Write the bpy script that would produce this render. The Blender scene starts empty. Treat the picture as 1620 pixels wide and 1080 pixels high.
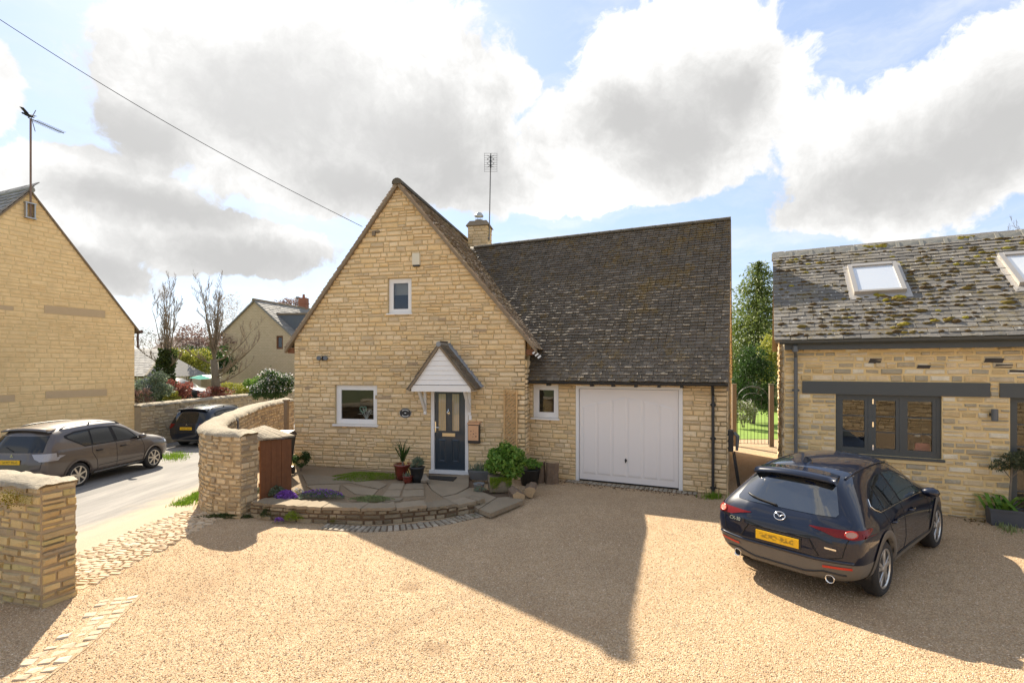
import bpy, bmesh, math, random
import numpy as np
from mathutils import Vector, Matrix
from mathutils.bvhtree import BVHTree
R = random.Random(11)
rng = np.random.default_rng(11)
SC = bpy.context.scene
COL = SC.collection
rad = math.radians

# ------------------------------------------------------------------ camera
H, F, HY = 2.85, 790.0, 580.0            # eye height, focal length and horizon of the photograph (1620 px wide)
cd = bpy.data.cameras.new('camera'); cam = bpy.data.objects.new('camera', cd); COL.objects.link(cam)
cam.location = (0, 0, H); cam.rotation_euler = (rad(90), 0, 0)
cd.sensor_width = 36; cd.lens = 36*F/1620; cd.shift_y = (HY-540)/1620; cd.clip_start = 0.05; cd.clip_end = 2000
SC.camera = cam

# ------------------------------------------------------------------ light
SUN = Vector((-0.53, 1.06, 1.0)).normalized()
sl = bpy.data.lights.new('sun', 'SUN'); so = bpy.data.objects.new('sun', sl); COL.objects.link(so)
sl.energy = 3.0; sl.angle = rad(0.6); sl.color = (1.0, 0.90, 0.74)
so.rotation_euler = SUN.to_track_quat('Z', 'Y').to_euler(); so.location = (-10, 20, 30)
vs = SC.view_settings
vs.view_transform = 'Standard'; vs.look = 'None'; vs.gamma = 1.0; vs.use_curve_mapping = False
vs.exposure = 2.0
SC.render.engine = 'CYCLES'
SC.cycles.use_denoising = True
SC.cycles.max_bounces = 8; SC.cycles.diffuse_bounces = 3; SC.cycles.glossy_bounces = 4
SC.cycles.transparent_max_bounces = 12
SC.cycles.sample_clamp_indirect = 8

def nd(t, typ, props=None, **ins):
    n = t.nodes.new(typ)
    for k, v in (props or {}).items(): setattr(n, k, v)
    for k, v in ins.items():
        key = int(k[1:]) if k[0] == 'i' and k[1:].isdigit() else k.replace('_', ' ')
        s = n.inputs[key]
        if isinstance(v, bpy.types.NodeSocket): t.links.new(v, s)
        else: s.default_value = v
    return n
def mth(t, op, a, b=None, c=None):
    n = t.nodes.new('ShaderNodeMath'); n.operation = op
    for i, v in enumerate((a, b, c)):
        if v is None: continue
        if isinstance(v, bpy.types.NodeSocket): t.links.new(v, n.inputs[i])
        else: n.inputs[i].default_value = v
    return n.outputs[0]
def mixc(t, f, a, b, blend='MIX'):
    n = t.nodes.new('ShaderNodeMix'); n.data_type = 'RGBA'; n.blend_type = blend; n.clamp_factor = True
    for i, v in ((0, f), (6, a), (7, b)):
        s = n.inputs[i]
        if isinstance(v, bpy.types.NodeSocket): t.links.new(v, s)
        elif i == 0: s.default_value = v
        else: s.default_value = (*v, 1) if len(v) == 3 else v
    return n.outputs[2]
def ramp(t, f, stops, interp='LINEAR'):
    n = t.nodes.new('ShaderNodeValToRGB'); n.color_ramp.interpolation = interp
    e = n.color_ramp.elements
    e.remove(e[1]); e[0].position = stops[0][0]; e[0].color = (*stops[0][1], 1)
    for p, c in stops[1:]: e.new(p).color = (*c, 1)
    t.links.new(f, n.inputs[0]); return n.outputs[0]
def sstep(t, v, a, b):
    n = t.nodes.new('ShaderNodeMapRange'); n.interpolation_type = 'SMOOTHSTEP'
    t.links.new(v, n.inputs[0]); n.inputs[1].default_value = a; n.inputs[2].default_value = b
    return n.outputs[0]

# ------------------------------------------------------------------ world: clear-sky model with cumulus
W = bpy.data.worlds.new('World'); SC.world = W; W.use_nodes = True
t = W.node_tree; t.nodes.clear()
sky = nd(t, 'ShaderNodeTexSky', {'sky_type': 'NISHITA', 'sun_disc': False, 'sun_elevation': math.asin(SUN.z),
         'sun_rotation': math.atan2(SUN.x, SUN.y), 'air_density': 1.0, 'dust_density': 0.6, 'ozone_density': 1.2})
tc = nd(t, 'ShaderNodeTexCoord').outputs['Generated']
def pdir(px, py): return Vector(((px-810)/F, 1, (HY-py)/F)).normalized()
warp = nd(t, 'ShaderNodeTexNoise', {'noise_dimensions': '3D'}, Vector=tc, Scale=5.0, Detail=5.0, Roughness=0.6).outputs['Color']
wv = nd(t, 'ShaderNodeVectorMath', {'operation': 'SUBTRACT'}, i0=warp, i1=(0.5, 0.5, 0.5)).outputs[0]
wv = nd(t, 'ShaderNodeVectorMath', {'operation': 'SCALE'}, i0=wv, Scale=0.10).outputs[0]
dirw = nd(t, 'ShaderNodeVectorMath', {'operation': 'ADD'}, i0=tc, i1=wv).outputs[0]
blobs = [(420,175,275,140),(600,175,255,155),(320,70,140,70),(150,300,170,62),(330,385,230,50),(60,430,200,62),(520,290,210,50),
         (720,230,130,110),(820,135,60,42),(930,245,130,100),(1070,150,190,140),(1165,130,120,90),(1010,290,190,50),
         (1480,240,270,150),(1620,150,200,130),(1400,320,200,60),(1300,250,70,60),(-40,120,70,110),(860,300,110,40)]
def blob_field(lst, soft):
    out = None
    for (bx, by, rx, rz) in lst:
        d = pdir(bx, by); k = d.y
        s = nd(t, 'ShaderNodeVectorMath', {'operation': 'SUBTRACT'}, i0=dirw, i1=tuple(d)).outputs[0]
        s = nd(t, 'ShaderNodeVectorMath', {'operation': 'MULTIPLY'}, i0=s, i1=(F/rx/k**1.6, F/rx/k**1.2, F/rz/k)).outputs[0]
        v = mth(t, 'SUBTRACT', 1.0, nd(t, 'ShaderNodeVectorMath', {'operation': 'LENGTH'}, i0=s).outputs['Value'])
        out = v if out is None else mth(t, 'SMOOTH_MAX', out, v, soft)
    return out
dens = blob_field(blobs, 0.25)
shade = blob_field([(450,185,270,130),(640,215,220,110),(560,300,200,50),(1085,225,120,95),(1000,200,90,60),(1180,150,70,70),(1440,270,230,85),(1560,220,160,80),(230,215,140,60),(260,330,200,40),(400,410,200,40),(120,430,200,45),(720,270,130,70)], 0.3)
# everywhere else: the same kind of broken cumulus
gen = nd(t, 'ShaderNodeTexNoise', {}, Vector=tc, Scale=2.2, Detail=6.0, Roughness=0.55).outputs[0]
gen = mth(t, 'MULTIPLY_ADD', gen, 3.0, -1.62)
outy = nd(t, 'ShaderNodeSeparateXYZ', {}, i0=tc)
back = sstep(t, mth(t, 'MULTIPLY_ADD', outy.outputs[2], 0.55, mth(t, 'MULTIPLY', outy.outputs[1], -1.0)), -0.42, -0.12)
gen = mth(t, 'MULTIPLY_ADD', back, 1.6, mth(t, 'SUBTRACT', gen, 1.6))
dens = mth(t, 'MAXIMUM', dens, gen)
fine = nd(t, 'ShaderNodeTexNoise', {}, Vector=dirw, Scale=8.0, Detail=12.0, Roughness=0.64).outputs[0]
dens2 = mth(t, 'MULTIPLY_ADD', fine, 1.15, mth(t, 'SUBTRACT', dens, 0.52))
mask = sstep(t, dens2, 0.05, 0.20)
wisp = nd(t, 'ShaderNodeTexNoise', {}, Vector=nd(t, 'ShaderNodeVectorMath', {'operation': 'MULTIPLY'}, i0=dirw, i1=(2.0, 2.0, 9.0)).outputs[0], Scale=1.6, Detail=7.0, Roughness=0.6).outputs[0]
wisp = mth(t, 'MULTIPLY', sstep(t, wisp, 0.42, 0.8), 0.55)
mask = mth(t, 'MAXIMUM', mask, wisp)
core = nd(t, 'ShaderNodeTexNoise', {}, Vector=dirw, Scale=5.5, Detail=6.0, Roughness=0.58).outputs[0]
shade = mth(t, 'MAXIMUM', shade, mth(t, 'MULTIPLY_ADD', back, 1.2, mth(t, 'SUBTRACT', gen, 1.45)))
billow = nd(t, 'ShaderNodeTexNoise', {}, Vector=dirw, Scale=13.0, Detail=12.0, Roughness=0.66).outputs[0]
core = mth(t, 'MULTIPLY_ADD', billow, 0.95, mth(t, 'SUBTRACT', core, 0.475))
thick = sstep(t, mth(t, 'MULTIPLY_ADD', core, 1.5, mth(t, 'SUBTRACT', shade, 0.80)), -0.72, 0.85)
ccol = ramp(t, thick, [(0.0, (2.95, 2.93, 2.88)), (0.28, (2.58, 2.56, 2.52)), (0.58, (2.1, 2.085, 2.05)), (1.0, (1.62, 1.61, 1.59))])
sunv = nd(t, 'ShaderNodeVectorMath', {'operation': 'DOT_PRODUCT'}, i0=tc, i1=tuple(SUN)).outputs['Value']
glow = mth(t, 'MULTIPLY', sstep(t, sunv, 0.90, 1.0), 0.4)
ccol = mixc(t, 1.0, ccol, nd(t, 'ShaderNodeCombineXYZ', {}, i0=glow, i1=glow, i2=glow).outputs[0], 'ADD')
skyc = mixc(t, 0.8, sky.outputs[0], (1.16, 1.42, 1.98))
c = mixc(t, mask, skyc, ccol)
bg = nd(t, 'ShaderNodeBackground', {}, Color=c, Strength=0.1)
t.links.new(bg.outputs[0], nd(t, 'ShaderNodeOutputWorld').inputs[0])
try: W.cycles.sampling_method = 'MANUAL'; W.cycles.sample_map_resolution = 512
except Exception: pass

# ------------------------------------------------------------------ geometry helpers
def P(px, py, Y): return Vector(((px-810)/F*Y, Y, H-(py-HY)/F*Y))
def G(px, py, z=0.0):
    Y = (H-z)*F/(py-HY); return Vector(((px-810)/F*Y, Y, z))
def sm(a): a = min(1, max(0, a)); return a*a*(3-2*a)
def gz(x, y):
    k = sm((-x-5.6)/5.0)
    return -0.42*k - 0.02*max(0, min(y, 60)-14)*k
class MB:
    def __init__(s): s.v = []; s.f = []
    def add(s, vs, fs):
        o = len(s.v); s.v += [tuple(v) for v in vs]; s.f += [tuple(i+o for i in f) for f in fs]; return s
    def hexa(s, c):      # eight corners: bottom four, top four
        return s.add(c, [(3,2,1,0),(4,5,6,7),(0,1,5,4),(1,2,6,5),(2,3,7,6),(3,0,4,7)])
    def box(s, c, sz, M=None):
        x, y, z = [k/2 for k in sz]; c = Vector(c)
        q = [Vector(p) for p in ((-x,-y,-z),(x,-y,-z),(x,y,-z),(-x,y,-z),(-x,-y,z),(x,-y,z),(x,y,z),(-x,y,z))]
        return s.hexa([(M @ p if M else p)+c for p in q])
    def fbox(s, fr, s0, s1, d0, d1, z0, z1):
        return s.hexa([fr.W(a, b, z) for z in (z0, z1) for a, b in ((s0,d0),(s1,d0),(s1,d1),(s0,d1))])
    def prism(s, pts, vec):
        n = len(pts); vec = Vector(vec); a = [Vector(p) for p in pts]
        return s.add(a+[p+vec for p in a], [tuple(range(n))[::-1], tuple(range(n, 2*n))]+[(i, (i+1) % n, n+(i+1) % n, n+i) for i in range(n)])
    def tube(s, pts, r, n=6, closed=False):
        pts = [Vector(p) for p in pts]; m = len(pts)
        rr = r if isinstance(r, (list, tuple)) else [r]*m
        vs, fs, up = [], [], None
        for i, p in enumerate(pts):
            a = pts[(i-1) % m] if closed or i > 0 else p; b = pts[(i+1) % m] if closed or i < m-1 else p
            tg = (b-a).normalized() if (b-a).length > 1e-9 else Vector((0,0,1))
            if up is None: up = tg.orthogonal().normalized()
            up = (up-tg*up.dot(tg)); up = up.normalized() if up.length > 1e-6 else tg.orthogonal().normalized()
            sd = tg.cross(up)
            for k in range(n):
                an = 2*math.pi*k/n; vs.append(p+(up*math.cos(an)+sd*math.sin(an))*rr[i])
        for i in range(m if closed else m-1):
            j = (i+1) % m
            for k in range(n): fs.append((i*n+k, i*n+(k+1) % n, j*n+(k+1) % n, j*n+k))
        if not closed: fs += [tuple(range(n))[::-1], tuple((m-1)*n+k for k in range(n))]
        return s.add(vs, fs)
    def lathe(s, prof, c=(0,0,0), n=16, M=None):
        c = Vector(c); vs, fs = [], []
        for (r, z) in prof:
            for k in range(n):
                a = 2*math.pi*k/n; p = Vector((r*math.cos(a), r*math.sin(a), z)); vs.append((M @ p if M else p)+c)
        for i in range(len(prof)-1):
            for k in range(n): fs.append((i*n+k, i*n+(k+1) % n, (i+1)*n+(k+1) % n, (i+1)*n+k))
        if prof[0][0] > 1e-4: fs.append(tuple(range(n))[::-1])
        if prof[-1][0] > 1e-4: fs.append(tuple((len(prof)-1)*n+k for k in range(n)))
        return s.add(vs, fs)
def mesh(name, v, f, smooth=False):
    m = bpy.data.meshes.new(name); m.from_pydata([tuple(x) for x in v], [], f); m.update()
    if smooth: m.shade_smooth()
    return m
def fastmesh(name, V, Fq, k, smooth=False):     # V (n,3), faces (m,k) as arrays
    m = bpy.data.meshes.new(name); V = np.asarray(V, np.float32); Fq = np.asarray(Fq, np.int32)
    m.vertices.add(len(V)); m.vertices.foreach_set('co', V.ravel())
    m.loops.add(Fq.size); m.loops.foreach_set('vertex_index', Fq.ravel())
    m.polygons.add(len(Fq)); m.polygons.foreach_set('loop_start', np.arange(0, Fq.size, k, dtype=np.int32))
    m.polygons.foreach_set('loop_total', np.full(len(Fq), k, np.int32))
    m.update(calc_edges=True); m.validate()
    m.shade_smooth() if smooth else m.shade_flat()
    return m
WM = {}
def link(name, data, mat=None, parent=None, local=False):
    o = bpy.data.objects.new(name, data); COL.objects.link(o)
    if mat is not None and data is not None and len(data.materials) == 0: data.materials.append(mat)
    if parent is not None:
        o.parent = parent
        w = WM.get(parent.name)
        if w is not None and not local: o.matrix_parent_inverse = w.inverted()
    return o
def obj(name, mb, mat=None, parent=None, smooth=False, local=False):
    return link(name, mesh(name, mb.v, mb.f, smooth), mat, parent, local)
def tag(o, label=None, cat=None, group=None, kind=None):
    for k, v in (('label', label), ('category', cat), ('group', group), ('kind', kind)):
        if v: o[k] = v
    return o
def thing(name, label, cat, loc=(0,0,0), group=None, rz=0):
    o = bpy.data.objects.new(name, None); COL.objects.link(o); o.location = loc; o.rotation_euler = (0, 0, rz)
    o.empty_display_size = 0.2
    WM[o.name] = Matrix.Translation(Vector(loc)) @ Matrix.Rotation(rz, 4, 'Z')
    return tag(o, label, cat, group)
def struct(name, data, mat): return tag(link(name, data, mat), kind='structure')
class Frame:       # a wall: s runs left to right along it, d into the building, z up
    def __init__(f, O, ang=None, u=None):
        f.O = Vector((O[0], O[1], 0)); f.u = Vector((math.cos(ang), math.sin(ang), 0)) if u is None else Vector((u[0], u[1], 0)).normalized()
        f.n = Vector((-f.u.y, f.u.x, 0))
    def W(f, s, d, z): return f.O+f.u*s+f.n*d+Vector((0, 0, z))
    def s(f, px, d=0.0):
        k = (px-810)/F; o = f.O+f.n*d
        return (k*o.y-o.x)/(f.u.x-k*f.u.y)
    def sz(f, px, py, d=0.0):
        a = f.s(px, d); p = f.W(a, d, 0); return a, H-(py-HY)/F*p.y

# ------------------------------------------------------------------ materials
def newmat(name):
    m = bpy.data.materials.new(name); m.use_nodes = True
    return m, m.node_tree, m.node_tree.nodes['Principled BSDF']
def setb(b, **k):
    for n, v in k.items(): b.inputs[n.replace('_', ' ')].default_value = v
def pos(t): return nd(t, 'ShaderNodeNewGeometry').outputs['Position']
def rnd(t):
    a = nd(t, 'ShaderNodeObjectInfo').outputs['Random']; b = nd(t, 'ShaderNodeNewGeometry').outputs['Random Per Island']
    return mth(t, 'FRACT', mth(t, 'ADD', a, b))
def bump(t, b, h, strength=0.5, dist=0.01):
    n = nd(t, 'ShaderNodeBump', {}, Strength=strength, Distance=dist, Height=h); t.links.new(n.outputs[0], b.inputs['Normal'])
def mat(name, col, rough=0.6, metal=0.0, var=0.12, scale=6.0, bmp=0.0, bscale=60.0, coat=0.0, spec=0.5, objs=False, rv=0.0):
    m, t, b = newmat(name)
    co = nd(t, 'ShaderNodeTexCoord').outputs['Object'] if objs else pos(t)
    n = nd(t, 'ShaderNodeTexNoise', {}, Vector=co, Scale=scale, Detail=6.0, Roughness=0.65).outputs[0]
    f = mth(t, 'MULTIPLY_ADD', n, 2*var, 1-var)
    if rv: f = mth(t, 'MULTIPLY', f, mth(t, 'MULTIPLY_ADD', rnd(t), 2*rv, 1-rv))
    c = nd(t, 'ShaderNodeVectorMath', {'operation': 'SCALE'}, i0=tuple(col), Scale=f).outputs[0]
    t.links.new(c, b.inputs['Base Color'])
    setb(b, Roughness=rough, Metallic=metal, Coat_Weight=coat, Specular_IOR_Level=spec)
    if coat: setb(b, Coat_Roughness=0.03)
    if bmp: bump(t, b, nd(t, 'ShaderNodeTexNoise', {}, Vector=co, Scale=bscale, Detail=5.0).outputs[0], bmp)
    return m
def stone_mat(name, cols, stain=None, stain_amt=0.5, grain=0.18, bmp=0.6, fr=1.0, moss=None):
    m, t, b = newmat(name); r = rnd(t); p = pos(t)
    k = len(cols); c = ramp(t, r, [(i/k, c) for i, c in enumerate(cols)], 'CONSTANT')
    n1 = nd(t, 'ShaderNodeTexNoise', {}, Vector=p, Scale=34.0*fr, Detail=6.0, Roughness=0.7).outputs[0]
    n2 = nd(t, 'ShaderNodeTexNoise', {}, Vector=p, Scale=5.0*fr, Detail=4.0, Roughness=0.6).outputs[0]
    n3 = nd(t, 'ShaderNodeTexNoise', {}, Vector=p, Scale=0.55, Detail=3.0).outputs[0]
    f = mth(t, 'MULTIPLY_ADD', n1, 2*grain, 1-grain)
    f = mth(t, 'MULTIPLY', f, mth(t, 'MULTIPLY_ADD', n2, 0.5, 0.75))
    f = mth(t, 'MULTIPLY', f, mth(t, 'MULTIPLY_ADD', n3, 0.36, 0.82))
    c = mixc(t, 1.0, c, nd(t, 'ShaderNodeCombineXYZ', {}, i0=f, i1=f, i2=f).outputs[0], 'MULTIPLY')
    if stain: c = mixc(t, mth(t, 'MULTIPLY', sstep(t, mth(t, 'MULTIPLY_ADD', n1, 0.4, n2), 0.78, 0.98), stain_amt), c, stain)
    if moss:
        n4 = nd(t, 'ShaderNodeTexNoise', {}, Vector=p, Scale=3.2, Detail=8.0, Roughness=0.7).outputs[0]
        c = mixc(t, mth(t, 'MULTIPLY', sstep(t, n4, 0.56, 0.68), moss[1]), c, moss[0])
    t.links.new(c, b.inputs['Base Color']); setb(b, Roughness=0.92, Specular_IOR_Level=0.25)
    bump(t, b, mth(t, 'ADD', n1, mth(t, 'MULTIPLY', n2, 1.5)), bmp, 0.02)
    return m
def leaf_mat(name, cols, rough=0.5, trans=0.35):
    m, t, b = newmat(name); r = rnd(t)
    k = len(cols); c = ramp(t, r, [(i/max(1, k-1), c) for i, c in enumerate(cols)])
    t.links.new(c, b.inputs['Base Color']); setb(b, Roughness=rough, Specular_IOR_Level=0.35)
    tr = nd(t, 'ShaderNodeBsdfTranslucent', {}, Color=c)
    mx = nd(t, 'ShaderNodeMixShader', {}, i0=trans, i1=b.outputs[0], i2=tr.outputs[0])
    t.links.new(mx.outputs[0], t.nodes['Material Output'].inputs[0]); return m
def glass_mat(name, tint=(0.9, 0.95, 0.93), refl=1.0, dark=None, rough=0.0):
    m, t, b = newmat(name); out = t.nodes['Material Output']
    if dark is not None:
        setb(b, Base_Color=(*dark, 1), Roughness=0.02+rough, Specular_IOR_Level=0.8, Coat_Weight=1.0, Coat_Roughness=0.01, Coat_IOR=1.9); return m
    tr = nd(t, 'ShaderNodeBsdfTransparent', {}, Color=(*tint, 1)); gl = nd(t, 'ShaderNodeBsdfGlossy', {}, Roughness=rough)
    fr = nd(t, 'ShaderNodeFresnel', {}, IOR=1.5)
    f = mth(t, 'MINIMUM', mth(t, 'MULTIPLY', fr.outputs[0], 2.3*refl), 1.0)
    t.links.new(nd(t, 'ShaderNodeMixShader', {}, i0=f, i1=tr.outputs[0], i2=gl.outputs[0]).outputs[0], out.inputs[0]); return m
M = {}
M['cot_stone'] = stone_mat('honey_rubble_stone', [(0.775,0.572,0.328),(0.734,0.536,0.296),(0.806,0.614,0.369),(0.755,0.546,0.290),(0.785,0.593,0.348),(0.765,0.567,0.322),(0.816,0.635,0.400),(0.714,0.531,0.306),(0.785,0.562,0.290),(0.612,0.469,0.290),(0.770,0.572,0.333),(0.796,0.598,0.353)], stain=(.30,.23,.14), stain_amt=.5, bmp=1.0)
M['cot_mortar'] = mat('sandy_mortar', (0.500,0.382,0.213), .95, var=.2, bmp=.4)
M['ash_stone'] = stone_mat('smooth_ochre_stone', [(0.836,0.604,0.306),(0.821,0.589,0.295),(0.847,0.619,0.321),(0.831,0.598,0.306),(0.806,0.572,0.285),(0.841,0.609,0.311)], stain=(.62,.44,.24), stain_amt=.2, grain=.05, bmp=.18)
M['ash_mortar'] = mat('ochre_mortar', (0.683,0.502,0.250), .95, var=.15, bmp=.2)
M['ash_band'] = mat('brown_sandstone_band', (0.550,0.402,0.235), .9, var=.08, bmp=.2)
M['barn_stone'] = stone_mat('barn_rubble_stone', [(0.632,0.492,0.296),(0.510,0.417,0.275),(0.694,0.546,0.337),(0.449,0.369,0.245),(0.612,0.449,0.235),(0.673,0.556,0.377),(0.408,0.353,0.250),(0.643,0.514,0.316),(0.561,0.417,0.214),(0.734,0.642,0.469)], stain=(.74,.66,.54), stain_amt=.4)
M['barn_mortar'] = mat('buff_lime_mortar', (0.694,0.513,0.250), .95, var=.15, bmp=.35)
M['black_stone'] = mat('blackened_stone', (.06,.052,.045), .9, var=.4, bmp=.5)
M['wall_stone'] = stone_mat('weathered_field_stone', [(0.540,0.416,0.252),(0.480,0.370,0.222),(0.580,0.456,0.282),(0.420,0.324,0.202),(0.530,0.416,0.268),(0.600,0.476,0.303),(0.340,0.268,0.181),(0.500,0.374,0.212)], stain=(.16,.13,.09), stain_amt=.5, moss=((.22,.19,.06), .28))
M['wall_mortar'] = mat('grey_buff_mortar', (.37,.28,.17), .95, var=.3, bmp=.5)
M['pier_stone'] = stone_mat('lichened_pier_stone', [(0.580,0.432,0.206),(0.520,0.381,0.196),(0.620,0.466,0.235),(0.450,0.331,0.167),(0.540,0.421,0.245),(0.360,0.280,0.176),(0.580,0.421,0.186),(0.480,0.391,0.176)], stain=(.17,.135,.085), stain_amt=.8, moss=((.30,.26,.06), .35))
M['coping'] = stone_mat('lichen_mortar_coping', [(.39,.33,.245),(.37,.315,.23),(.41,.35,.26)], stain=(.22,.185,.125), stain_amt=.8, grain=.3, moss=((.25,.22,.15), .6), bmp=1.5)
M['sett'] = stone_mat('pale_limestone_sett', [(.56,.44,.30),(.52,.40,.265),(.60,.49,.35),(.48,.36,.235),(.55,.42,.28)], stain=(.40,.29,.18), stain_amt=.6)
M['grey_sett'] = stone_mat('grey_stone_sett', [(.34,.29,.22),(.28,.24,.18),(.40,.34,.26),(.30,.25,.18)], stain=(.15,.13,.08), stain_amt=.5, moss=((.12,.12,.04), .5))
M['flag'] = stone_mat('worn_grey_flagstone', [(0.273,0.217,0.147),(0.238,0.191,0.130),(0.299,0.239,0.164),(0.255,0.204,0.139)], stain=(.17,.15,.11), stain_amt=.5, fr=.5)
def tile_mat(name, cols, moss1, moss2, m_amt, lichen, edge=0.0, mscale=5.0):
    m, t, b = newmat(name); r = rnd(t); p = pos(t); k = len(cols)
    c = ramp(t, r, [(i/k, c) for i, c in enumerate(cols)], 'CONSTANT')
    n1 = nd(t, 'ShaderNodeTexNoise', {}, Vector=p, Scale=22.0, Detail=6.0, Roughness=0.75).outputs[0]
    n2 = nd(t, 'ShaderNodeTexNoise', {}, Vector=p, Scale=mscale, Detail=8.0, Roughness=0.75).outputs[0]
    n3 = nd(t, 'ShaderNodeTexNoise', {}, Vector=p, Scale=1.1, Detail=4.0, Roughness=0.6).outputs[0]
    f = mth(t, 'MULTIPLY_ADD', n1, 1.0, 0.5)
    c = mixc(t, 1.0, c, nd(t, 'ShaderNodeCombineXYZ', {}, i0=f, i1=f, i2=f).outputs[0], 'MULTIPLY')
    mm = sstep(t, mth(t, 'ADD', mth(t, 'MULTIPLY', n2, 0.7), mth(t, 'MULTIPLY', n3, 0.5)), 0.60, 0.74)
    mc = mixc(t, sstep(t, n1, 0.4, 0.62), moss1, moss2)
    c = mixc(t, mth(t, 'MULTIPLY', mm, m_amt), c, mc)
    vo = nd(t, 'ShaderNodeTexVoronoi', {}, Vector=p, Scale=9.0)
    sp = mth(t, 'MULTIPLY', mth(t, 'LESS_THAN', vo.outputs['Distance'], 0.17), mth(t, 'GREATER_THAN', nd(t, 'ShaderNodeSeparateXYZ', {}, i0=vo.outputs['Color']).outputs[0], 0.72))
    c = mixc(t, mth(t, 'MULTIPLY', sp, lichen), c, (.62,.60,.54))
    t.links.new(c, b.inputs['Base Color']); setb(b, Roughness=0.72, Specular_IOR_Level=0.4)
    bump(t, b, mth(t, 'ADD', n1, n2), 0.7, 0.012); return m
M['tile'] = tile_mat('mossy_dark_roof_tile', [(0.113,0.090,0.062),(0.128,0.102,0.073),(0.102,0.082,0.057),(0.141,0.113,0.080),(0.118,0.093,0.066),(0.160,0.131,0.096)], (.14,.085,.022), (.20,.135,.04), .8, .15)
M['tile2'] = tile_mat('sunlight_tinted_roof_tile', [(.34,.25,.16),(.28,.20,.13),(.40,.31,.21),(.24,.175,.12)], (.28,.19,.05), (.20,.16,.04), .5, .5)  # gable roof tiles: glancing sunlight put into the lighter brown
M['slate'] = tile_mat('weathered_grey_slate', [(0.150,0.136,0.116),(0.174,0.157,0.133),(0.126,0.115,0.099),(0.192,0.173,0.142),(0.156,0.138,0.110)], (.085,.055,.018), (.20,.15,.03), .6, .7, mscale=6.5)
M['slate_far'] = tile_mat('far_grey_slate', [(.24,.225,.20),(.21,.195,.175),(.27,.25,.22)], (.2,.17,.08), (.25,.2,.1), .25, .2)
M['ridge'] = mat('grey_concrete_ridge', (.27,.255,.21), .9, var=.3, scale=9, bmp=.4)
M['ridge_dark'] = mat('dark_mossy_ridge', (.10,.085,.06), .9, var=.5, scale=12, bmp=.5)
M['verge'] = mat('verge_mortar', (.23,.175,.115), .95, var=.35, scale=14, bmp=.5)
M['lead'] = mat('lead_flashing', (.24,.25,.26), .45, metal=.35, var=.25, bmp=.2)
M['lead_bright'] = mat('bright_lead', (.62,.64,.66), .35, metal=.4, var=.1)
M['upvc'] = mat('white_upvc', (.78,.76,.73), .35, var=.02)
M['gdoor'] = mat('white_garage_door_paint', (.79,.73,.68), .4, var=.025, scale=2)
M['navy_door'] = mat('dark_blue_grey_door', (.022,.037,.052), .35, var=.15, coat=.3)
M['anth'] = mat('anthracite_paint', (.060,.066,.064), .5, var=.06)
M['black_plastic'] = mat('black_plastic', (.018,.018,.019), .45, var=.2)
M['dark_pipe'] = mat('dark_cast_gutter', (.022,.024,.026), .45, var=.3)
M['grey_pipe'] = mat('grey_downpipe', (.115,.12,.12), .45, var=.1)
M['steel'] = mat('galvanised_steel', (.42,.42,.41), .4, metal=.8, var=.15)
M['chrome'] = mat('polished_chrome', (.75,.75,.74), .12, metal=1.0, var=.03)
M['dull_metal'] = mat('dull_aerial_metal', (.20,.19,.18), .5, metal=.6, var=.2)
M['pale_wood'] = mat('pale_softwood', (.60,.38,.17), .8, var=.2, scale=18)
M['brown_wood'] = mat('stained_brown_timber', (.17,.068,.026), .75, var=.35, scale=11, bmp=.3)
M['post_wood'] = mat('weathered_post_timber', (.20,.15,.10), .85, var=.3, scale=12, bmp=.3)
M['bark'] = mat('grey_brown_bark', (.20,.16,.115), .95, var=.45, scale=14, bmp=.8)
M['bark2'] = mat('olive_brown_bark', (.19,.155,.105), .95, var=.4, scale=14, bmp=.8)
M['log'] = mat('split_log_bark', (0.184,0.126,0.081), .95, var=.5, scale=16, bmp=1.0)
M['log_end'] = mat('cut_log_end', (.42,.30,.17), .9, var=.35, scale=25, bmp=.4)
M['copper'] = mat('pink_copper_box', (.62,.36,.20), .45, metal=.25, var=.06)
M['parcel'] = M['copper']
M['white'] = mat('white_paint', (.8,.79,.76), .4, var=.03)
M['cream'] = mat('cream_plastic', (.66,.60,.46), .45, var=.05)
M['brass'] = mat('pale_brass', (.72,.58,.36), .3, metal=.7, var=.05)
M['glass'] = glass_mat('clear_window_glass')
M['frost'] = glass_mat('leaded_door_glass', dark=(.26,.215,.14), rough=.12)
M['weathered'] = mat('dark_weathered_stone', (.38,.28,.17), .95, var=.5, scale=18, bmp=.5)
M['sky_glass'] = glass_mat('rooflight_glass', dark=(.55,.57,.58), rough=.12)
M['room'] = mat('dim_room_wall', (.075,.065,.05), .9, var=.1)
M['blind'] = mat('grey_roller_blind', (.33,.30,.26), .8, var=.05)
M['soil'] = mat('dark_soil', (.13,.085,.05), .98, var=.5, scale=20, bmp=1.0)
M['bed'] = mat('gravelly_bed_soil', (.24,.175,.105), .98, var=.5, scale=26, bmp=1.0, bscale=90)
M['redpot'] = mat('ox_red_glaze', (.15,.022,.014), .18, var=.35, scale=8, coat=.6)
M['blackpot'] = mat('black_glazed_pot', (.016,.018,.02), .3, var=.2)
M['greypot'] = mat('blue_grey_pot', (.17,.18,.18), .6, var=.15)
M['planter'] = mat('slate_grey_planter', (.075,.08,.09), .6, var=.15)
M['trough'] = stone_mat('mossy_trough_stone', [(.30,.245,.16),(.24,.195,.13),(.35,.285,.19),(.20,.16,.105)], stain=(.10,.08,.05), stain_amt=.6, moss=((.11,.105,.02), .95), bmp=1.2)
M['boulder'] = stone_mat('boulder_stone', [(.36,.30,.22),(.30,.25,.19),(.40,.33,.24)], stain=(.18,.15,.1), stain_amt=.5)
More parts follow.
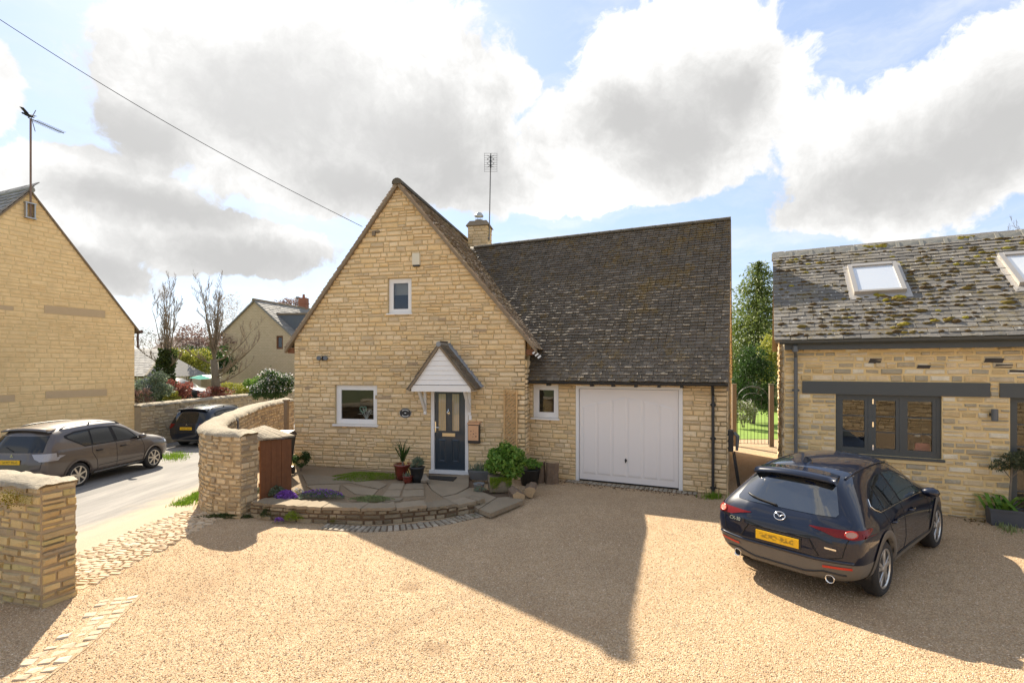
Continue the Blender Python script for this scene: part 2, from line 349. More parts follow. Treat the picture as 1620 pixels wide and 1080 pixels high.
M['mat'] = mat('dark_rubber_doormat', (.03,.027,.022), .95, var=.4, scale=50, bmp=.5)
M['brick'] = mat('red_brick', (.30,.12,.07), .9, var=.25, scale=12)
M['green_sheet'] = mat('turquoise_tarpaulin', (.015,.42,.28), .5, var=.1)
M['leaf'] = leaf_mat('glossy_green_leaf', [(.07,.15,.02),(.12,.24,.03),(.18,.32,.045),(.26,.37,.07)])
M['dkleaf'] = leaf_mat('dark_green_leaf', [(.025,.06,.015),(.045,.09,.02),(.07,.13,.03)])
M['greyleaf'] = leaf_mat('grey_green_leaf', [(.12,.17,.10),(.17,.22,.14),(.22,.26,.18)])
M['ivy'] = leaf_mat('ivy_leaf', [(.035,.06,.015),(.06,.09,.02),(.09,.12,.035)])
M['conifer'] = leaf_mat('conifer_needle_spray', [(.09,.13,.03),(.15,.20,.045),(.23,.27,.07),(.12,.17,.04)], trans=.35)
M['yelleaf'] = leaf_mat('yellow_green_leaf', [(.22,.25,.03),(.33,.33,.05),(.40,.38,.09)])
M['redleaf'] = leaf_mat('red_leaf', [(.26,.06,.05),(.34,.12,.09),(.20,.07,.05),(.28,.15,.10)])
M['pinkleaf'] = leaf_mat('dull_pink_blossom', [(.22,.13,.11),(.28,.18,.15),(.18,.11,.09)])
M['whiteleaf'] = leaf_mat('white_blossom', [(.62,.60,.58),(.70,.68,.62),(.55,.5,.55)], trans=.3)
M['purple'] = leaf_mat('purple_aubrieta', [(.16,.05,.30),(.24,.09,.42),(.30,.13,.5)], trans=.2)
M['mossgreen'] = leaf_mat('bright_moss', [(.12,.19,.01),(.18,.26,.015),(.24,.31,.03)], trans=.2)
M['sedum'] = leaf_mat('pale_sedum', [(.20,.25,.09),(.28,.32,.13),(.17,.20,.07)], trans=.2)
M['grass'] = leaf_mat('grass_blade', [(.10,.19,.012),(.17,.28,.02),(.24,.34,.035)], trans=.3)
M['twig'] = leaf_mat('bare_twig', [(.26,.21,.15),(.32,.26,.19),(.22,.175,.125)], rough=.9, trans=0.0)
M['mossclump'] = leaf_mat('roof_moss_clump', [(.06,.036,.013),(.09,.055,.016),(.15,.11,.02),(.045,.028,.012)], rough=.95, trans=0.0)
M['yellow_moss'] = leaf_mat('yellow_roof_moss', [(.30,.25,.025),(.24,.20,.02),(.18,.12,.02)], rough=.95, trans=0.0)

# ------------------------------------------------------------------ shared pieces: stones, tiles
def stone_variant(k):
    r = random.Random(100+k); j = lambda a: r.uniform(-a, a)
    bk = [(-.5,.5,-.5),(.5,.5,-.5),(.5,.5,.5),(-.5,.5,.5)]
    fr = [(-.5+abs(j(.03)), -.28+j(.08), -.5+abs(j(.09))),(.5-abs(j(.03)), -.28+j(.08), -.5+abs(j(.09))),(.5-abs(j(.03)), -.28+j(.08), .5-abs(j(.09))),(-.5+abs(j(.03)), -.28+j(.08), .5-abs(j(.09)))]
    ix, iz = r.uniform(.04,.08), r.uniform(.12,.22)
    inn = [(-.5+ix+abs(j(.03)), -.5+j(.13), -.5+iz+abs(j(.05))),(.5-ix-abs(j(.03)), -.5+j(.13), -.5+iz+abs(j(.05))),(.5-ix-abs(j(.03)), -.5+j(.13), .5-iz-abs(j(.05))),(-.5+ix+abs(j(.03)), -.5+j(.13), .5-iz-abs(j(.05)))]
    v = bk+fr+inn; f = []
    for i in range(4):
        n = (i+1) % 4; f += [(i, n, 4+n, 4+i)[::-1], (4+i, 4+n, 8+n, 8+i)[::-1]]
    f.append((8,9,10,11))
    return v, [tuple(x) for x in f]
def tile_variant(k):
    r = random.Random(300+k); j = lambda a: r.uniform(-a, a)
    # x along the eaves, y up the slope, z out of the roof; lower edge lifted, corners uneven
    b = [(-.5,-.5+j(.05),0),(.5,-.5+j(.05),0),(.5,.5,-.3),(-.5,.5,-.3)]
    tp = [(-.49,-.5+j(.05),1+j(.35)),(.49,-.5+j(.05),1+j(.35)),(.49,.5,.55),(-.49,.5,.55)]
    return b+tp, [(3,2,1,0),(4,5,6,7),(0,1,5,4),(1,2,6,5),(2,3,7,6),(3,0,4,7)]
def rubble_variant(k):          # blunter, uneven faces for field walls
    v, f = stone_variant(k+60); r = random.Random(900+k); w = []
    for i, (x, y, z) in enumerate(v):
        if i >= 8: x, z, y = x*1.07, z*1.22, y+r.uniform(-.12, .16)
        elif i >= 4: x, z, y = x*(1-r.uniform(0, .05)), z*(1-r.uniform(0, .09)), y-.08
        w.append((max(-.5, min(.5, x)), y, max(-.5, min(.5, z))))
    return w, f
RBV = [rubble_variant(k) for k in range(20)]
STV = [stone_variant(k) for k in range(20)]; TLV = [tile_variant(k) for k in range(12)]
def sett_variant(k):
    r = random.Random(500+k); j = lambda a: r.uniform(-a, a)
    b = [(-.5,-.5,-.5),(.5,-.5,-.5),(.5,.5,-.5),(-.5,.5,-.5)]
    a = [(-.49+abs(j(.05)),-.49+abs(j(.08)),.2),(.49-abs(j(.05)),-.49+abs(j(.08)),.2),(.49-abs(j(.05)),.49-abs(j(.08)),.2),(-.49+abs(j(.05)),.49-abs(j(.08)),.2)]
    c = [(x*.82, y*.78, .5+j(.15)) for x, y, _ in a]
    v = b+a+c; f = [(8,9,10,11)]
    for i in range(4):
        n = (i+1) % 4; f += [(i, n, 4+n, 4+i), (4+i, 4+n, 8+n, 8+i)]
    return v, f
SEV = [sett_variant(k) for k in range(10)]
_mc = {}
def pieces(name, lst, VS, mat, parent, limit=300, weight=None, rest='stuff', smooth=False):
    """lst: (variant, 4x4 matrix, weight). The largest LIMIT become parts of PARENT, the rest one joined part."""
    lst = sorted(lst, key=lambda a: -a[2])
    ms = {}
    for v, mx, w in lst[:limit]:
        key = (name, mat.name, v, id(VS))
        if key not in _mc:
            mm = mesh(name, *VS[v]); mm.materials.append(mat); _mc[key] = mm
        o = bpy.data.objects.new(name, _mc[key]); COL.objects.link(o); o.parent = parent
        w_ = WM.get(parent.name)
        if w_ is not None: o.matrix_parent_inverse = w_.inverted()
        o.matrix_basis = mx
    if len(lst) > limit:
        V, Fs, off = [], [], 0
        for v, mx, w in lst[limit:]:
            vv = np.array(VS[v][0]); A = np.array(mx)
            V.append(vv @ A[:3,:3].T + A[:3,3]); Fs.append(np.array(VS[v][1])+off); off += len(vv)
        m = fastmesh(rest, np.vstack(V), np.vstack(Fs), 4)
        tag(link(rest, m, mat, parent), kind='stuff')
def mx4(c, x, y, z):
    A = Matrix.Identity(4)
    for i in range(3): A[i][0], A[i][1], A[i][2], A[i][3] = x[i], y[i], z[i], c[i]
    return A
def courses(z0, z1, hr, snaps, r):
    zs = [z0]
    while zs[-1] < z1-hr[0]: zs.append(zs[-1]+r.uniform(*hr))
    zs[-1] = z1
    for s in snaps:
        if z0 < s < z1:
            i = min(range(len(zs)), key=lambda k: abs(zs[k]-s)); zs[i] = s
    zs = sorted(set(zs)); return [a for i, a in enumerate(zs) if i == 0 or a-zs[i-1] > 0.03]
def lay(mapf, z0, z1, slim, hr, wr, holes=(), proud=.018, depth=.06, joint=.012, seed=1, jit=.008, rough=0.0):
    """lay stones in courses on a wall; mapf(s,z) -> point on the mortar face, direction along, direction out"""
    r = random.Random(seed); out = []
    zs = courses(z0, z1, hr, [h for q in holes for h in (q[2], q[3])], r)
    for a, b in zip(zs, zs[1:]):
        lo, hi = slim((a+b)/2); segs = [(lo, hi)]
        for (h0, h1, ha, hb) in holes:
            if min(b, hb)-max(a, ha) > .015:
                segs = [q for (x, y) in segs for q in ((x, min(y, h0)), (max(x, h1), y)) if q[1]-q[0] > .03]
        for (x, y) in segs:
            s = x
            while s < y-.02:
                w = wr[0]*(wr[1]/wr[0])**r.random() if rough else r.uniform(*wr)
                if y-(s+w) < wr[0]*.55: w = y-s
                c, u, o = mapf(s+w/2, (a+b)/2)
                pr = proud+r.uniform(-jit, jit)
                y_ = -o*depth; tl = r.uniform(-.014, .014)*(1+2*rough)
                xv = (u+Vector((0,0,1))*tl)*(w-joint*r.uniform(.6,1.5)); zv = Vector((0,0,1))*((b-a)-joint*r.uniform(.6,1.5))
                if rough and b-a > .11 and r.random() < .22*rough:      # two thin stones in place of one
                    f = r.uniform(.4, .6); hh = b-a
                    for z_, k_ in ((-(1-f)/2, f), (f/2, 1-f)):
                        out.append((r.randrange(20), mx4(c+o*(pr+r.uniform(-jit, jit)-depth/2)+Vector((0,0,z_*hh)), xv, y_, Vector((0,0,1))*(hh*k_-joint*.8)), w*hh*k_))
                else:
                    q = 1-rough*r.uniform(0, .22)
                    out.append((r.randrange(20), mx4(c+o*(pr-depth/2)+Vector((0,0,r.uniform(-.5,.5)*(1-q)*(b-a))), xv, y_, zv*q), w*(b-a)))
                s += w
    return out
def fmap(fr, d=0.0):
    return lambda s, z: (fr.W(s, d, z), fr.u, -fr.n)
def wall_core(fr, s0, s1, ztop, holes, thick, z0=-.3, brk=()):
    """mortar body of a wall with real openings; ztop(s) gives its upper edge"""
    mb = MB(); xs = sorted({s0, s1, *[h for q in holes for h in q[:2]], *brk})
    xs = [x for x in xs if s0-1e-6 <= x <= s1+1e-6]
    for a, b in zip(xs, xs[1:]):
        if b-a < 1e-4: continue
        segs = [(z0, None)]
        for (h0, h1, ha, hb) in sorted(holes, key=lambda q: q[2]):
            if h0 < (a+b)/2 < h1: segs = segs[:-1]+[(segs[-1][0], ha), (hb, None)]
        for (lo, hi) in segs:
            ta, tb = (ztop(a), ztop(b)) if hi is None else (hi, hi)
            if min(ta, tb) < lo: continue
            mb.hexa([fr.W(a,0,lo), fr.W(b,0,lo), fr.W(b,thick,lo), fr.W(a,thick,lo), fr.W(a,0,ta), fr.W(b,0,tb), fr.W(b,thick,tb), fr.W(a,thick,ta)])
    return mb
def tiles(O, ux, up, nrm, width, length, tw, gauge, th, cut=None, lim=None, seed=5, x0=None, bend=None):
    """tiles on a roof slope: O lower-left corner, ux along the eaves, up the slope. lim(y)->(x0,x1)"""
    r = random.Random(seed); out = []; k = 0; y = 0.0; tl = gauge*1.9
    while y < length:
        a, b = lim(y) if lim else (0.0, width)
        x = a - (tw*.5 if k % 2 else 0)
        while x < b:
            x0_, x1_ = max(x, a), min(x+tw*r.uniform(.97, 1.03), b)
            if x1_-x0_ > tw*.2:
                tilt = math.atan2(th*1.05, gauge)
                c = O+ux*((x0_+x1_)/2)+up*(y+tl/2+r.uniform(-.008,.008))+nrm*(th*.55+r.uniform(0, .004))
                if cut is None or cut(c):
                    yv = (up*math.cos(tilt*.5)-nrm*math.sin(tilt*.5)); zv = nrm*th
                    out.append((r.randrange(12), mx4(c, ux*(x1_-x0_-.004)+nrm*r.uniform(-.005,.005), yv*tl, zv), 1000/c.length))
            x = x+tw
        y += gauge; k += 1
    return out

# ================================================================== ground
def grid_sheet(name, rows, mat, dz=0.0):
    """rows: list of (y, [x...]) with equal counts"""
    n = len(rows[0][1]); V = [(x, y, gz(x, y)+dz) for y, xs in rows for x in xs]; Fq = []
    for i in range(len(rows)-1):
        for k in range(n-1): Fq.append((i*n+k, i*n+k+1, (i+1)*n+k+1, (i+1)*n+k))
    return struct(name, mesh(name, V, Fq, True), mat)
def gravel_mat():
    m, t, b = newmat('golden_pea_gravel'); p = pos(t)
    vo = nd(t, 'ShaderNodeTexVoronoi', {}, Vector=p, Scale=85.0); v2 = nd(t, 'ShaderNodeTexVoronoi', {}, Vector=p, Scale=170.0)
    n = nd(t, 'ShaderNodeTexNoise', {}, Vector=p, Scale=0.9, Detail=7.0, Roughness=.65).outputs[0]
    n2 = nd(t, 'ShaderNodeTexNoise', {}, Vector=p, Scale=7.0, Detail=5.0, Roughness=.7).outputs[0]
    rx = nd(t, 'ShaderNodeSeparateXYZ', {}, i0=vo.outputs['Color']).outputs[0]
    c = ramp(t, rx, [(0, (.41,.265,.138)), (.2, (.555,.376,.208)), (.45, (.645,.45,.262)), (.7, (.70,.508,.32)), (.88, (.75,.588,.40)), (1, (.47,.315,.178))])
    f = mth(t, 'MULTIPLY', mth(t, 'MULTIPLY_ADD', n, .5, .75), mth(t, 'MULTIPLY_ADD', n2, .44, .78))
    f = mth(t, 'MULTIPLY', f, mth(t, 'SUBTRACT', 1.06, mth(t, 'MULTIPLY', vo.outputs['Distance'], .45)))
    c = mixc(t, 1.0, c, nd(t, 'ShaderNodeCombineXYZ', {}, i0=f, i1=f, i2=f).outputs[0], 'MULTIPLY')
    n5 = nd(t, 'ShaderNodeTexNoise', {}, Vector=nd(t, 'ShaderNodeVectorMath', {'operation': 'MULTIPLY'}, i0=p, i1=(1.0, .45, 1)).outputs[0], Scale=.55, Detail=6.0, Roughness=.68).outputs[0]
    c = mixc(t, mth(t, 'MULTIPLY', sstep(t, n5, .50, .72), .42), c, (.36,.225,.12))       # trodden, dirtier drifts
    q_ = nd(t, 'ShaderNodeVectorMath', {'operation': 'ADD'}, i0=p, i1=nd(t, 'ShaderNodeVectorMath', {'operation': 'SCALE'}, i0=nd(t, 'ShaderNodeTexNoise', {}, Vector=p, Scale=.4, Detail=2.0).outputs['Color'], Scale=1.2).outputs[0]).outputs[0]
    for r0 in (6.15, 7.55):                                                                 # tyre tracks curving in from the lane
        dd = nd(t, 'ShaderNodeVectorMath', {'operation': 'DISTANCE'}, i0=q_, i1=(-.4, 12.2, .6)).outputs['Value']
        tr = mth(t, 'SUBTRACT', 1.0, sstep(t, mth(t, 'ABSOLUTE', mth(t, 'SUBTRACT', dd, r0)), .05, .26))
        c = mixc(t, mth(t, 'MULTIPLY', mth(t, 'MULTIPLY', tr, sstep(t, n2, .35, .6)), .30), c, (.42,.27,.15))
    # two worn, darker hollows
    for (px, py, s) in ((652, 928, .28), (690, 1025, .26), (1300, 905, .2)):
        g = G(px, py); dv = nd(t, 'ShaderNodeVectorMath', {'operation': 'DISTANCE'}, i0=p, i1=tuple(g)).outputs['Value']
        k = mth(t, 'MULTIPLY', mth(t, 'SUBTRACT', 1.0, sstep(t, mth(t, 'MULTIPLY_ADD', n2, .18, dv), s*.55, s)), .5)
        c = mixc(t, k, c, (.24,.155,.085))
    t.links.new(c, b.inputs['Base Color']); setb(b, Roughness=.93, Specular_IOR_Level=.2)
    bump(t, b, mth(t, 'ADD', mth(t, 'SUBTRACT', 1.0, vo.outputs['Distance']), mth(t, 'MULTIPLY', v2.outputs['Distance'], -.5)), 1.0, .012)
    return m
M['gravel'] = gravel_mat()
def road_mat():
    m, t, b = newmat('worn_pale_tarmac'); p = pos(t)
    q = nd(t, 'ShaderNodeVectorMath', {'operation': 'MULTIPLY'}, i0=p, i1=(1.6, .22, 1)).outputs[0]
    n = nd(t, 'ShaderNodeTexNoise', {}, Vector=q, Scale=1.4, Detail=7.0, Roughness=.7).outputs[0]
    n2 = nd(t, 'ShaderNodeTexNoise', {}, Vector=p, Scale=45.0, Detail=4.0).outputs[0]
    n3 = nd(t, 'ShaderNodeTexNoise', {}, Vector=p, Scale=1.6, Detail=6.0, Roughness=.7).outputs[0]
    c = ramp(t, n, [(.28, (.16,.15,.135)), (.5, (.225,.21,.19)), (.7, (.30,.275,.24))])
    x = nd(t, 'ShaderNodeSeparateXYZ', {}, i0=p).outputs[0]
    k = mth(t, 'MULTIPLY', sstep(t, mth(t, 'MULTIPLY_ADD', n3, 2.4, x), -7.4, -6.0), .75)      # gravel trodden out of the drive
    c = mixc(t, k, c, (.40,.31,.20))
    f = mth(t, 'MULTIPLY_ADD', n2, .5, .75)
    c = mixc(t, 1.0, c, nd(t, 'ShaderNodeCombineXYZ', {}, i0=f, i1=f, i2=f).outputs[0], 'MULTIPLY')
    t.links.new(c, b.inputs['Base Color']); setb(b, Roughness=.9, Specular_IOR_Level=.3); bump(t, b, n2, .4, .01); return m
M['road'] = road_mat()
M['turf'] = mat('sunlit_lawn', (.15,.235,.02), .9, var=.35, scale=1.3, bmp=.6, bscale=40)
M['earth'] = mat('rough_green_ground', (.12,.13,.05), .95, var=.4, scale=.8, bmp=.5)
XB = [(-30,-15),(3,-11.5),(5.4,-8.6),(6.7,-5.8),(9.9,-6.35),(11.3,-7.1),(13,-7.7),(18,-8.6),(30,-9.0),(60,-9.0)]
def xb(y): return float(np.interp(y, [a for a, _ in XB], [b for _, b in XB]))
g0 = MB(); g0.add([(-400,-200,-1.6),(400,-200,-1.6),(400,600,-1.6),(-400,600,-1.6)], [(0,1,2,3)])
struct('ground', mesh('ground', g0.v, g0.f), M['earth'])
ys = list(np.linspace(-25, 32, 120))
grid_sheet('gravel_drive', [(y, list(np.linspace(-12, 22, 90))) for y in ys], M['gravel'])
ys = list(np.linspace(-20, 62, 220))
grid_sheet('road', [(y, list(np.linspace(-17.2, xb(y), 26))) for y in ys], M['road'], .012)
lw = MB(); a = [G(1150,699,.01), G(1240,699,.01)]
lw.add([(7.0,19.6,.014),(13,19.6,.014),(24,48,.3),(4,48,.3)], [(0,1,2,3)])
struct('lawn', mesh('lawn', lw.v, lw.f), M['turf'])
gg = MB(); gg.add([(-15.6,21,.45),(-14.6,60,.45),(-4,60,.3),(10,140,.3),(-120,140,.3),(-90,21,.45)], [(0,1,2,3,4,5)])
struct('garden_ground', mesh('garden_ground', gg.v, gg.f), M['earth'])
# loose pebbles on the drive
def scatter_pebbles(n):
    Y = 1.0+rng.random(n*2)**1.35*9.6; X = (rng.random(n*2)*2-1)*(Y*1.0+2.6)
    ok = rng.random(n*2) < np.clip((Y-1.0)/2.2, 0, 1)*np.clip((10.6-Y)/1.5, 0, 1); X, Y = X[ok], Y[ok]
    keep = (X > np.interp(Y, [a for a, _ in XB], [b for _, b in XB])+.1) & (X < 9.2) & ~((Y > 8.55) & (X < .6))
    X, Y = X[keep][:n], Y[keep][:n]; n = len(X)
    base = np.array([(1,0,0),(-1,0,0),(0,1,0),(0,-1,0),(0,0,1),(0,0,-1)], float)
    fc = np.array([(0,2,4),(2,1,4),(1,3,4),(3,0,4),(2,0,5),(1,2,5),(3,1,5),(0,3,5)])
    sc = (.0035+.0058*rng.random((n,1,1))**1.6)*(.6+.7*rng.random((n,6,1)))
    an = rng.random(n)*6.28; ca, sa = np.cos(an), np.sin(an)
    V = base[None]*sc; V[:,:,2] *= .7; V[:,:,0] *= 1.25
    x = V[:,:,0]*ca[:,None]-V[:,:,1]*sa[:,None]; y = V[:,:,0]*sa[:,None]+V[:,:,1]*ca[:,None]
    zg = np.array([gz(a, b) for a, b in zip(X, Y)])
    V = np.stack([x+X[:,None], y+Y[:,None], V[:,:,2]+zg[:,None]+.003], -1).reshape(-1,3)
    Fc = (fc[None]+(np.arange(n)*6)[:,None,None]).reshape(-1,3)
    return fastmesh('loose_gravel', V, Fc, 3)
M['pebble'] = stone_mat('gravel_pebble', [(.565,.385,.215),(.635,.447,.265),(.68,.488,.305),(.44,.288,.153),(.73,.562,.375),(.595,.41,.225),(.655,.467,.28),(.77,.632,.46),(.34,.232,.135)], grain=.08, bmp=.1)
tag(link('loose_gravel', scatter_pebbles(150000), M['pebble']), 'loose golden pea gravel covering the driveway', 'gravel', kind='stuff')

# ================================================================== windows
def window(fr, s0, s1, z0, z1, parent, fmat, d=.06, fw=.07, sash=.05, mull=(), bars=(), sill=None, name='window', label=None, room=2.0, glass=None, depth=.07):
    w = MB()
    w.fbox(fr, s0, s1, d, d+depth, z0, z0+fw); w.fbox(fr, s0, s1, d, d+depth, z1-fw, z1)
    w.fbox(fr, s0, s0+fw, d, d+depth, z0+fw, z1-fw); w.fbox(fr, s1-fw, s1, d, d+depth, z0+fw, z1-fw)
    ed = [s0+fw]+[q for m in mull for q in (m-fw*.5, m+fw*.5)]+[s1-fw]
    for m in mull: w.fbox(fr, m-fw*.5, m+fw*.5, d, d+depth, z0+fw, z1-fw)
    o = obj(name, w, fmat, parent)
    if label: o['label'] = label
    for a, b in zip(ed[::2], ed[1::2]):
        q = MB(); k = sash; dd = d+.008
        q.fbox(fr, a, b, dd, dd+.05, z0+fw, z0+fw+k); q.fbox(fr, a, b, dd, dd+.05, z1-fw-k, z1-fw)
        q.fbox(fr, a, a+k, dd, dd+.05, z0+fw+k, z1-fw-k); q.fbox(fr, b-k, b, dd, dd+.05, z0+fw+k, z1-fw-k)
        obj('casement', q, fmat, o)
        for f in bars:
            zb = z0+fw+k+(z1-z0-2*fw-2*k)*f; obj('glazing_bar', MB().fbox(fr, a+k, b-k, dd+.004, dd+.036, zb-.011, zb+.011), fmat, o)
        obj('pane', MB().add([fr.W(a+k, dd+.03, z0+fw+k), fr.W(b-k, dd+.03, z0+fw+k), fr.W(b-k, dd+.03, z1-fw-k), fr.W(a+k, dd+.03, z1-fw-k)], [(0,1,2,3)]), glass or M['glass'], o)
    if room:
        c = [fr.W(a, b, z) for z in (z0-.25, z1+.2) for a, b in ((s0-.35, d+depth+.1),(s1+.35, d+depth+.1),(s1+.35, room),(s0-.35, room))]
        obj('room_lining', MB().add(c, [(0,1,2,3),(7,6,5,4),(1,5,6,2),(2,6,7,3),(3,7,4,0)]), M['room'], o)
    if sill: obj('sill', MB().fbox(fr, s0-sill[0], s1+sill[0], -sill[1], d+.01, z0-sill[2], z0-.002), sill[3], o)
    return o

# ================================================================== the cottage
O = G(466, 743); Q = G(831, 760); Gb = Frame(O, u=(Q-O)); WG = (Q-O).length
Ga = Frame(G(912, 760), ang=rad(-24.4))
cot = thing('stone_cottage', 'honey stone cottage with steep front gable, white porch and white garage door', 'house', tuple(Gb.W(WG/2, 2, 0)))
sA, zA = Gb.sz(631, 291); zE = Gb.sz(457, 549)[1]; zE2 = Gb.sz(846, 549)[1]
sL, sR = Gb.s(457), Gb.s(846)
kL, kR = (zA-zE)/(sA-sL), (zA-zE2)/(sR-sA)
def gtop(s): return zA-kL*(sA-s) if s < sA else zA-kR*(s-sA)
def glim(z): return (max(0, sA-(zA-z)/kL+.03), min(WG, sA+(zA-z)/kR-.03))
def hole(fr, x0, y0, x1, y1, d=0.0):
    xm = (x0+x1)/2
    return (fr.s(x0, d), fr.s(x1, d), fr.sz(xm, y1, d)[1], fr.sz(xm, y0, d)[1])
hUp, hLo, hDo = hole(Gb, 614, 440, 651, 495.5), hole(Gb, 530.5, 609, 596.5, 671), hole(Gb, 682, 614, 741, 747)
gh = [hUp, hLo, hDo]
gwall = obj('gable_wall', wall_core(Gb, 0, WG, lambda s: gtop(s)-.06, gh, .3, brk=(sA,)), M['cot_mortar'], cot)
st = lay(fmap(Gb), 0, zA-.15, glim, (.075, .15), (.15, .50), gh, seed=3, proud=.024, jit=.010, joint=.015, rough=.7)
ret = Frame(Gb.W(WG, 0, 0), u=Gb.n)
st += lay(fmap(ret), 0, zE2-.3, lambda z: (0.0, .8), (.09, .16), (.2, .42), seed=4, proud=.03, jit=.012, joint=.018, rough=.7)
obj('return_wall', wall_core(ret, 0, 7.5, lambda s: zE2-.2, [], .3), M['cot_mortar'], cot)
# the garage wing
gs0, gs1 = Ga.s(833), Ga.s(1150)
hWi, hGd = hole(Ga, 843, 608, 883.5, 661), hole(Ga, 911, 611, 1080, 768.5)
hGd = (hGd[0], hGd[1], -.3, hGd[3])
DR = 3.25
zRi = H-(346-HY)/F*Ga.W(gs1+.03, DR, 0).y-.05
zGe = (2.475+.24*zRi/DR)/(1+.24/DR)
garw = obj('garage_wall', wall_core(Ga, gs0-.5, gs1, lambda s: zGe-.02, [hWi, hGd], .3), M['cot_mortar'], cot)
st2 = lay(fmap(Ga), 0, zGe-.05, lambda z: (gs0-.1, gs1), (.075, .15), (.15, .46), [hWi, hGd], seed=6, proud=.024, jit=.010, joint=.015, rough=.7)
gend = Frame(Ga.W(gs1, 0, 0), u=Ga.n)
ge_top = lambda s: min(zGe+(zRi-zGe)*s/DR, zRi-(zRi-zGe)*(s-DR)/DR)
obj('garage_end_wall', wall_core(gend, 0, 2*DR, lambda s: ge_top(s)-.08, [], .3, brk=(DR,)), M['cot_mortar'], cot)
st2 += lay(fmap(gend), 0, zRi-.3, lambda z: (0.0 if z < zGe else (z-zGe)/(zRi-zGe)*DR+.05, 2*DR-(0 if z < zGe else (z-zGe)/(zRi-zGe)*DR+.05)), (.1, .17), (.22, .5), seed=8)
pieces('stone', st, STV, M['cot_stone'], gwall, limit=190, rest='stone_courses')
pieces('stone', st2, STV, M['cot_stone'], garw, limit=110, rest='stone_courses')
# a few darker weathered stones standing out
for (px, py, w, h) in ((607,628,30,9),(652,575,22,8),(840,523,22,7),(489,614,14,8),(700,505,14,6),(478,552,14,5)):
    s, z = Gb.sz(px if px < 800 else 760, py); obj('weathered_stone', MB().fbox(Gb, s-w/2/65, s+w/2/65, -.026, .05, z-h/2/65*.7, z+h/2/65*.7), M['weathered'], gwall)
# gable roof
vd = -.11
roofg = obj('gable_roof', MB().hexa([Gb.W(sA, 0, zA), Gb.W(sR+.03, 0, zE2-.03*kR), Gb.W(sR+.03, 9.3, zE2-.03*kR), Gb.W(sA, 9.3, zA), Gb.W(sA, 0, zA+.05), Gb.W(sR+.03, 0, zE2+.01), Gb.W(sR+.03, 9.3, zE2+.01), Gb.W(sA, 9.3, zA+.05)]).hexa([Gb.W(sL, 0, zE), Gb.W(sA, 0, zA), Gb.W(sA, 9.3, zA), Gb.W(sL, 9.3, zE), Gb.W(sL, 0, zE+.05), Gb.W(sA, 0, zA+.05), Gb.W(sA, 9.3, zA+.05), Gb.W(sL, 9.3, zE+.05)]), M['verge'], cot)
upR = (Gb.W(sA, 0, zA)-Gb.W(sR, 0, zE2)); LR = upR.length; upR.normalize(); nR = Gb.n.cross(upR).normalized(); nR = nR if nR.z > 0 else -nR
upL = (Gb.W(sA, 0, zA)-Gb.W(sL, 0, zE)); LL = upL.length; upL.normalize(); nL = upL.cross(Gb.n); nL = nL if nL.z > 0 else -nL
# plane of the garage's front slope
pitchv = (Ga.W(0, DR, zRi)-Ga.W(0, 0, zGe)); upG = pitchv.normalized(); nG = Ga.u.cross(upG).normalized(); nG = nG if nG.z > 0 else -nG
oe = Ga.W(0, -.24, zGe-.24*(zRi-zGe)/DR)                     # on the eaves line
gp0 = oe.copy()
tl = tiles(Gb.W(sR+.05, vd, zE2-.05*kR), Gb.n, upR, nR, 9.2, LR+.02, .17, .098, .03, cut=lambda c: (c-gp0).dot(nG) > -.05 or c.z < oe.z, seed=21)
tl = [q for q in tl if True]
pieces('roof_tile', tl, TLV, M['tile2'], roofg, limit=110, rest='roof_tiles')
tl = tiles(Gb.W(sL-.03, vd, zE-.03*kL), Gb.n, upL, nL, 1.0, LL, .17, .098, .03, seed=22)
pieces('roof_tile', tl, TLV, M['tile2'], roofg, limit=40, rest='roof_tiles')
vg = MB()
for (a, za, b, zb) in ((sL-.06, zE-.06*kL, sA+.02, zA+.03), (sR+.06, zE2-.06*kR, sA-.02, zA+.03)):
    vg.hexa([Gb.W(a, vd, za-.085), Gb.W(b, vd, zb-.085), Gb.W(b, .02, zb-.085), Gb.W(a, .02, za-.085), Gb.W(a, vd, za+.02), Gb.W(b, vd, zb+.02), Gb.W(b, .02, zb+.02), Gb.W(a, .02, za+.02)])
obj('verge', vg, M['verge'], roofg)
for i in range(26):                                          # half-round ridge tiles
    d0 = vd-.03+i*.36; pts = []
    cap = MB()
    prof = [(math.cos(a)*.14, math.sin(a)*.12) for a in np.linspace(-.25, math.pi+.25, 8)]
    V = [Gb.W(sA+x*(1+.04*e), d0+e*.352, zA-.01+y*(1+.05*(1-e))) for e in (0, 1) for x, y in prof]
    cap.add(V, [(k, k+1, 9+k, 8+k) for k in range(7)]+[tuple(range(8)), tuple(range(15, 7, -1))])
    obj('ridge_tile', cap, M['ridge_dark'], roofg)
so_ = MB()
for (s, z) in ((sL+.08, zE), (sR-.12, zE2-.02)):            # boxed timber eaves ends
    so_.fbox(Gb, s-.09, s+.09, -.02, .35, z-.17, z-.03)
obj('eaves_end', so_, M['brown_wood'], roofg)
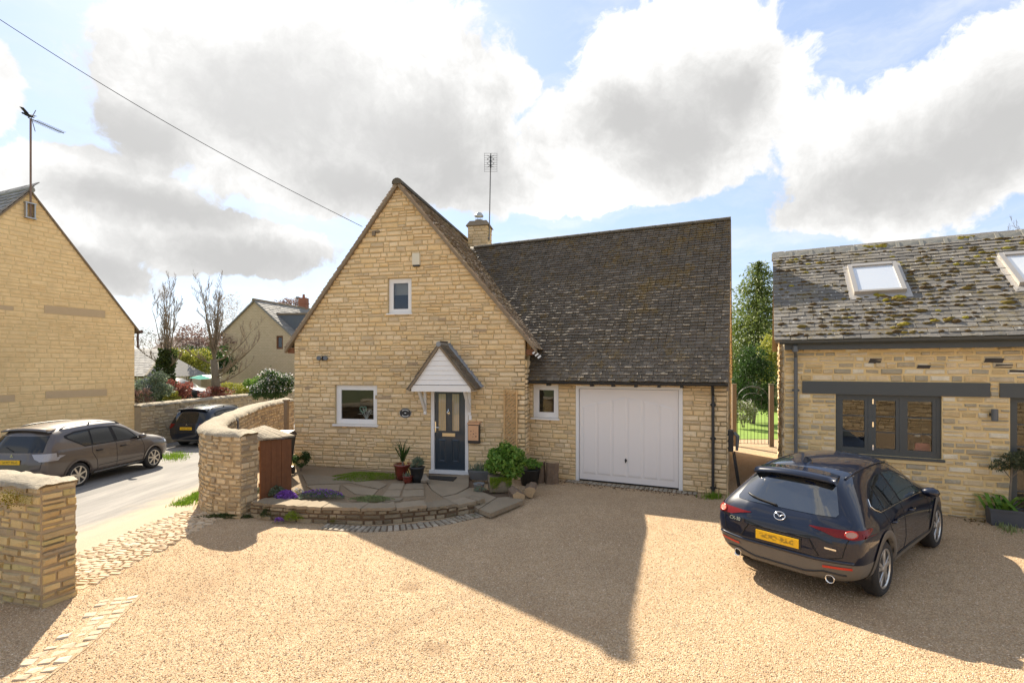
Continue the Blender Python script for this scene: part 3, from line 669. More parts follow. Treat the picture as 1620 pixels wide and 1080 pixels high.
# garage roof
def glim2(y):
    p = gp0+upG*y
    # left limit: where this course meets the gable wing (its wall low down, its slope above)
    best = gs0-.02
    if p.z > zE2-.25:
        # on gable right slope: height zA-kR*(s-sA); param along Ga.u
        lo, hi = -9.0, 6.0
        for _ in range(40):
            mid = (lo+hi)/2; q = p+Ga.u*mid; s_ = (q-Gb.O).dot(Gb.u)
            if q.z > zA-kR*(s_-sA): hi = mid
            else: lo = mid
        best = min(hi, gs0+.3)-.12
    return (best, gs1+.035)
LG = (Ga.W(0, DR, zRi)-gp0).length
groof = MB()
a_, b_ = gs0-.05, gs1+.02
groof.hexa([Ga.W(a_, -.2, zGe-.2*(zRi-zGe)/DR-.05), Ga.W(b_, -.2, zGe-.2*(zRi-zGe)/DR-.05), Ga.W(b_, DR, zRi-.06), Ga.W(a_, DR, zRi-.06), Ga.W(a_, -.2, zGe-.2*(zRi-zGe)/DR+.0), Ga.W(b_, -.2, zGe-.2*(zRi-zGe)/DR), Ga.W(b_, DR, zRi-.005), Ga.W(a_, DR, zRi-.005)])
groof.hexa([Ga.W(-6, DR, zRi-.06), Ga.W(b_, DR, zRi-.06), Ga.W(b_, 2*DR+.2, zGe-.2), Ga.W(-6, 2*DR+.2, zGe-.2), Ga.W(-6, DR, zRi-.005), Ga.W(b_, DR, zRi-.005), Ga.W(b_, 2*DR+.2, zGe-.14), Ga.W(-6, 2*DR+.2, zGe-.14)])
groof.hexa([Ga.W(-5.5, 1.9, zGe+1.9*(zRi-zGe)/DR-.08), Ga.W(a_, 1.9, zGe+1.9*(zRi-zGe)/DR-.08), Ga.W(a_, DR, zRi-.08), Ga.W(-5.5, DR, zRi-.08), Ga.W(-5.5, 1.9, zGe+1.9*(zRi-zGe)/DR-.03), Ga.W(a_, 1.9, zGe+1.9*(zRi-zGe)/DR-.03), Ga.W(a_, DR, zRi-.03), Ga.W(-5.5, DR, zRi-.03)])
garoof = obj('garage_roof', groof, M['verge'], cot)
tl = tiles(gp0, Ga.u, upG, nG, 0, LG+.01, .172, .100, .034, lim=glim2, seed=23)
pieces('roof_tile', tl, TLV, M['tile'], garoof, limit=300, rest='roof_tiles')
for i in range(28):
    s1 = gs1+.04-i*.34; s0_ = s1-.335
    if Ga.W(s0_, DR, 0).x < Gb.W(sA, 4, 0).x+.6: break
    prof = [(math.cos(a)*.13, math.sin(a)*.085) for a in np.linspace(-.3, math.pi+.3, 8)]
    V = [Ga.W(s, DR+x, zRi+.015+y*(1+.06*e)) for e, s in enumerate((s0_, s1)) for x, y in prof]
    obj('ridge_tile', MB().add(V, [(k, k+1, 9+k, 8+k) for k in range(7)]+[tuple(range(8)), tuple(range(15, 7, -1))]), M['ridge_dark'], garoof)
vg = MB()
for (d0, z0, d1, z1) in ((-.26, zGe-.26*(zRi-zGe)/DR, DR, zRi), (2*DR+.2, zGe-.2, DR, zRi)):
    vg.hexa([Ga.W(gs1-.01, d0, z0-.12), Ga.W(gs1+.045, d0, z0-.12), Ga.W(gs1+.045, d1, z1-.12), Ga.W(gs1-.01, d1, z1-.12), Ga.W(gs1-.01, d0, z0+.0), Ga.W(gs1+.045, d0, z0+.0), Ga.W(gs1+.045, d1, z1+.01), Ga.W(gs1-.01, d1, z1+.01)])
obj('verge', vg, M['verge'], garoof)
# gutters and pipes
def gutter(fr, s0, s1, d, z, r, mat, parent, n=10):
    prof = [(math.cos(a)*r, math.sin(a)*r) for a in np.linspace(math.pi, 2*math.pi, 8)]
    prof += [(x*.86, y*.86) for x, y in reversed(prof)]
    k = len(prof); V = [fr.W(s, d+x, z+y) for s in (s0, s1) for x, y in prof]
    return obj('gutter', MB().add(V, [(i, (i+1) % k, k+(i+1) % k, k+i) for i in range(k)]+[tuple(range(k))[::-1], tuple(range(k, 2*k))]), mat, parent)
zgu = oe.z-.005
gu = gutter(Ga, gs0+.01, gs1+.03, -.29, zgu+.01, .06, M['dark_pipe'], cot)
br = MB()
for px in (866, 935, 969, 1005, 1042, 1078): s = Ga.s(px, -.2); br.fbox(Ga, s-.03, s+.03, -.2, .02, zgu-.10, zgu-.02)
obj('gutter_bracket', br, M['dark_pipe'], gu)
obj('eaves_soffit', MB().fbox(Ga, gs0, gs1+.02, -.2, .02, zgu-.03, zgu+.02), M['dark_pipe'], cot)
sp = Ga.s(1128, -.06)
dp = MB().tube([Ga.W(sp, -.29, zgu-.05), Ga.W(sp, -.22, zgu-.16), Ga.W(sp, -.07, zgu-.26), Ga.W(sp, -.07, .03)], .034, 8)
dpo = obj('downpipe', dp, M['dark_pipe'], cot)
cl = MB()
for z in (1.25, 2.0, .15): cl.fbox(Ga, sp-.06, sp+.06, -.06, .0, z-.02, z+.02); cl.lathe([(.042,-.035),(.042,.035)], Ga.W(sp, -.07, z), 10)
obj('pipe_collar', cl, M['dark_pipe'], dpo)
fl = MB()
s0_ = WG+.12
for i in range(3): fl.box(Gb.W(s0_+.1+i*.06, .02+.03*i, zE2-.13-.055*i), (.10, .10, .045), Matrix.Rotation(rad(-38), 3, 'Y'))
obj('lead_flashing', fl, M['lead_bright'], garoof)
pass; (lambda *a: None)('lead_apron', MB().hexa([Gb.W(WG+.05, .0, zE2-.55), Gb.W(WG+.4, .05, zE2-.5), Gb.W(WG+.4, .6, zE2+.2), Gb.W(WG+.05, .6, zE2+.2), Gb.W(WG+.05, .0, zE2-.5), Gb.W(WG+.4, .05, zE2-.45), Gb.W(WG+.4, .6, zE2+.24), Gb.W(WG+.05, .6, zE2+.24)]), M['lead'], garoof)
# chimney
ct = Ga.W(0, DR, 0)
cc = Vector(((759-810)/F*18.6, 18.6, 0)); Ch = Frame(cc-Gb.u*.37-Gb.n*.3, u=Gb.u)
zct = H-(358-HY)/F*18.4
chim = obj('chimney', wall_core(Ch, 0, .74, lambda s: zct, [], .62, z0=5.6), M['cot_mortar'], cot)
cst = lay(fmap(Ch), 5.8, zct, lambda z: (0, .74), (.09, .13), (.15, .34), seed=31)
chs = Frame(Ch.W(.74, 0, 0), u=Ch.n); cst += lay(fmap(chs), 5.8, zct, lambda z: (0, .62), (.09, .13), (.15, .34), seed=32)
pieces('stone', cst, STV, M['cot_stone'], chim)
obj('cap', MB().hexa([Ch.W(-.07,-.07,zct), Ch.W(.81,-.07,zct), Ch.W(.81,.69,zct), Ch.W(-.07,.69,zct), Ch.W(.05,.05,zct+.2), Ch.W(.69,.05,zct+.2), Ch.W(.69,.57,zct+.2), Ch.W(.05,.57,zct+.2)]), M['verge'], chim)
cw = Ch.W(.34, .3, zct)
cb = MB().lathe([(.13,.1),(.13,.24),(.15,.26),(.15,.29),(0,.29)], cw, 14).lathe([(0,.58),(.10,.55),(.17,.45),(.17,.42),(0,.42)][::-1], cw, 14)
for k in range(4): a = k*1.57+.5; cb.tube([cw+Vector((math.cos(a)*.13, math.sin(a)*.13, .28)), cw+Vector((math.cos(a)*.13, math.sin(a)*.13, .44))], .008, 4)
obj('cowl', cb, M['steel'], chim)
obj('chimney_flashing', MB().fbox(Ch, -.05, .79, -.02, .62, 6.6, zct-.85), M['lead'], chim)
# windows and doors
window(Gb, *hUp, cot, M['upvc'], fw=.075, sash=.045, sill=(.03, .05, .035, M['upvc']), label='upper gable window')
s0, s1, z0, z1 = hUp
obj('roller_blind', MB().fbox(Gb, s0+.1, s1-.1, .2, .21, z0+(z1-z0)*.55, z1-.1), M['blind'], cot)
wl = window(Gb, *hLo, cot, M['upvc'], fw=.085, sash=.05, sill=(.05, .07, .05, M['upvc']), label='ground floor window')
ww = window(Ga, hWi[0], hWi[1], hWi[2], hWi[3], cot, M['upvc'], fw=.09, sash=.055, sill=(.04, .06, .04, M['upvc']), label='small window beside the garage door', room=1.2)
# things on the inner sill
r_ = random.Random(5); br = MB(); c0 = Gb.W(hLo[0]+.75, .32, hLo[2]+.1)
for k in range(9):
    a = r_.uniform(-1.2, 1.2); p1 = c0+Gb.u*math.sin(a)*.12+Vector((0,0,.12+.08*math.cos(a)))
    br.tube([c0, p1], [.008,.006], 4)
    for q in range(3): b = a+r_.uniform(-.8,.8); br.tube([p1, p1+Gb.u*math.sin(b)*.15+Vector((0,0,.12*math.cos(b)))], [.006,.003], 4)
tag(obj('coral_ornament', br, M['white']), 'white branching ornament behind the ground floor window glass', 'ornament')
hb = MB().tube([c0+Gb.u*(-.1)+Vector((0,0,.28))+Gb.u*(.1*math.sin(t_)**3)+Vector((0,0,.08*math.cos(t_)-.03*math.cos(2*t_)-.012*math.cos(3*t_))) for t_ in np.linspace(0, 6.28, 16)[:-1]], .016, 5, True)
tag(obj('heart_ornament', hb, mat('mint_paint', (.3,.55,.45))), 'mint green heart ornament hanging behind the ground floor window', 'ornament')
# garage door
s0, s1, z0, z1 = hGd
zb = .05
fr_ = MB().fbox(Ga, s0, s0+.075, .0, .1, 0, z1).fbox(Ga, s1-.085, s1, .0, .1, 0, z1).fbox(Ga, s0+.075, s1-.085, .0, .1, z1-.07, z1)
gd = obj('garage_door', MB().fbox(Ga, s0+.085, s1-.095, .045, .085, zb, z1-.08), M['gdoor'], cot)
obj('door_frame', fr_, M['upvc'], gd)
obj('room_lining', MB().fbox(Ga, s0-.1, s1+.1, .12, .2, -.1, z1+.1), M['black_plastic'], gd)
a0, a1 = s0+.16, s1-.17; n = 6; wp = (a1-a0)/n
def arch(x): k = (x-(a0+a1)/2)/((a1-a0)/2); return z1-.27-.22*abs(k)**1.15-(.16*max(0, abs(k)-.80)**1.1 if abs(k) > .8 else 0)
for i in range(n):
    x0_, x1_ = a0+i*wp+.012, a0+(i+1)*wp-.012; zb1 = zb+.14
    xs = np.linspace(x0_, x1_, 7); top = [arch(x) for x in xs]
    outer = [(x0_, zb1), (x1_, zb1)]+[(x, z) for x, z in zip(xs[::-1], top[::-1])]
    cx, cz = (x0_+x1_)/2, 1.0
    inn = [(x0_+.035, zb1+.05), (x1_-.035, zb1+.05)]+[(min(max(x, x0_+.035), x1_-.035), z-.035) for x, z in zip(xs[::-1], top[::-1])]
    k = len(outer); V = [Ga.W(x, .0445, z) for x, z in outer]+[Ga.W(x, .033, z) for x, z in inn]
    obj('panel', MB().add(V, [(q, (q+1) % k, k+(q+1) % k, k+q) for q in range(k)]+[tuple(range(k, 2*k))]), M['gdoor'], gd)
hs = Ga.s(990, .04); hz = Ga.sz(990, 728, .04)[1]
obj('handle', MB().lathe([(.03,0),(.03,.012),(0,.012)], Ga.W(hs, .04, hz), 12, Matrix.Rotation(rad(90),3,'X')).fbox(Ga, hs-.012, hs+.012, .0, .03, hz-.05, hz+.045), M['black_plastic'], gd)
# front door
s0, s1, z0, z1 = hDo; zd = z0+.035
obj('dummy', MB(), None) if False else None
df = MB().fbox(Gb, s0, s0+.085, -.01, .11, z0, z1).fbox(Gb, s1-.085, s1, -.01, .11, z0, z1).fbox(Gb, s0+.085, s1-.085, -.01, .11, z1-.075, z1)
x0, x1 = s0+.092, s1-.092; zt = z1-.082; zb = z0+.06
dr = obj('front_door', MB().fbox(Gb, x0, x1, .045, .09, zb, zt), M['navy_door'], cot)
obj('door_frame', df, M['upvc'], dr)
obj('threshold', MB().fbox(Gb, s0-.03, s1+.03, -.07, .1, z0-.03, z0+.055), M['white'], dr)
def pz(py): return Gb.sz(712, py, .04)[1]
def ps(px): return Gb.s(px, .04)
for (a, b) in ((694, 705.5), (715.5, 726.5)):
    fz0, fz1 = pz(681), pz(623); A, B = ps(a), ps(b)
    g = MB()
    for q in ((A-.02, A, fz0-.02, fz1+.02), (B, B+.02, fz0-.02, fz1+.02), (A, B, fz0-.02, fz0), (A, B, fz1, fz1+.02)): g.fbox(Gb, q[0], q[1], .03, .05, q[2], q[3])
    obj('glazing_bead', g, M['navy_door'], dr)
    obj('pane', MB().fbox(Gb, A, B, .037, .044, fz0, fz1), M['frost'], dr)
    lb = MB()
    for k in range(1, 4): lb.fbox(Gb, A+(B-A)*k/4-.003, A+(B-A)*k/4+.003, .034, .0375, fz0, fz1)
    obj('lead_came', lb, M['lead'], dr)
    p0, p1 = pz(731), pz(694.5)
    g = MB(); o_ = [(A-.01,p0),(B+.01,p0),(B+.01,p1),(A-.01,p1)]; i_ = [(A+.03,p0+.035),(B-.03,p0+.035),(B-.03,p1-.035),(A+.03,p1-.035)]; c_ = [(A+.05,p0+.055),(B-.05,p0+.055),(B-.05,p1-.055),(A+.05,p1-.055)]
    V = [Gb.W(x, .0445, z) for x, z in o_]+[Gb.W(x, .024, z) for x, z in i_]+[Gb.W(x, .034, z) for x, z in c_]
    obj('panel', MB().add(V, [(k, (k+1) % 4, 4+(k+1) % 4, 4+k) for k in range(4)]+[(4+k, 4+(k+1) % 4, 8+(k+1) % 4, 8+k) for k in range(4)]+[(8,9,10,11)]), M['navy_door'], dr)
obj('letter_plate', MB().fbox(Gb, ps(700), ps(720), .03, .046, pz(690), pz(685)).fbox(Gb, ps(701), ps(719), .022, .03, pz(689), pz(686)), M['brass'], dr)
kn = Gb.W(ps(709.5), .03, pz(652.5))
obj('knocker', MB().tube([kn+Gb.u*math.sin(a)*.035+Vector((0,0,.045*math.cos(a)-.005)) for a in np.linspace(0, 6.28, 13)[:-1]], .010, 6, True).tube([kn+Vector((0,0,.03)), kn+Vector((0,0,.10))], [.016,.006], 6).lathe([(.0,-.02),(.03,-.01),(.03,.01),(0,.02)], kn-Vector((0,0,.01)), 10), M['chrome'], dr)
hd = Gb.W(ps(689), .03, pz(676))
obj('handle', MB().fbox(Gb, ps(689)-.016, ps(689)+.016, .03, .045, pz(684), pz(667)).tube([hd, hd-Gb.n*.04, hd-Gb.n*.04+Gb.u*.12], .011, 6), M['chrome'], dr)
# porch hood
pd = -.62
pa = Gb.sz(695, 548, pd); pl = Gb.sz(651, 609, pd); pr = Gb.sz(745, 609, pd)
hood = thing('porch_canopy', 'white boarded porch canopy with small tiled pitched roof over the front door', 'porch', tuple(Gb.W(pa[0], -.3, pl[1])))
k1 = (pa[1]-pl[1])/(pa[0]-pl[0]); k2 = (pa[1]-pr[1])/(pr[0]-pa[0]); nb = 8; zbm = pl[1]+.01
for i in range(nb):
    za, zb_ = zbm+(pa[1]-zbm)*i/nb+.004, zbm+(pa[1]-zbm)*(i+1)/nb
    L = lambda z: pa[0]-(pa[1]-z)/k1+.03; Rr = lambda z: pa[0]+(pa[1]-z)/k2-.03
    if Rr(zb_) < L(zb_): zz = Vector((0,0,0)); m_ = (L(zb_)+Rr(zb_))/2; qa = [(L(za), za), (Rr(za), za), (m_, zb_-.02)]
    else: qa = [(L(za), za), (Rr(za), za), (Rr(zb_), zb_), (L(zb_), zb_)]
    obj('board', MB().prism([Gb.W(s, pd+(.012 if z == zb_ else 0), z) for s, z in qa], Gb.n*.03), M['upvc'], hood)
fb = MB().fbox(Gb, pl[0], pr[0], pd-.015, pd+.03, pl[1]-.155, pl[1]).fbox(Gb, pr[0]-.03, pr[0]+.0, pd+.03, -.02, pl[1]-.155, pl[1]+.02).fbox(Gb, pl[0], pl[0]+.03, pd+.03, -.02, pl[1]-.155, pl[1]+.02).fbox(Gb, pl[0]+.03, pr[0]-.03, pd+.03, -.02, pl[1]-.1, pl[1]-.08)
obj('fascia', fb, M['upvc'], hood)
for sgn, (s_, z_), k_ in ((-1, pl, k1), (1, pr, k2)):
    e0 = Gb.W(s_+sgn*.09, pd-.05, z_-.09*k_); up_ = (Gb.W(pa[0], pd-.05, pa[1]+.06)-e0); Lu = up_.length; up_.normalize()
    nn = up_.cross(Gb.n); nn = nn if nn.z > 0 else -nn
    sl_ = MB().hexa([e0-nn*.05, e0+Gb.n*.66-nn*.05, e0+Gb.n*.66+up_*Lu-nn*.05, e0+up_*Lu-nn*.05, e0, e0+Gb.n*.66, e0+Gb.n*.66+up_*Lu, e0+up_*Lu])
    ro = obj('roof_slope', sl_, M['verge'], hood)
    pieces('roof_tile', tiles(e0, Gb.n, up_, nn, .60, Lu-.06, .2, .125, .022, seed=40+sgn), TLV, M['tile'], ro)
    obj('lead_flashing', MB().hexa([e0+Gb.n*.58+nn*.03, e0+Gb.n*.67+nn*.03, e0+Gb.n*.67+up_*Lu+nn*.03, e0+Gb.n*.58+up_*Lu+nn*.03, e0+Gb.n*.60+nn*.055, e0+Gb.n*.67+nn*.10, e0+Gb.n*.67+up_*Lu+nn*.10, e0+Gb.n*.60+up_*Lu+nn*.055]), M['lead'], ro)
obj('ridge_lead', MB().tube([Gb.W(pa[0], pd-.07, pa[1]+.055), Gb.W(pa[0], 0, pa[1]+.055)], .065, 8), M['lead'], hood)
for px in (673, 743):
    s = Gb.s(px, -.02); z = pl[1]-.155
    obj('bracket', MB().fbox(Gb, s-.035, s+.035, -.06, .0, z-.62, z).prism([Gb.W(s-.03, pd+.12, z), Gb.W(s-.03, pd+.22, z), Gb.W(s-.03, -.06, z-.42), Gb.W(s-.03, -.06, z-.55)], Gb.u*.06), M['upvc'], hood)
lp = Gb.W(Gb.s(743, -.05), -.07, pl[1]-.75)
tag(obj('door_bell', MB().fbox(Gb, Gb.s(744,-.03)-.035, Gb.s(744,-.03)+.035, -.05, -.001, pl[1]-.90, pl[1]-.78).fbox(Gb, Gb.s(744,-.03)-.028, Gb.s(744,-.03)+.028, -.056, -.05, pl[1]-.84, pl[1]-.79), M['white']), 'small white door bell camera under the right porch bracket', 'door bell')
# fixtures on the cottage walls
s, z = Gb.sz(642, 653)
pq = thing('house_plaque', 'oval black house name plaque with white rim lettering by the front door', 'plaque', tuple(Gb.W(s, -.03, z)))
el = lambda k, d, w=.165, h=.125: [Gb.W(s+w*k*math.cos(a), d, z+h*k*math.sin(a)) for a in np.linspace(0, 2*math.pi, 33)[:-1]]
obj('plate', MB().prism(el(1, -.03), Gb.n*.025), M['black_plastic'], pq)
obj('rim', MB().tube(el(.97, -.032), .006, 5, True), mat('grey_rim', (.3,.3,.29)), pq)
lt = MB(); r_ = random.Random(2)
for sg in (1, -1):
    for k in range(9):
        a = sg*(math.pi/2)+(k-4)*.19; c = Gb.W(s+.12*math.cos(a), -.034, z+.085*math.sin(a))
        lt.box(c, (.012, .004, .022), Matrix.Rotation(-(a-sg*math.pi/2)*.7, 3, 'Y'))
lt.fbox(Gb, s-.022, s+.022, -.036, -.031, z-.008, z+.012)
obj('lettering', lt, M['white'], pq)
s, z = Gb.sz(660, 412)
al = thing('alarm_box', 'cream burglar alarm box high on the front gable', 'alarm box', tuple(Gb.W(s, -.05, z-.15)))
obj('cover', MB().fbox(Gb, s-.10, s+.10, -.10, .0, z-.13, z+.17), M['cream'], al)
obj('base', MB().fbox(Gb, s-.085, s+.085, -.085, .0, z-.17, z-.13), M['black_plastic'], al)
s, z = Gb.sz(514, 567)
fl = thing('security_light', 'small dark twin security light on the left of the front gable', 'light', tuple(Gb.W(s, -.05, z)))
obj('mount', MB().fbox(Gb, s-.06, s+.06, -.06, .0, z-.05, z+.06), M['dark_pipe'], fl)
for k in (-1, 1): obj('lamp_head', MB().lathe([(.02,-.05),(.05,-.03),(.062,.05),(.05,.055),(0,.05)], Gb.W(s+k*.10, -.11, z), 10, Matrix.Rotation(rad(75),3,'X')), M['grey_pipe'], fl)
s, z = Gb.sz(593, 370)
obj('cable_bracket', MB().fbox(Gb, s-.05, s+.04, -.07, .0, z-.06, z+.06).fbox(Gb, s+.05, s+.15, -.05, .0, z+.03, z+.07), M['post_wood'], gwall)
# parcel box
s0, s1 = Gb.s(740.5, -.12), Gb.s(758.5, -.12); zt, zb = Gb.sz(749, 668, -.12)[1], Gb.sz(749, 701, -.12)[1]
bx = thing('letter_box', 'copper pink wall letter box with punched holes right of the front door', 'letter box', tuple(Gb.W((s0+s1)/2, -.06, zb)))
obj('case', MB().fbox(Gb, s0, s1, -.14, .0, zb, zt-.02), M['blackpot'], bx)
obj('front_panel', MB().fbox(Gb, s0+.01, s1-.02, -.152, -.141, zb+.075, zt-.075), M['parcel'], bx)
obj('lid', MB().hexa([Gb.W(s0-.01,-.165,zt-.05), Gb.W(s1+.01,-.165,zt-.05), Gb.W(s1+.01,0,zt), Gb.W(s0-.01,0,zt), Gb.W(s0-.01,-.165,zt-.015), Gb.W(s1+.01,-.165,zt-.015), Gb.W(s1+.01,0,zt+.035), Gb.W(s0-.01,0,zt+.035)]), M['parcel'], bx)
hl = MB()
for (a, b, r) in ((.28,.62,.014),(.5,.45,.014),(.72,.28,.016),(.25,.4,.008),(.5,.66,.008),(.72,.5,.008),(.45,.25,.008)):
    hl.lathe([(r,0),(r,.004),(0,.004)], Gb.W(s0+(s1-s0)*a, -.152, zb+.075+(zt-zb-.15)*b), 10, Matrix.Rotation(rad(90),3,'X'))
obj('vent_hole', hl, M['black_plastic'], bx)
# trellis
s0, s1 = Gb.s(798.5, -.03), Gb.s(817.5, -.03); z1 = Gb.sz(808, 616, -.03)[1]; z0 = .25
tr = thing('trellis', 'tall narrow diagonal lattice trellis fixed to the gable wall', 'trellis', tuple(Gb.W((s0+s1)/2, -.03, z0)))
obj('side_rail', MB().fbox(Gb, s0-.02, s0+.01, -.088, -.022, z0, z1), M['pale_wood'], tr)
obj('side_rail', MB().fbox(Gb, s1-.01, s1+.02, -.088, -.022, z0, z1), M['pale_wood'], tr)
w = s1-s0; z = z0+.02
while z < z1-.02:
    zz = min(z+w*.85, z1); obj('lath', MB().prism([Gb.W(s0, -.082, z), Gb.W(s0, -.082, z+.036), Gb.W(s0+(zz-z)/.85, -.082, zz+.036), Gb.W(s0+(zz-z)/.85+.0, -.082, zz)], Gb.n*.022), M['pale_wood'], tr); z += .085
z = z0+w
while z < z1: obj('lath', MB().prism([Gb.W(s1, -.058, z-w*.85), Gb.W(s1, -.058, z-w*.85+.024), Gb.W(s0, -.058, z+.024), Gb.W(s0, -.058, z)], Gb.n*.02), M['pale_wood'], tr); z += .17
# aerial on the chimney
ab = Ch.W(.78, .1, zct-.55); at = P(779, 243, ab.y); zt = at.z
ae = thing('tv_aerial', 'grid panel television aerial on tall pole beside the chimney', 'aerial', tuple(ab))
top = Vector((ab.x+.06, ab.y, zt))
obj('mast', MB().tube([ab, top], .022, 6), M['dull_metal'], ae)
obj('clamp', MB().box(ab+Vector((-.03,0,.1)), (.12,.08,.06)).box(ab+Vector((-.03,0,.55)), (.12,.08,.06)), M['dull_metal'], ae)
gr = MB(); c = top-Vector((0,0,.35))
for k in range(9): z = c.z-.33+.083*k; gr.tube([(c.x-.24, c.y-.05, z), (c.x+.24, c.y-.05, z)], .006, 4)
for k in (-1, 1): gr.tube([(c.x+k*.23, c.y-.05, c.z-.34), (c.x+k*.23, c.y-.05, c.z+.34)], .007, 4)
obj('grid_panel', gr, M['dull_metal'], ae)
bw = MB()
for dz in (-.16, 0, .14):
    for (a, b) in ((-1,1),(1,1),(-1,-1),(1,-1)): bw.tube([(c.x, c.y-.16, c.z+dz), (c.x+a*.13, c.y-.18, c.z+dz+b*.07)], .009, 4)
obj('dipole', bw.box(c+Vector((0,-.1,0)), (.05,.12,.4)), M['black_plastic'], ae)
# electric car charger on the garage end
ev = thing('car_charger', 'black electric car charger with looped cable on the garage end wall', 'charger', tuple(gend.W(.35, -.1, 1.0)))
e0 = gend.W(.30, -.07, 1.05)
obj('case', MB().fbox(gend, .14, .42, -.13, .0, .95, 1.42), M['black_plastic'], ev)
obj('plug', MB().tube([gend.W(.2, -.14, 1.38), gend.W(.18, -.22, 1.30), gend.W(.2, -.2, .98)], [.04,.045,.03], 8), M['grey_pipe'], ev)
pts = [gend.W(.3+.18*math.sin(a), -.15-.12*(1-math.cos(a))/2, .52+.42*math.cos(a)) for a in np.linspace(.2, 6.1, 26)]
obj('cable', MB().tube(pts, .013, 6).tube([p+Vector((0,0,-.03))-gend.n*(-.03) for p in pts], .013, 6), M['black_plastic'], ev)

# ================================================================== the barn conversion on the right
Bp = G(1499, 815.6); Bt = Frame((Bp.x, Bp.y), ang=rad(-27)); b0 = Bt.s(1241); Bt = Frame(Bt.W(b0, 0, 0), ang=rad(-27))
BL = 8.6
barn = thing('stone_barn_conversion', 'low stone barn conversion with mossy slate roof and dark grey window frames', 'house', tuple(Bt.W(4, 2.5, 0)))
BD = 3.05; zBr = H-(400-HY)/F*Bt.W(-.12, BD, 0).y-.10
zBe = (Bt.sz(1430, 541, -.25)[1]+.07+.2*zBr/BD)/(1+.2/BD)
def bh(x0, y0, x1, y1): xm = (x0+x1)/2; return (Bt.s(x0), Bt.s(x1), Bt.sz(xm, y1)[1], Bt.sz(xm, y0)[1])
bw_ = bh(1322, 624, 1490, 721); bd = (Bt.s(1598), Bt.s(1598)+2.2, .05, Bt.sz(1600, 626)[1])
l1 = bh(1269, 604, 1566, 625); l2 = (Bt.s(1581), Bt.s(1581)+2.7, l1[2], l1[3])
bholes = [bw_, bd, l1, l2]
bwall = obj('front_wall', wall_core(Bt, 0, BL, lambda s: zBe+.05, [bw_, bd], .35), M['barn_mortar'], barn)
pieces('stone', lay(fmap(Bt), 0, zBe-.02, lambda z: (0, BL), (.075, .135), (.14, .40), bholes, joint=.024, proud=.016, jit=.009, rough=.8, seed=51), STV, M['barn_stone'], bwall, limit=260, rest='stone_courses')
for (px, py, w, h) in ((1384,571,.22,.075),(1461,580,.22,.05),(1572,570,.28,.06),(1587,579,.26,.05),(1608,588,.24,.05)):
    s, z = Bt.sz(px, py); obj('blackened_stone', MB().hexa([Bt.W(s-w/2,-.012,z-h*.6), Bt.W(s+w/2-.02,-.012,z-h*.7), Bt.W(s+w/2,.04,z-h*.7), Bt.W(s-w/2,.04,z-h*.6), Bt.W(s-w/2+.03,-.028,z+h*.7), Bt.W(s+w/2,-.026,z+h*.6), Bt.W(s+w/2,.04,z+h*.6), Bt.W(s-w/2,.04,z+h*.7)]), M['black_stone'], bwall)
bend = Frame(Bt.W(0, 2*BD, 0), u=-Bt.n)
bt_top = lambda s: zBe+(zBr-zBe)*(1-abs(s-BD)/BD)
bew = obj('end_wall', wall_core(bend, 0, 2*BD-.002, lambda s: bt_top(s)-.05, [], .35, brk=(BD,)), M['barn_mortar'], barn)
pieces('stone', lay(fmap(bend), 0, zBr-.25, lambda z: (0 if z < zBe else (z-zBe)/(zBr-zBe)*BD+.05, 2*BD-(0 if z < zBe else (z-zBe)/(zBr-zBe)*BD+.05)), (.1, .17), (.2, .45), joint=.02, proud=.02, jit=.018, seed=52), STV, M['barn_stone'], bew, limit=40, rest='stone_courses')
lint = obj('lintel', MB().fbox(Bt, l1[0], l1[1], -.03, .1, l1[2], l1[3]), M['anth'], barn)
obj('lintel', MB().fbox(Bt, l2[0], l2[1], -.03, .1, l2[2], l2[3]), M['anth'], barn)
m1, m2 = Bt.s(1377.5), Bt.s(1427.5)
wb = window(Bt, *bw_, barn, M['anth'], d=.05, fw=.07, sash=.06, mull=(m1, m2), bars=(.34, .67), sill=(.04, .05, .05, M['anth']), label='three light casement window in dark grey timber', room=3.0)
obj('stone_sill', MB().fbox(Bt, Bt.s(1400), bw_[1]+.06, -.035, .02, bw_[2]-.12, bw_[2]-.055), M['barn_mortar'], barn)
hg = MB()
for f in (.12, .5, .88): hg.fbox(Bt, m1+.03, m1+.055, .03, .05, bw_[2]+(bw_[3]-bw_[2])*f-.05, bw_[2]+(bw_[3]-bw_[2])*f+.05)
tag(obj('hinge', hg, M['chrome'], wb), kind='stuff')
window(Bt, *bd, barn, M['anth'], d=.06, fw=.06, sash=.06, mull=(bd[0]+1.1,), bars=(.2, .4, .6, .8), label='tall glazed garden doors in dark grey frames', name='glazed_door', room=3.0)
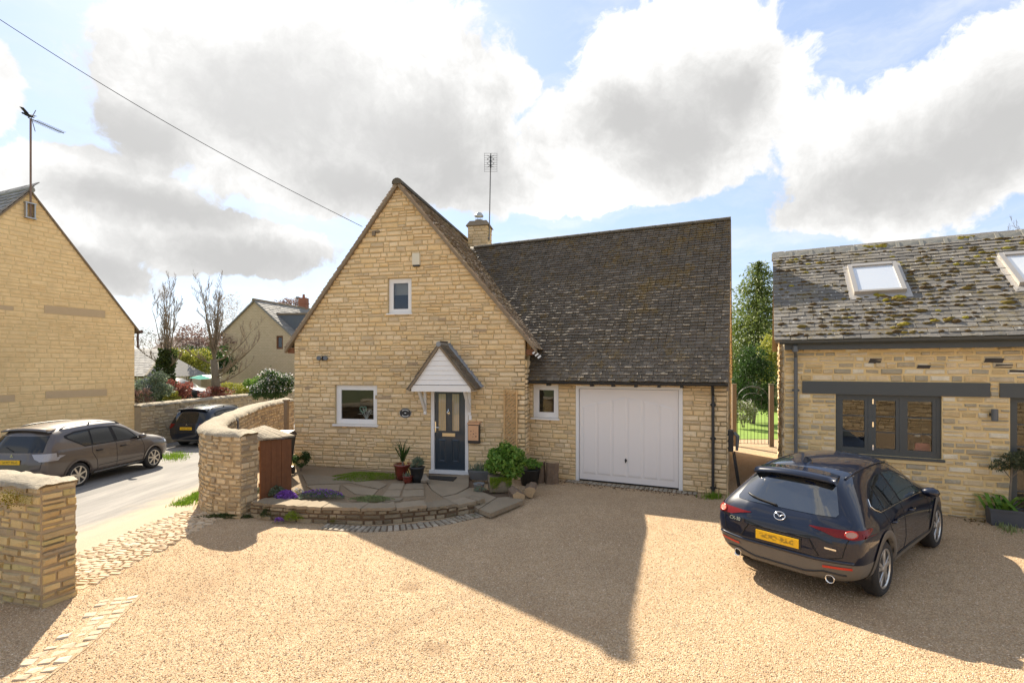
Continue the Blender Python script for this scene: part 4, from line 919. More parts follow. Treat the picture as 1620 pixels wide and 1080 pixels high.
# roof
kb = (zBr-zBe)/BD; e0 = Bt.W(-.20, -.2, zBe-.2*kb); upB = Vector(Bt.W(0, BD, zBr)-Bt.W(0, 0, zBe)).normalized(); nB = Bt.u.cross(upB); LB = (Bt.W(0, BD, zBr)-Bt.W(0, -.2, zBe-.2*kb)).length
rb = MB()
for (d0, z0, d1, z1) in ((-.18, zBe-.18*kb, BD, zBr), (2*BD+.2, zBe-.2*kb, BD, zBr)):
    rb.hexa([Bt.W(-.18,d0,z0-.05), Bt.W(BL+.2,d0,z0-.05), Bt.W(BL+.2,d1,z1-.05), Bt.W(-.18,d1,z1-.05), Bt.W(-.18,d0,z0), Bt.W(BL+.2,d0,z0), Bt.W(BL+.2,d1,z1), Bt.W(-.18,d1,z1)])
brf = obj('slate_roof', rb, M['verge'], barn)
def on_roof(px, py):            # point of the front slope seen at a pixel of the photograph
    d = Vector(((px-810)/F, 1, (HY-py)/F)); o = Vector((0,0,H)); k = (e0-o).dot(nB)/d.dot(nB); p = o+d*k-e0
    return p.dot(Bt.u), p.dot(upB)
sky1 = [on_roof(*q) for q in ((1341,426),(1418,420),(1431,464),(1350,470))]; sky2 = [on_roof(*q) for q in ((1580,406),(1620,402),(1620,449),(1604,454))]
def rl(q): xs = [a for a, b in q]; ys_ = [b for a, b in q]; return (min(xs), max(xs), min(ys_), max(ys_))
r1 = rl(sky1); x_ = (sky1[0][0]+sky1[3][0])/2; r1 = ((sky1[0][0]+sky1[3][0])/2, (sky1[1][0]+sky1[2][0])/2, (sky1[2][1]+sky1[3][1])/2, (sky1[0][1]+sky1[1][1])/2)
x2 = (sky2[0][0]+sky2[3][0])/2; r2 = (x2, x2+(r1[1]-r1[0]), r1[2], r1[3])
def not_sky(c):
    p = c-e0; x, y = p.dot(Bt.u), p.dot(upB)
    return not any(a-.10 < x < b+.10 and lo-.1 < y < hi+.05 for a, b, lo, hi in (r1, r2))
tl = tiles(e0, Bt.u, upB, nB, BL+.3, LB-.02, .31, .155, .022, cut=not_sky, seed=55)
pieces('slate', tl, TLV, M['slate'], brf, limit=300, rest='slates')
for i in range(20):
    a = -.22+i*.46; prof = [(-.17,-.13),(-.15,-.11),(0,.055),(.15,-.11),(.17,-.13)]
    V = [Bt.W(s, BD+x, zBr+.03+y*(1+.12*e)) for e, s in enumerate((a, a+.455)) for x, y in prof]
    rt = obj('ridge_tile', MB().add(V, [(k, k+1, 6+k, 5+k) for k in range(4)]+[(0,1,2,3,4),(9,8,7,6,5)]), M['ridge'], brf)
    V = [Bt.W(s, BD+x*1.08, zBr+.045+y) for s in (a+.42, a+.49) for x, y in prof]
    obj('ridge_clip', MB().add(V, [(k, k+1, 6+k, 5+k) for k in range(4)]+[(0,1,2,3,4),(9,8,7,6,5)]), M['ridge'], rt)
for i, (a, b, lo, hi) in enumerate((r1, r2)):
    rf = lambda x, y, n: e0+Bt.u*x+upB*y+nB*n
    q = lambda x0, x1, y0, y1, n0, n1: [rf(x, y, n) for n in (n0, n1) for x, y in ((x0,y0),(x1,y0),(x1,y1),(x0,y1))]
    sk = obj('rooflight', MB().hexa(q(a-.09, b+.09, lo-.2, hi+.08, .012, .045)).hexa(q(a, a+.08, lo, hi, .046, .13)).hexa(q(b-.08, b, lo, hi, .046, .13)).hexa(q(a+.08, b-.08, lo, lo+.07, .046, .125)).hexa(q(a+.08, b-.08, hi-.12, hi, .046, .135)), mat('taupe_rooflight_frame', (.38,.35,.31), .45, metal=.3, var=.05), brf)
    obj('pane', MB().hexa(q(a+.08, b-.08, lo+.07, hi-.12, .05, .10)), M['sky_glass'], sk)
gub = gutter(Bt, -.1, BL, -.27, zBe-.2*kb-.01, .065, M['anth'], barn)
obj('fascia', MB().fbox(Bt, 0, BL, -.19, -.03, zBe-.2*kb-.19, zBe-.2*kb-.03), M['anth'], barn)
sp = Bt.s(1259, -.06)
dpo = obj('downpipe', MB().tube([Bt.W(sp-.02, -.27, zBe-.25), Bt.W(sp-.02, -.2, zBe-.38), Bt.W(sp, -.07, zBe-.5), Bt.W(sp, -.07, .03)], .036, 8), M['grey_pipe'], barn)
obj('pipe_collar', MB().lathe([(.045,-.03),(.045,.03)], Bt.W(sp, -.07, 2.35), 10).lathe([(.06,-.05),(.045,.07)][::-1], Bt.W(sp-.02, -.25, zBe-.33), 10).fbox(Bt, sp-.07, sp+.07, -.05, 0, 2.33, 2.37), M['grey_pipe'], dpo)
# moss cushions on the slates
def blob_variant(k):
    r = random.Random(700+k); V = []; n = 6
    for j, (rr, z) in enumerate(((1, -.2), (.85, .45), (.35, .95))):
        for i in range(n): a = 6.283*i/n+j*.3; q = rr*r.uniform(.7, 1.25); V.append((q*math.cos(a), q*math.sin(a), z*r.uniform(.8, 1.2)))
    Fc = [(j*n+i, j*n+(i+1) % n, (j+1)*n+(i+1) % n, (j+1)*n+i) for j in range(2) for i in range(n)]+[(12,13,14,15),(12,15,16,17)]
    return V, Fc
BLV = [blob_variant(k) for k in range(8)]
mo = []; ym = []
r_ = random.Random(9)
for k in range(2900):
    row = r_.randrange(1, int(LB/.155)); x = r_.uniform(.1, BL-1); y = row*.155+r_.uniform(-.02, .03)
    if r_.random() > .40+.45*math.sin(x*1.9+row*.7)*math.cos(row*.9+x*.6): continue
    c = e0+Bt.u*x+upB*y+nB*.03
    if not not_sky(c): continue
    a = r_.uniform(.018, .055)*(1.5 if r_.random() < .15 else 1)
    (ym if (r_.random() < .05 or (row > 17 and r_.random() < .25)) else mo).append((r_.randrange(8), mx4(c, Bt.u*a*1.6, upB*a*.8, nB*a*.7), a))
pieces('moss', mo, BLV, M['mossclump'], brf, limit=0, rest='moss_cushions')
for px, py in ((1375,392),(1385,393),(1392,391),(1400,392),(1535,378),(1528,379),(1392,470),(1420,473),(1490,510),(1434,515),(1408,476)):
    x, y = on_roof(px, py)
    for k in range(4): ym.append((r_.randrange(8), mx4(e0+Bt.u*(x+r_.uniform(-.12,.12))+upB*(y+r_.uniform(-.04,.04))+nB*.03, Bt.u*.09, upB*.045, nB*.05), .1))
pieces('moss', ym, BLV, M['yellow_moss'], brf, limit=0, rest='moss_cushions')
# things on and in the barn wall
s, z = Bt.sz(1572, 656, -.08)
wl_ = thing('wall_light', 'small grey up and down light on the barn wall', 'wall light', tuple(Bt.W(s, -.08, z)))
obj('body', MB().lathe([(.045,-.11),(.05,-.10),(.05,.10),(.045,.11)], Bt.W(s, -.13, z), 12), M['grey_pipe'], wl_)
obj('arm', MB().fbox(Bt, s-.04, s+.02, -.09, 0, z-.03, z+.03), M['dark_pipe'], wl_)
s = Bt.s(1459, .35); z = bw_[2]+.08
ba = thing('pink_bag', 'coral pink handbag behind the barn window glass', 'bag', tuple(Bt.W(s, .35, z)))
obj('body', MB().hexa([Bt.W(s-.13,.3,z), Bt.W(s+.13,.3,z), Bt.W(s+.13,.4,z), Bt.W(s-.13,.4,z), Bt.W(s-.11,.32,z+.17), Bt.W(s+.11,.32,z+.17), Bt.W(s+.11,.38,z+.17), Bt.W(s-.11,.38,z+.17)]), mat('coral_leather', (.62,.09,.09), .5), ba)
obj('flap', MB().prism([Bt.W(s-.112,.305,z+.172), Bt.W(s+.112,.305,z+.172), Bt.W(s,.29,z+.08)], Bt.n*.008), mat('coral_leather_flap', (.68,.13,.12), .5), ba)
lm = thing('desk_lamp', 'white gooseneck desk lamp behind the barn window', 'lamp', tuple(Bt.W(s+.16, .45, z)))
obj('stem', MB().tube([Bt.W(s+.2,.45,z)]+[Bt.W(s+.2-.16*(1-math.cos(a)), .45, z+.18+.16*math.sin(a)) for a in np.linspace(0, 2.2, 9)], .012, 6), M['white'], lm)
obj('shade', MB().lathe([(.02,.03),(.06,-.01),(.055,-.02),(0,-.015)][::-1], Bt.W(s-.06, .45, z+.31), 10), M['white'], lm)
obj('base', MB().lathe([(.07,0),(.07,.015),(0,.02)], Bt.W(s+.2, .45, z-.08), 12), M['white'], lm)

# ================================================================== the house across the lane
ua = Vector((.372, .928, 0)).normalized(); Cn = Vector((-15.8, 20.9, 0)); LW = 9.4
Lh = Frame(Cn-ua*LW, u=ua); zg = -.75
lhs = thing('ochre_stone_house', 'tall smooth ochre stone gable house across the lane with blocked window bands', 'house', tuple(Lh.W(LW/2, 3, zg)))
sa, za = Lh.sz(48, 303); se, ze = LW, Lh.sz(212, 516)[1]; kl = (za-ze)/(se-sa)
lwall = obj('gable_wall', wall_core(Lh, 0, LW, lambda s: za-kl*abs(s-sa)-.03, [], .35, z0=zg-.3, brk=(sa,)), M['ash_mortar'], lhs)
def lb(x0, y0, x1, y1): xm = (x0+x1)/2; return (Lh.s(x0), Lh.s(x1), Lh.sz(xm, y1)[1], Lh.sz(xm, y0)[1])
bands = [lb(70,487,166,499), lb(72,617,169,628), lb(-60,481,21,488), lb(-60,626,23,637)]
pieces('stone', lay(fmap(Lh), zg, za-.25, lambda z: (max(0, sa-(za-z)/kl+.08), min(LW, sa+(za-z)/kl-.05)), (.11, .2), (.24, .65), bands, proud=.010, joint=.010, depth=.04, jit=.004, rough=.45, seed=61), STV, M['ash_stone'], lwall, limit=300, rest='stone_courses')
for b in bands: obj('stone_band', MB().fbox(Lh, b[0], b[1], -.012, .1, b[2], b[3]), M['ash_band'], lwall)
# left side wall of nothing seen; roof slopes run back from the gable
rf = MB(); nn = Lh.n
for (s0, z0, s1, z1) in ((sa, za, LW+.18, ze-.18*kl), (-.3, za-kl*(sa+.3), sa, za)):
    rf.hexa([Lh.W(s0,-.06,z0-.02), Lh.W(s1,-.06,z1-.02), Lh.W(s1,9,z1-.02), Lh.W(s0,9,z0-.02), Lh.W(s0,-.06,z0+.06), Lh.W(s1,-.06,z1+.06), Lh.W(s1,9,z1+.06), Lh.W(s0,9,z0+.06)])
lrf = obj('roof', rf, M['verge'], lhs)
upl = (Lh.W(sa, 0, za)-Lh.W(0, 0, za-kl*sa)).normalized(); nl = upl.cross(Lh.n); nl = nl if nl.z > 0 else -nl
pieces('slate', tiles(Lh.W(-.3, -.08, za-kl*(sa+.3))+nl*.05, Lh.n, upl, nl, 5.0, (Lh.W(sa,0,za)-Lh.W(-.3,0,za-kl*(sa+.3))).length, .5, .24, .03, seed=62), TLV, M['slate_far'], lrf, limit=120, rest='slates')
obj('ridge', MB().tube([Lh.W(sa, -.1, za+.06), Lh.W(sa, 9, za+.06)], .1, 8), M['ridge'], lrf)
obj('gutter_end', MB().tube([Lh.W(LW+.22, -.1, ze-.22), Lh.W(LW+.22, 6, ze-.22)], .07, 8).tube([Lh.W(LW+.1, -.05, ze-.3), Lh.W(LW+.1, -.05, ze-.9)], .04, 6), mat('rust_brown_gutter', (.09,.045,.03), .6), lhs)
# aerial on its gable and two birds
s, z = Lh.sz(48, 345, -.1); base = Lh.W(s, -.12, z); ztop = H-(188-HY)/F*base.y
ae2 = thing('tv_aerial', 'long arm television aerial on a rusty mast above the ochre gable', 'aerial', tuple(base))
obj('mast', MB().tube([base, Vector((base.x, base.y, ztop))], .03, 6), mat('rusty_mast', (.22,.14,.10), .6, metal=.4), ae2)
obj('bracket', MB().fbox(Lh, s-.16, s+.16, -.16, -.02, z-.02, z+.02).fbox(Lh, s-.16, s+.16, -.16, -.02, z+.5, z+.54).fbox(Lh, s-.14, s-.1, -.14, -.02, z-.02, z+.5).fbox(Lh, s+.1, s+.14, -.14, -.02, z-.02, z+.5), M['steel'], ae2)
tp = Vector((base.x, base.y, ztop)); tip = P(101, 211, base.y+.3); dv = (tip-tp)
bm_ = MB().tube([tp-dv*.08, tip], .016, 5)
for k in range(16): c = tp+dv*(.12+.055*k); bm_.tube([c-Vector((.05,.1,.06)), c+Vector((.05,.1,.06))], .008, 4)
obj('boom', bm_, M['dull_metal'], ae2)
obj('reflector', MB().tube([tp+Vector((.02,0,0)), tp+Vector((.18,0,.30))], .012, 4).tube([tp+Vector((.05,0,-.05)), tp+Vector((.16,0,-.45))], .012, 4), M['dull_metal'], ae2)
def bird(name, c, label, fly, yaw):
    b = thing(name, label, 'bird', tuple(c))
    m_ = mat('black_plumage', (.012,.012,.014), .6)
    Mx = Matrix.Rotation(yaw, 3, 'Z')
    body = MB(); prof = [(.0,-.16),(.022,-.13),(.03,-.06),(.055,.0),(.06,.05),(.045,.10),(.032,.125),(.036,.15),(.028,.175),(.010,.19),(0,.225)]
    body.lathe(prof, c, 10, Mx @ Matrix.Rotation(rad(75), 3, 'Y'))
    obj('body', body, m_, b, True)
    wg = MB()
    for k in (-1, 1):
        if fly: wg.prism([c+Mx @ Vector(p) for p in ((.06,k*.04,.02),(.02,k*.34,.10),(-.08,k*.30,.09),(-.06,k*.04,.02))], (0,0,.012))
        else: wg.prism([c+Mx @ Vector(p) for p in ((.06,k*.055,.03),(-.17,k*.03,-.05),(-.10,k*.05,-.06),(.03,k*.06,-.02))], (0,k*.012,0))
    obj('wing', wg, m_, b)
bird('bird', tp+Vector((-.02, 0, .10)), 'small black bird perched on the mast top of the ochre house aerial', False, rad(170))
bird('bird', P(44, 181.5, base.y), 'small black bird just above the ochre house aerial', True, rad(190))
# overhead cable from a pole out of view to the cottage gable
ca, cb_ = P(-330, -190, 9.0), Gb.W(Gb.s(574, -.1), -.12, Gb.sz(574, 359, -.1)[1])
pts = [ca.lerp(cb_, k/30)-Vector((0,0,.35*math.sin(math.pi*k/30))) for k in range(31)]
tag(obj('overhead_cable', MB().tube(pts, .0075, 5), M['black_plastic']), 'black overhead cable running down to the cottage gable', 'cable')

# ================================================================== field stone walls
def spline(pts, n=120):
    p = [Vector((*q, 0)) for q in pts]; p = [2*p[0]-p[1]]+p+[2*p[-1]-p[-2]]; out = []
    for i in range(1, len(p)-2):
        for k in range(n//(len(pts)-1)):
            t_ = k/(n//(len(pts)-1)); a, b, c, d = p[i-1:i+3]
            out.append(.5*((2*b)+(-a+c)*t_+(2*a-5*b+4*c-d)*t_*t_+(-a+3*b-3*c+d)*t_**3))
    return out+[p[-2]]
class Path:
    def __init__(s, pts, n=120):
        s.p = spline(pts, n); s.l = [0.0]
        for a, b in zip(s.p, s.p[1:]): s.l.append(s.l[-1]+(b-a).length)
        s.L = s.l[-1]
    def at(s, x):
        x = min(max(x, 0), s.L); i = min(len(s.p)-2, max(0, int(np.searchsorted(s.l, x))-1)); f = (x-s.l[i])/(s.l[i+1]-s.l[i]+1e-9)
        t_ = (s.p[min(i+2, len(s.p)-1)]-s.p[max(i-1, 0)]).normalized(); return s.p[i].lerp(s.p[i+1], f), t_
def path_wall(name, pts, label, thick, zt, smat, mmat, hr, wr, cap=.12, zdrop=-.2, seed=70, limit=300, cmat=None, sides=(1, -1), end=True, cj=.028, joint=.018, proud=.022):
    """a wall following a path; the right-hand side of the path is side +1. zt(s) gives the height of the top of the stonework"""
    pa_ = Path(pts); th = thing(name, label, 'wall', tuple(pa_.at(pa_.L/2)[0]))
    n = max(6, int(pa_.L/.22)); V = []; Fq = []
    prof = [(-thick/2, None), (-thick/2, 0), (thick/2, 0), (thick/2, None)]
    for i in range(n+1):
        s = pa_.L*i/n; c, t_ = pa_.at(s); sd = Vector((t_.y, -t_.x, 0)); zb_ = gz(c.x, c.y)+zdrop
        V += [c+sd*x+Vector((0,0, zb_ if z is None else zt(s))) for x, z in prof]
    for i in range(n): Fq += [(4*i+k, 4*i+k+1, 4*i+5+k, 4*i+4+k) for k in range(3)]
    Fq += [(0,1,2,3), tuple(4*n+k for k in (3,2,1,0))]
    core = obj('core', MB().add(V, Fq), mmat, th)
    st_ = []
    zmax = max(zt(pa_.L*i/20) for i in range(21)); zmin = min(gz(*pa_.at(pa_.L*i/20)[0][:2]) for i in range(21))-.1
    for sd_ in sides:
        def mp(s, z, sd_=sd_):
            s2 = s if sd_ == 1 else pa_.L-s
            c, t_ = pa_.at(s2); sv = Vector((t_.y, -t_.x, 0))
            return c+sv*sd_*thick/2+Vector((0,0,z)), t_*sd_, sv*sd_
        def slm(z): return (0.0, pa_.L)
        q = lay(mp, zmin, zmax, slm, hr, wr, proud=proud, jit=.012, joint=joint, depth=.07, rough=1.0, seed=seed+sd_)
        for v_, m_, w_ in q:
            c = m_.to_translation(); 
            s_near = min(range(len(pa_.p)), key=lambda i: (pa_.p[i].xy-c.xy).length_squared)
            if c.z-.03 > zt(pa_.l[s_near]) or c.z < gz(c.x, c.y)-.15: continue
            d = c.length; st_.append((v_, m_, w_/(d*d)*100))
    if end:
        for s, sg in ((0.0, -1), (pa_.L, 1)):
            c, t_ = pa_.at(s); sv = Vector((t_.y, -t_.x, 0)); o_ = t_*sg; al = Vector((-o_.y, o_.x, 0))
            zz = zt(s)
            for v_, m_, w_ in lay(lambda a, z: (c+al*(a-thick/2)+Vector((0,0,z)), al, o_), zmin, zz, lambda z: (0, thick), hr, wr, proud=proud, jit=.012, joint=joint, depth=.07, rough=1.0, seed=seed+9):
                st_.append((v_, m_, w_/(m_.to_translation().length_squared)*100))
    pieces('stone', st_, RBV, smat, core, limit=limit, rest='stone_courses')
    if cap:
        V = []; Fq = []; kk = 9; r_ = random.Random(seed); N = n*2
        for i in range(N+1):
            s = pa_.L*i/N; c, t_ = pa_.at(s); sd = Vector((t_.y, -t_.x, 0)); w = thick/2+.045+r_.uniform(-cj, cj)
            e = .5 if i in (0, N) else 1
            for j in range(kk):
                a = math.pi*j/(kk-1); V.append(c+t_*((-.05 if i == 0 else .05 if i == N else 0)*math.sin(a))+sd*(-math.cos(a)*w)+Vector((0,0, zt(s)-.03+r_.uniform(-cj, cj)*.6+(cap*e)*math.sin(a)**.75)))
        for i in range(N):
            for j in range(kk-1): Fq.append((i*kk+j, i*kk+j+1, (i+1)*kk+j+1, (i+1)*kk+j))
        Fq += [tuple(range(kk)), tuple(N*kk+j for j in range(kk))[::-1]]
        obj('coping', MB().add(V, Fq), cmat or M['coping'], th, True)
    return th, pa_
# the curved wall by the cottage garden
cw_, cpath = path_wall('curved_stone_wall', [(-8.75,19.5),(-8.35,16.4),(-7.6,13.8),(-7.0,12.0),(-6.5,10.85),(-5.98,10.08),(-5.45,9.70),(-5.05,9.6)], 'curved rubble stone wall with rounded mortar coping beside the cottage garden', .44, lambda s: 1.55, M['wall_stone'], M['wall_mortar'], (.07, .14), (.11, .30), seed=70)
# the pier wall on the left edge
path_wall('gate_pier_wall', [(-5.50,6.06),(-6.2,6.28),(-7.2,6.62),(-9.2,7.35)], 'short stone gate pier wall with rounded coping at the left edge of the drive', .36, lambda s: 1.44, M['pier_stone'], M['wall_mortar'], (.065, .14), (.13, .38), cap=.09, seed=80, cmat=M['coping'])
# the lane wall under the trees
path_wall('lane_wall', [(-15.75,20.9),(-15.5,25.0),(-15.2,30.8),(-14.6,36.0),(-13.4,41.0)], 'long rubble stone wall along the lane below the bare trees', .45, lambda s: 1.20, M['wall_stone'], M['wall_mortar'], (.10, .18), (.2, .5), cap=.13, seed=90, sides=(1,), end=False, limit=200)

# the yard wall behind the viewer, seen mirrored in the barn window
path_wall('boundary_wall', [(-5.0,-4.2),(1.0,-4.4),(6.0,-4.9),(11.0,-5.8)], 'tall rubble stone yard wall behind the viewpoint, mirrored in the barn window', .45, lambda s: 2.0, M['wall_stone'], M['wall_mortar'], (.12, .22), (.22, .55), cap=.12, seed=99, sides=(-1,), end=False, limit=60)
# ================================================================== cottage garden in front of the gable
TZ = .17
bp_px = [(400,818.5),(436,823),(471,826),(510,828),(548,829),(592,830),(640,826),(676,822.5),(709,818),(740,811),(758,806)]
bp_ = [G(x, y) for x, y in bp_px]
gw, gpath = path_wall('garden_retaining_wall', [(p.x, p.y+.17) for p in bp_], 'low mossy stone retaining wall around the front garden bed', .30, lambda s: .25-.09*sm((s-2.6)/1.6), M['trough'], M['soil'], (.07, .11), (.14, .34), cap=0, seed=95, limit=120, sides=(1,), zdrop=-.05)
# flat coping slabs on it
k = 0; s = 0.05; r_ = random.Random(8)
while s < gpath.L-.1:
    w = r_.uniform(.42, .75); w = min(w, gpath.L-s); zz = .25-.09*sm((s+w/2-2.6)/1.6)
    V = []
    for a in np.linspace(s+.006, s+w-.006, 7):
        c, t_ = gpath.at(a); sd = Vector((t_.y, -t_.x, 0)); V.append((c, sd))
    j_ = r_.uniform(-.02,.03)
    po = [c+sd*(.19+r_.uniform(-.035,.03)) for c, sd in V]+[c-sd*(.18+r_.uniform(-.05,.06)) for c, sd in reversed(V)]
    obj('coping_slab', MB().prism([p+Vector((0,0,zz+.002)) for p in po], (0,0,.05+r_.uniform(0,.012))), M['flag'], gw)
    s += w
bed = MB(); rim = [Vector((p.x, p.y+.2, TZ-.02)) for p in bp_[:-1]]
inner = [*[G(x, y, TZ-.02) for x, y in ((722,796),(699,786),(683,775),(674,763),(677,749))], Gb.W(0.0, -.03, TZ-.02), Vector((-5.9, 12.8, TZ-.02)), Vector((-5.6, 10.2, TZ-.02))]
bed.prism([*rim, *inner], (0,0,-.3))
struct('garden_bed', mesh('garden_bed', bed.v, bed.f), M['bed'])
pav = struct('garden_paving', mesh('garden_paving', *(lambda m_: (m_.v, m_.f))(MB().prism([G(x, y, TZ-.012) for x, y in ((476,751),(540,752),(612,766),(672,764),(672,788),(606,796),(560,786),(500,780))], (0,0,-.02)))), M['bed'])
for q in ([(478,752),(530,755),(556,765),(486,768)], [(533,756),(600,763.5),(612,768),(600,775),(560,766)], [(484,769.5),(538,768),(536,778),(500,779)], [(541,768.5),(598,776),(590,785),(562,783)],
          [(620,766),(640,766),(636,775.5),(613,775.5)], [(643,766),(668,766),(671,774.5),(639,775.5)], [(613,777),(635,777),(632,787),(604,787)], [(638,777),(670,776),(671,786),(636,787)], [(608,789),(638,789),(634,793),(603,797)]):
    dz = R.uniform(-.006, .008)
    obj('paving_slab', MB().prism([G(x, y, TZ+dz-.024) for x, y in q], (0,0,.03)), M['flag'], pav)
# door step path
SZ = .12
stp = struct('doorstep_path', mesh('doorstep_path', *(lambda m_: (m_.v, m_.f))(MB().prism([G(x, y, -.02) for x, y in ((678,752),(677,762),(684,773),(699,784),(720,795),(740,797),(757,806),(776,814),(829,793),(806,788),(776,783),(750,771),(741,758),(742,751))], (0,0,.10)))), M['soil'])
for q in ([(678,751),(675,762),(683,774),(699,785),(722,780),(741,770),(742,751)], [(700,786),(720,794),(741,795),(757,804),(785,786),(762,777),(750,771),(742,771),(723,781)], [(758,805),(776,811.5),(829,790),(806,785),(787,786.5)]):
    obj('step_slab', MB().prism([G(x, y, SZ)+Vector((0,0,-.085)) for x, y in q], (0,0,.085+R.uniform(-.004,.006))), M['flag'], stp)
tag(obj('doormat', MB().prism([G(x, y, SZ+.008) for x, y in ((678,752.5),(723,755),(717,761),(678,757.5))], (0,0,.018)), M['mat']), 'dark rubber doormat on the stone step at the front door', 'doormat')
# ---------------- setts
def setts(name, base_poly, lst, smat, bmat):
    st_ = struct(name, mesh(name, *(lambda m_: (m_.v, m_.f))(MB().prism(base_poly, (0,0,-.04)))), bmat)
    pieces('sett', lst, SEV, smat, st_, limit=300, rest='setts')
r_ = random.Random(4); L = []
y = 6.5
while y < 10.0:
    hy = r_.uniform(.07, .095); x = -6.75+max(0, (y-9.4))*.3+r_.uniform(0, .1)
    xe = -5.52-(y-6.5)*.0
    while x < xe:
        w = r_.uniform(.10, .18); c = Vector((x+w/2, y+hy/2+.07*(x+6), 0)); c.z = gz(c.x, c.y)-.006
        L.append((r_.randrange(10), mx4(c, Vector((w-.012, .07*w, -.02*w)), Vector((0, hy-.012, 0)), Vector((0,0,.05+r_.uniform(-.008,.012)))), w*hy))
        x += w
    y += hy
setts('sett_apron', [Vector((x, y, gz(x, y)+.006)) for x, y in ((-6.9,6.4),(-5.5,6.4),(-5.5,10.1),(-6.75,10.1))], L, M['sett'], mat('sandy_sett_joint', (.40,.30,.18), .95, var=.3, scale=12))
ln = Path([(-4.72,6.22),(-4.52,5.55),(-4.38,4.9),(-4.34,4.2),(-4.4,3.4)]); L = []; s = 0.0
while s < ln.L:
    w = r_.uniform(.10, .145); c, t_ = ln.at(s+w/2); sd = Vector((t_.y, -t_.x, 0))
    for k in range(3):
        if k == 2 and r_.random() < .55: continue
        if r_.random() < .12: continue
        cc_ = c+sd*(-.02+.145*k+r_.uniform(-.015,.015))+Vector((0,0,-.015))
        L.append((r_.randrange(10), mx4(cc_, sd*.13+t_*.03, t_*(w-.022), Vector((0,0,.05+r_.uniform(-.01,.015)))), w))
    s += w
po = [ln.at(a)[0]+Vector((ln.at(a)[1].y, -ln.at(a)[1].x, 0))*-.1+Vector((0,0,.006)) for a in np.linspace(0, ln.L, 8)]+[ln.at(a)[0]+Vector((ln.at(a)[1].y, -ln.at(a)[1].x, 0))*.24+Vector((0,0,.006)) for a in np.linspace(ln.L, 0, 8)]
setts('sett_edging', po, L, M['sett'], M['gravel'])
L = []; rows = Path([(p.x, p.y) for p in [G(x, y) for x, y in ((505,836),(548,839),(592,840),(640,837),(676,833),(709,828),(740,821),(774,814))]]); s = 0
while s < rows.L:
    w = r_.uniform(.085, .13); c, t_ = rows.at(s+w/2); sd = Vector((t_.y, -t_.x, 0))
    for k in range(2):
        L.append((r_.randrange(10), mx4(c-sd*(.02+.15*k)+Vector((0,0,-.006)), sd*.145, t_*(w-.02), Vector((0,0,.05+r_.uniform(-.01,.012)))), w))
    s += w
po = [rows.at(a)[0]+Vector((rows.at(a)[1].y, -rows.at(a)[1].x, 0))*.05+Vector((0,0,.006)) for a in np.linspace(0, rows.L, 12)]+[rows.at(a)[0]-Vector((rows.at(a)[1].y, -rows.at(a)[1].x, 0))*.27+Vector((0,0,.006)) for a in np.linspace(rows.L, 0, 12)]
setts('bed_sett_edging', po, L, M['grey_sett'], M['soil'])
L = []; s = Ga.s(895, -.2)
while s < Ga.s(1100, -.2):
    w = r_.uniform(.09, .13)
    for k in range(2): L.append((r_.randrange(10), mx4(Ga.W(s+w/2, -.06-.13*k, -.004), Ga.u*(w-.015), Ga.n*.115, Vector((0,0,.045+r_.uniform(-.008,.01)))), w))
    s += w
setts('garage_sett_threshold', [Ga.W(Ga.s(893,-.2), -.26, .004), Ga.W(Ga.s(1103,-.2), -.26, .004), Ga.W(Ga.s(1103,-.2), .02, .004), Ga.W(Ga.s(893,-.2), .02, .004)], L, M['grey_sett'], M['soil'])

# ---------------- bin store, bin, post
bs = thing('bin_store', 'brown timber bin store screen with pale stone slab roof against the curved wall', 'bin store', (-5.2, 10.2, TZ))
A, B = Vector((-5.13, 10.16, 0)), Vector((-4.78, 10.82, 0)); Bs = Frame(A, u=(B-A)); bl = (B-A).length; ztp = 1.34
nbd = 6
for i in range(nbd): obj('plank', MB().fbox(Bs, bl*i/nbd+.003, bl*(i+1)/nbd-.003, -.012+.006*(i % 2), .02, TZ-.05, ztp-.01*i), M['brown_wood'], bs)
obj('rail', MB().fbox(Bs, 0, bl, .02, .05, ztp-.2, ztp-.12).fbox(Bs, 0, bl, .02, .05, .4, .48), M['brown_wood'], bs)
ra, rb_, rc, rd = Vector((-5.28,9.95,1.56)), Vector((-5.12,10.02,ztp+.02)), Vector((-4.72,10.86,ztp-.01)), Vector((-5.6,11.3,1.50))
for i in range(6):
    f0, f1 = i/6, (i+1)/6-.01; q = [ra.lerp(rd, f0), rb_.lerp(rc, f0), rb_.lerp(rc, f1), ra.lerp(rd, f1)]
    obj('roof_slab', MB().prism([p+Vector((0,0,R.uniform(-.006,.006))) for p in q], (0,0,.035)), M['coping'], bs)
wb_ = thing('wheelie_bin', 'dark brown lidded wheelie bin between the bin store and the gable', 'bin', (-5.74, 12.3, TZ))
c = Vector((-5.74, 12.3, TZ)); m_ = mat('brown_bin_plastic', (.05,.028,.02), .45)
obj('body', MB().hexa([c+Vector(p) for p in ((-.2,-.25,.08),(.2,-.25,.08),(.2,.2,.08),(-.2,.2,.08),(-.28,-.33,.95),(.28,-.33,.95),(.28,.33,.95),(-.28,.33,.95))]), M['black_plastic'], wb_)
obj('lid', MB().hexa([c+Vector(p) for p in ((-.3,-.36,.95),(.3,-.36,.95),(.3,.36,.97),(-.3,.36,.97),(-.25,-.3,1.03),(.25,-.3,1.03),(.25,.32,1.08),(-.25,.32,1.08))]), m_, wb_)
obj('handle', MB().tube([c+Vector((-.25,.4,1.0)), c+Vector((.25,.4,1.0))], .018, 6), m_, wb_)
for k in (-1, 1): obj('wheel', MB().lathe([(.1,-.025),(.1,.025)], c+Vector((k*.24,.22,.1)), 12, Matrix.Rotation(rad(90),3,'Y')), M['black_plastic'], wb_)
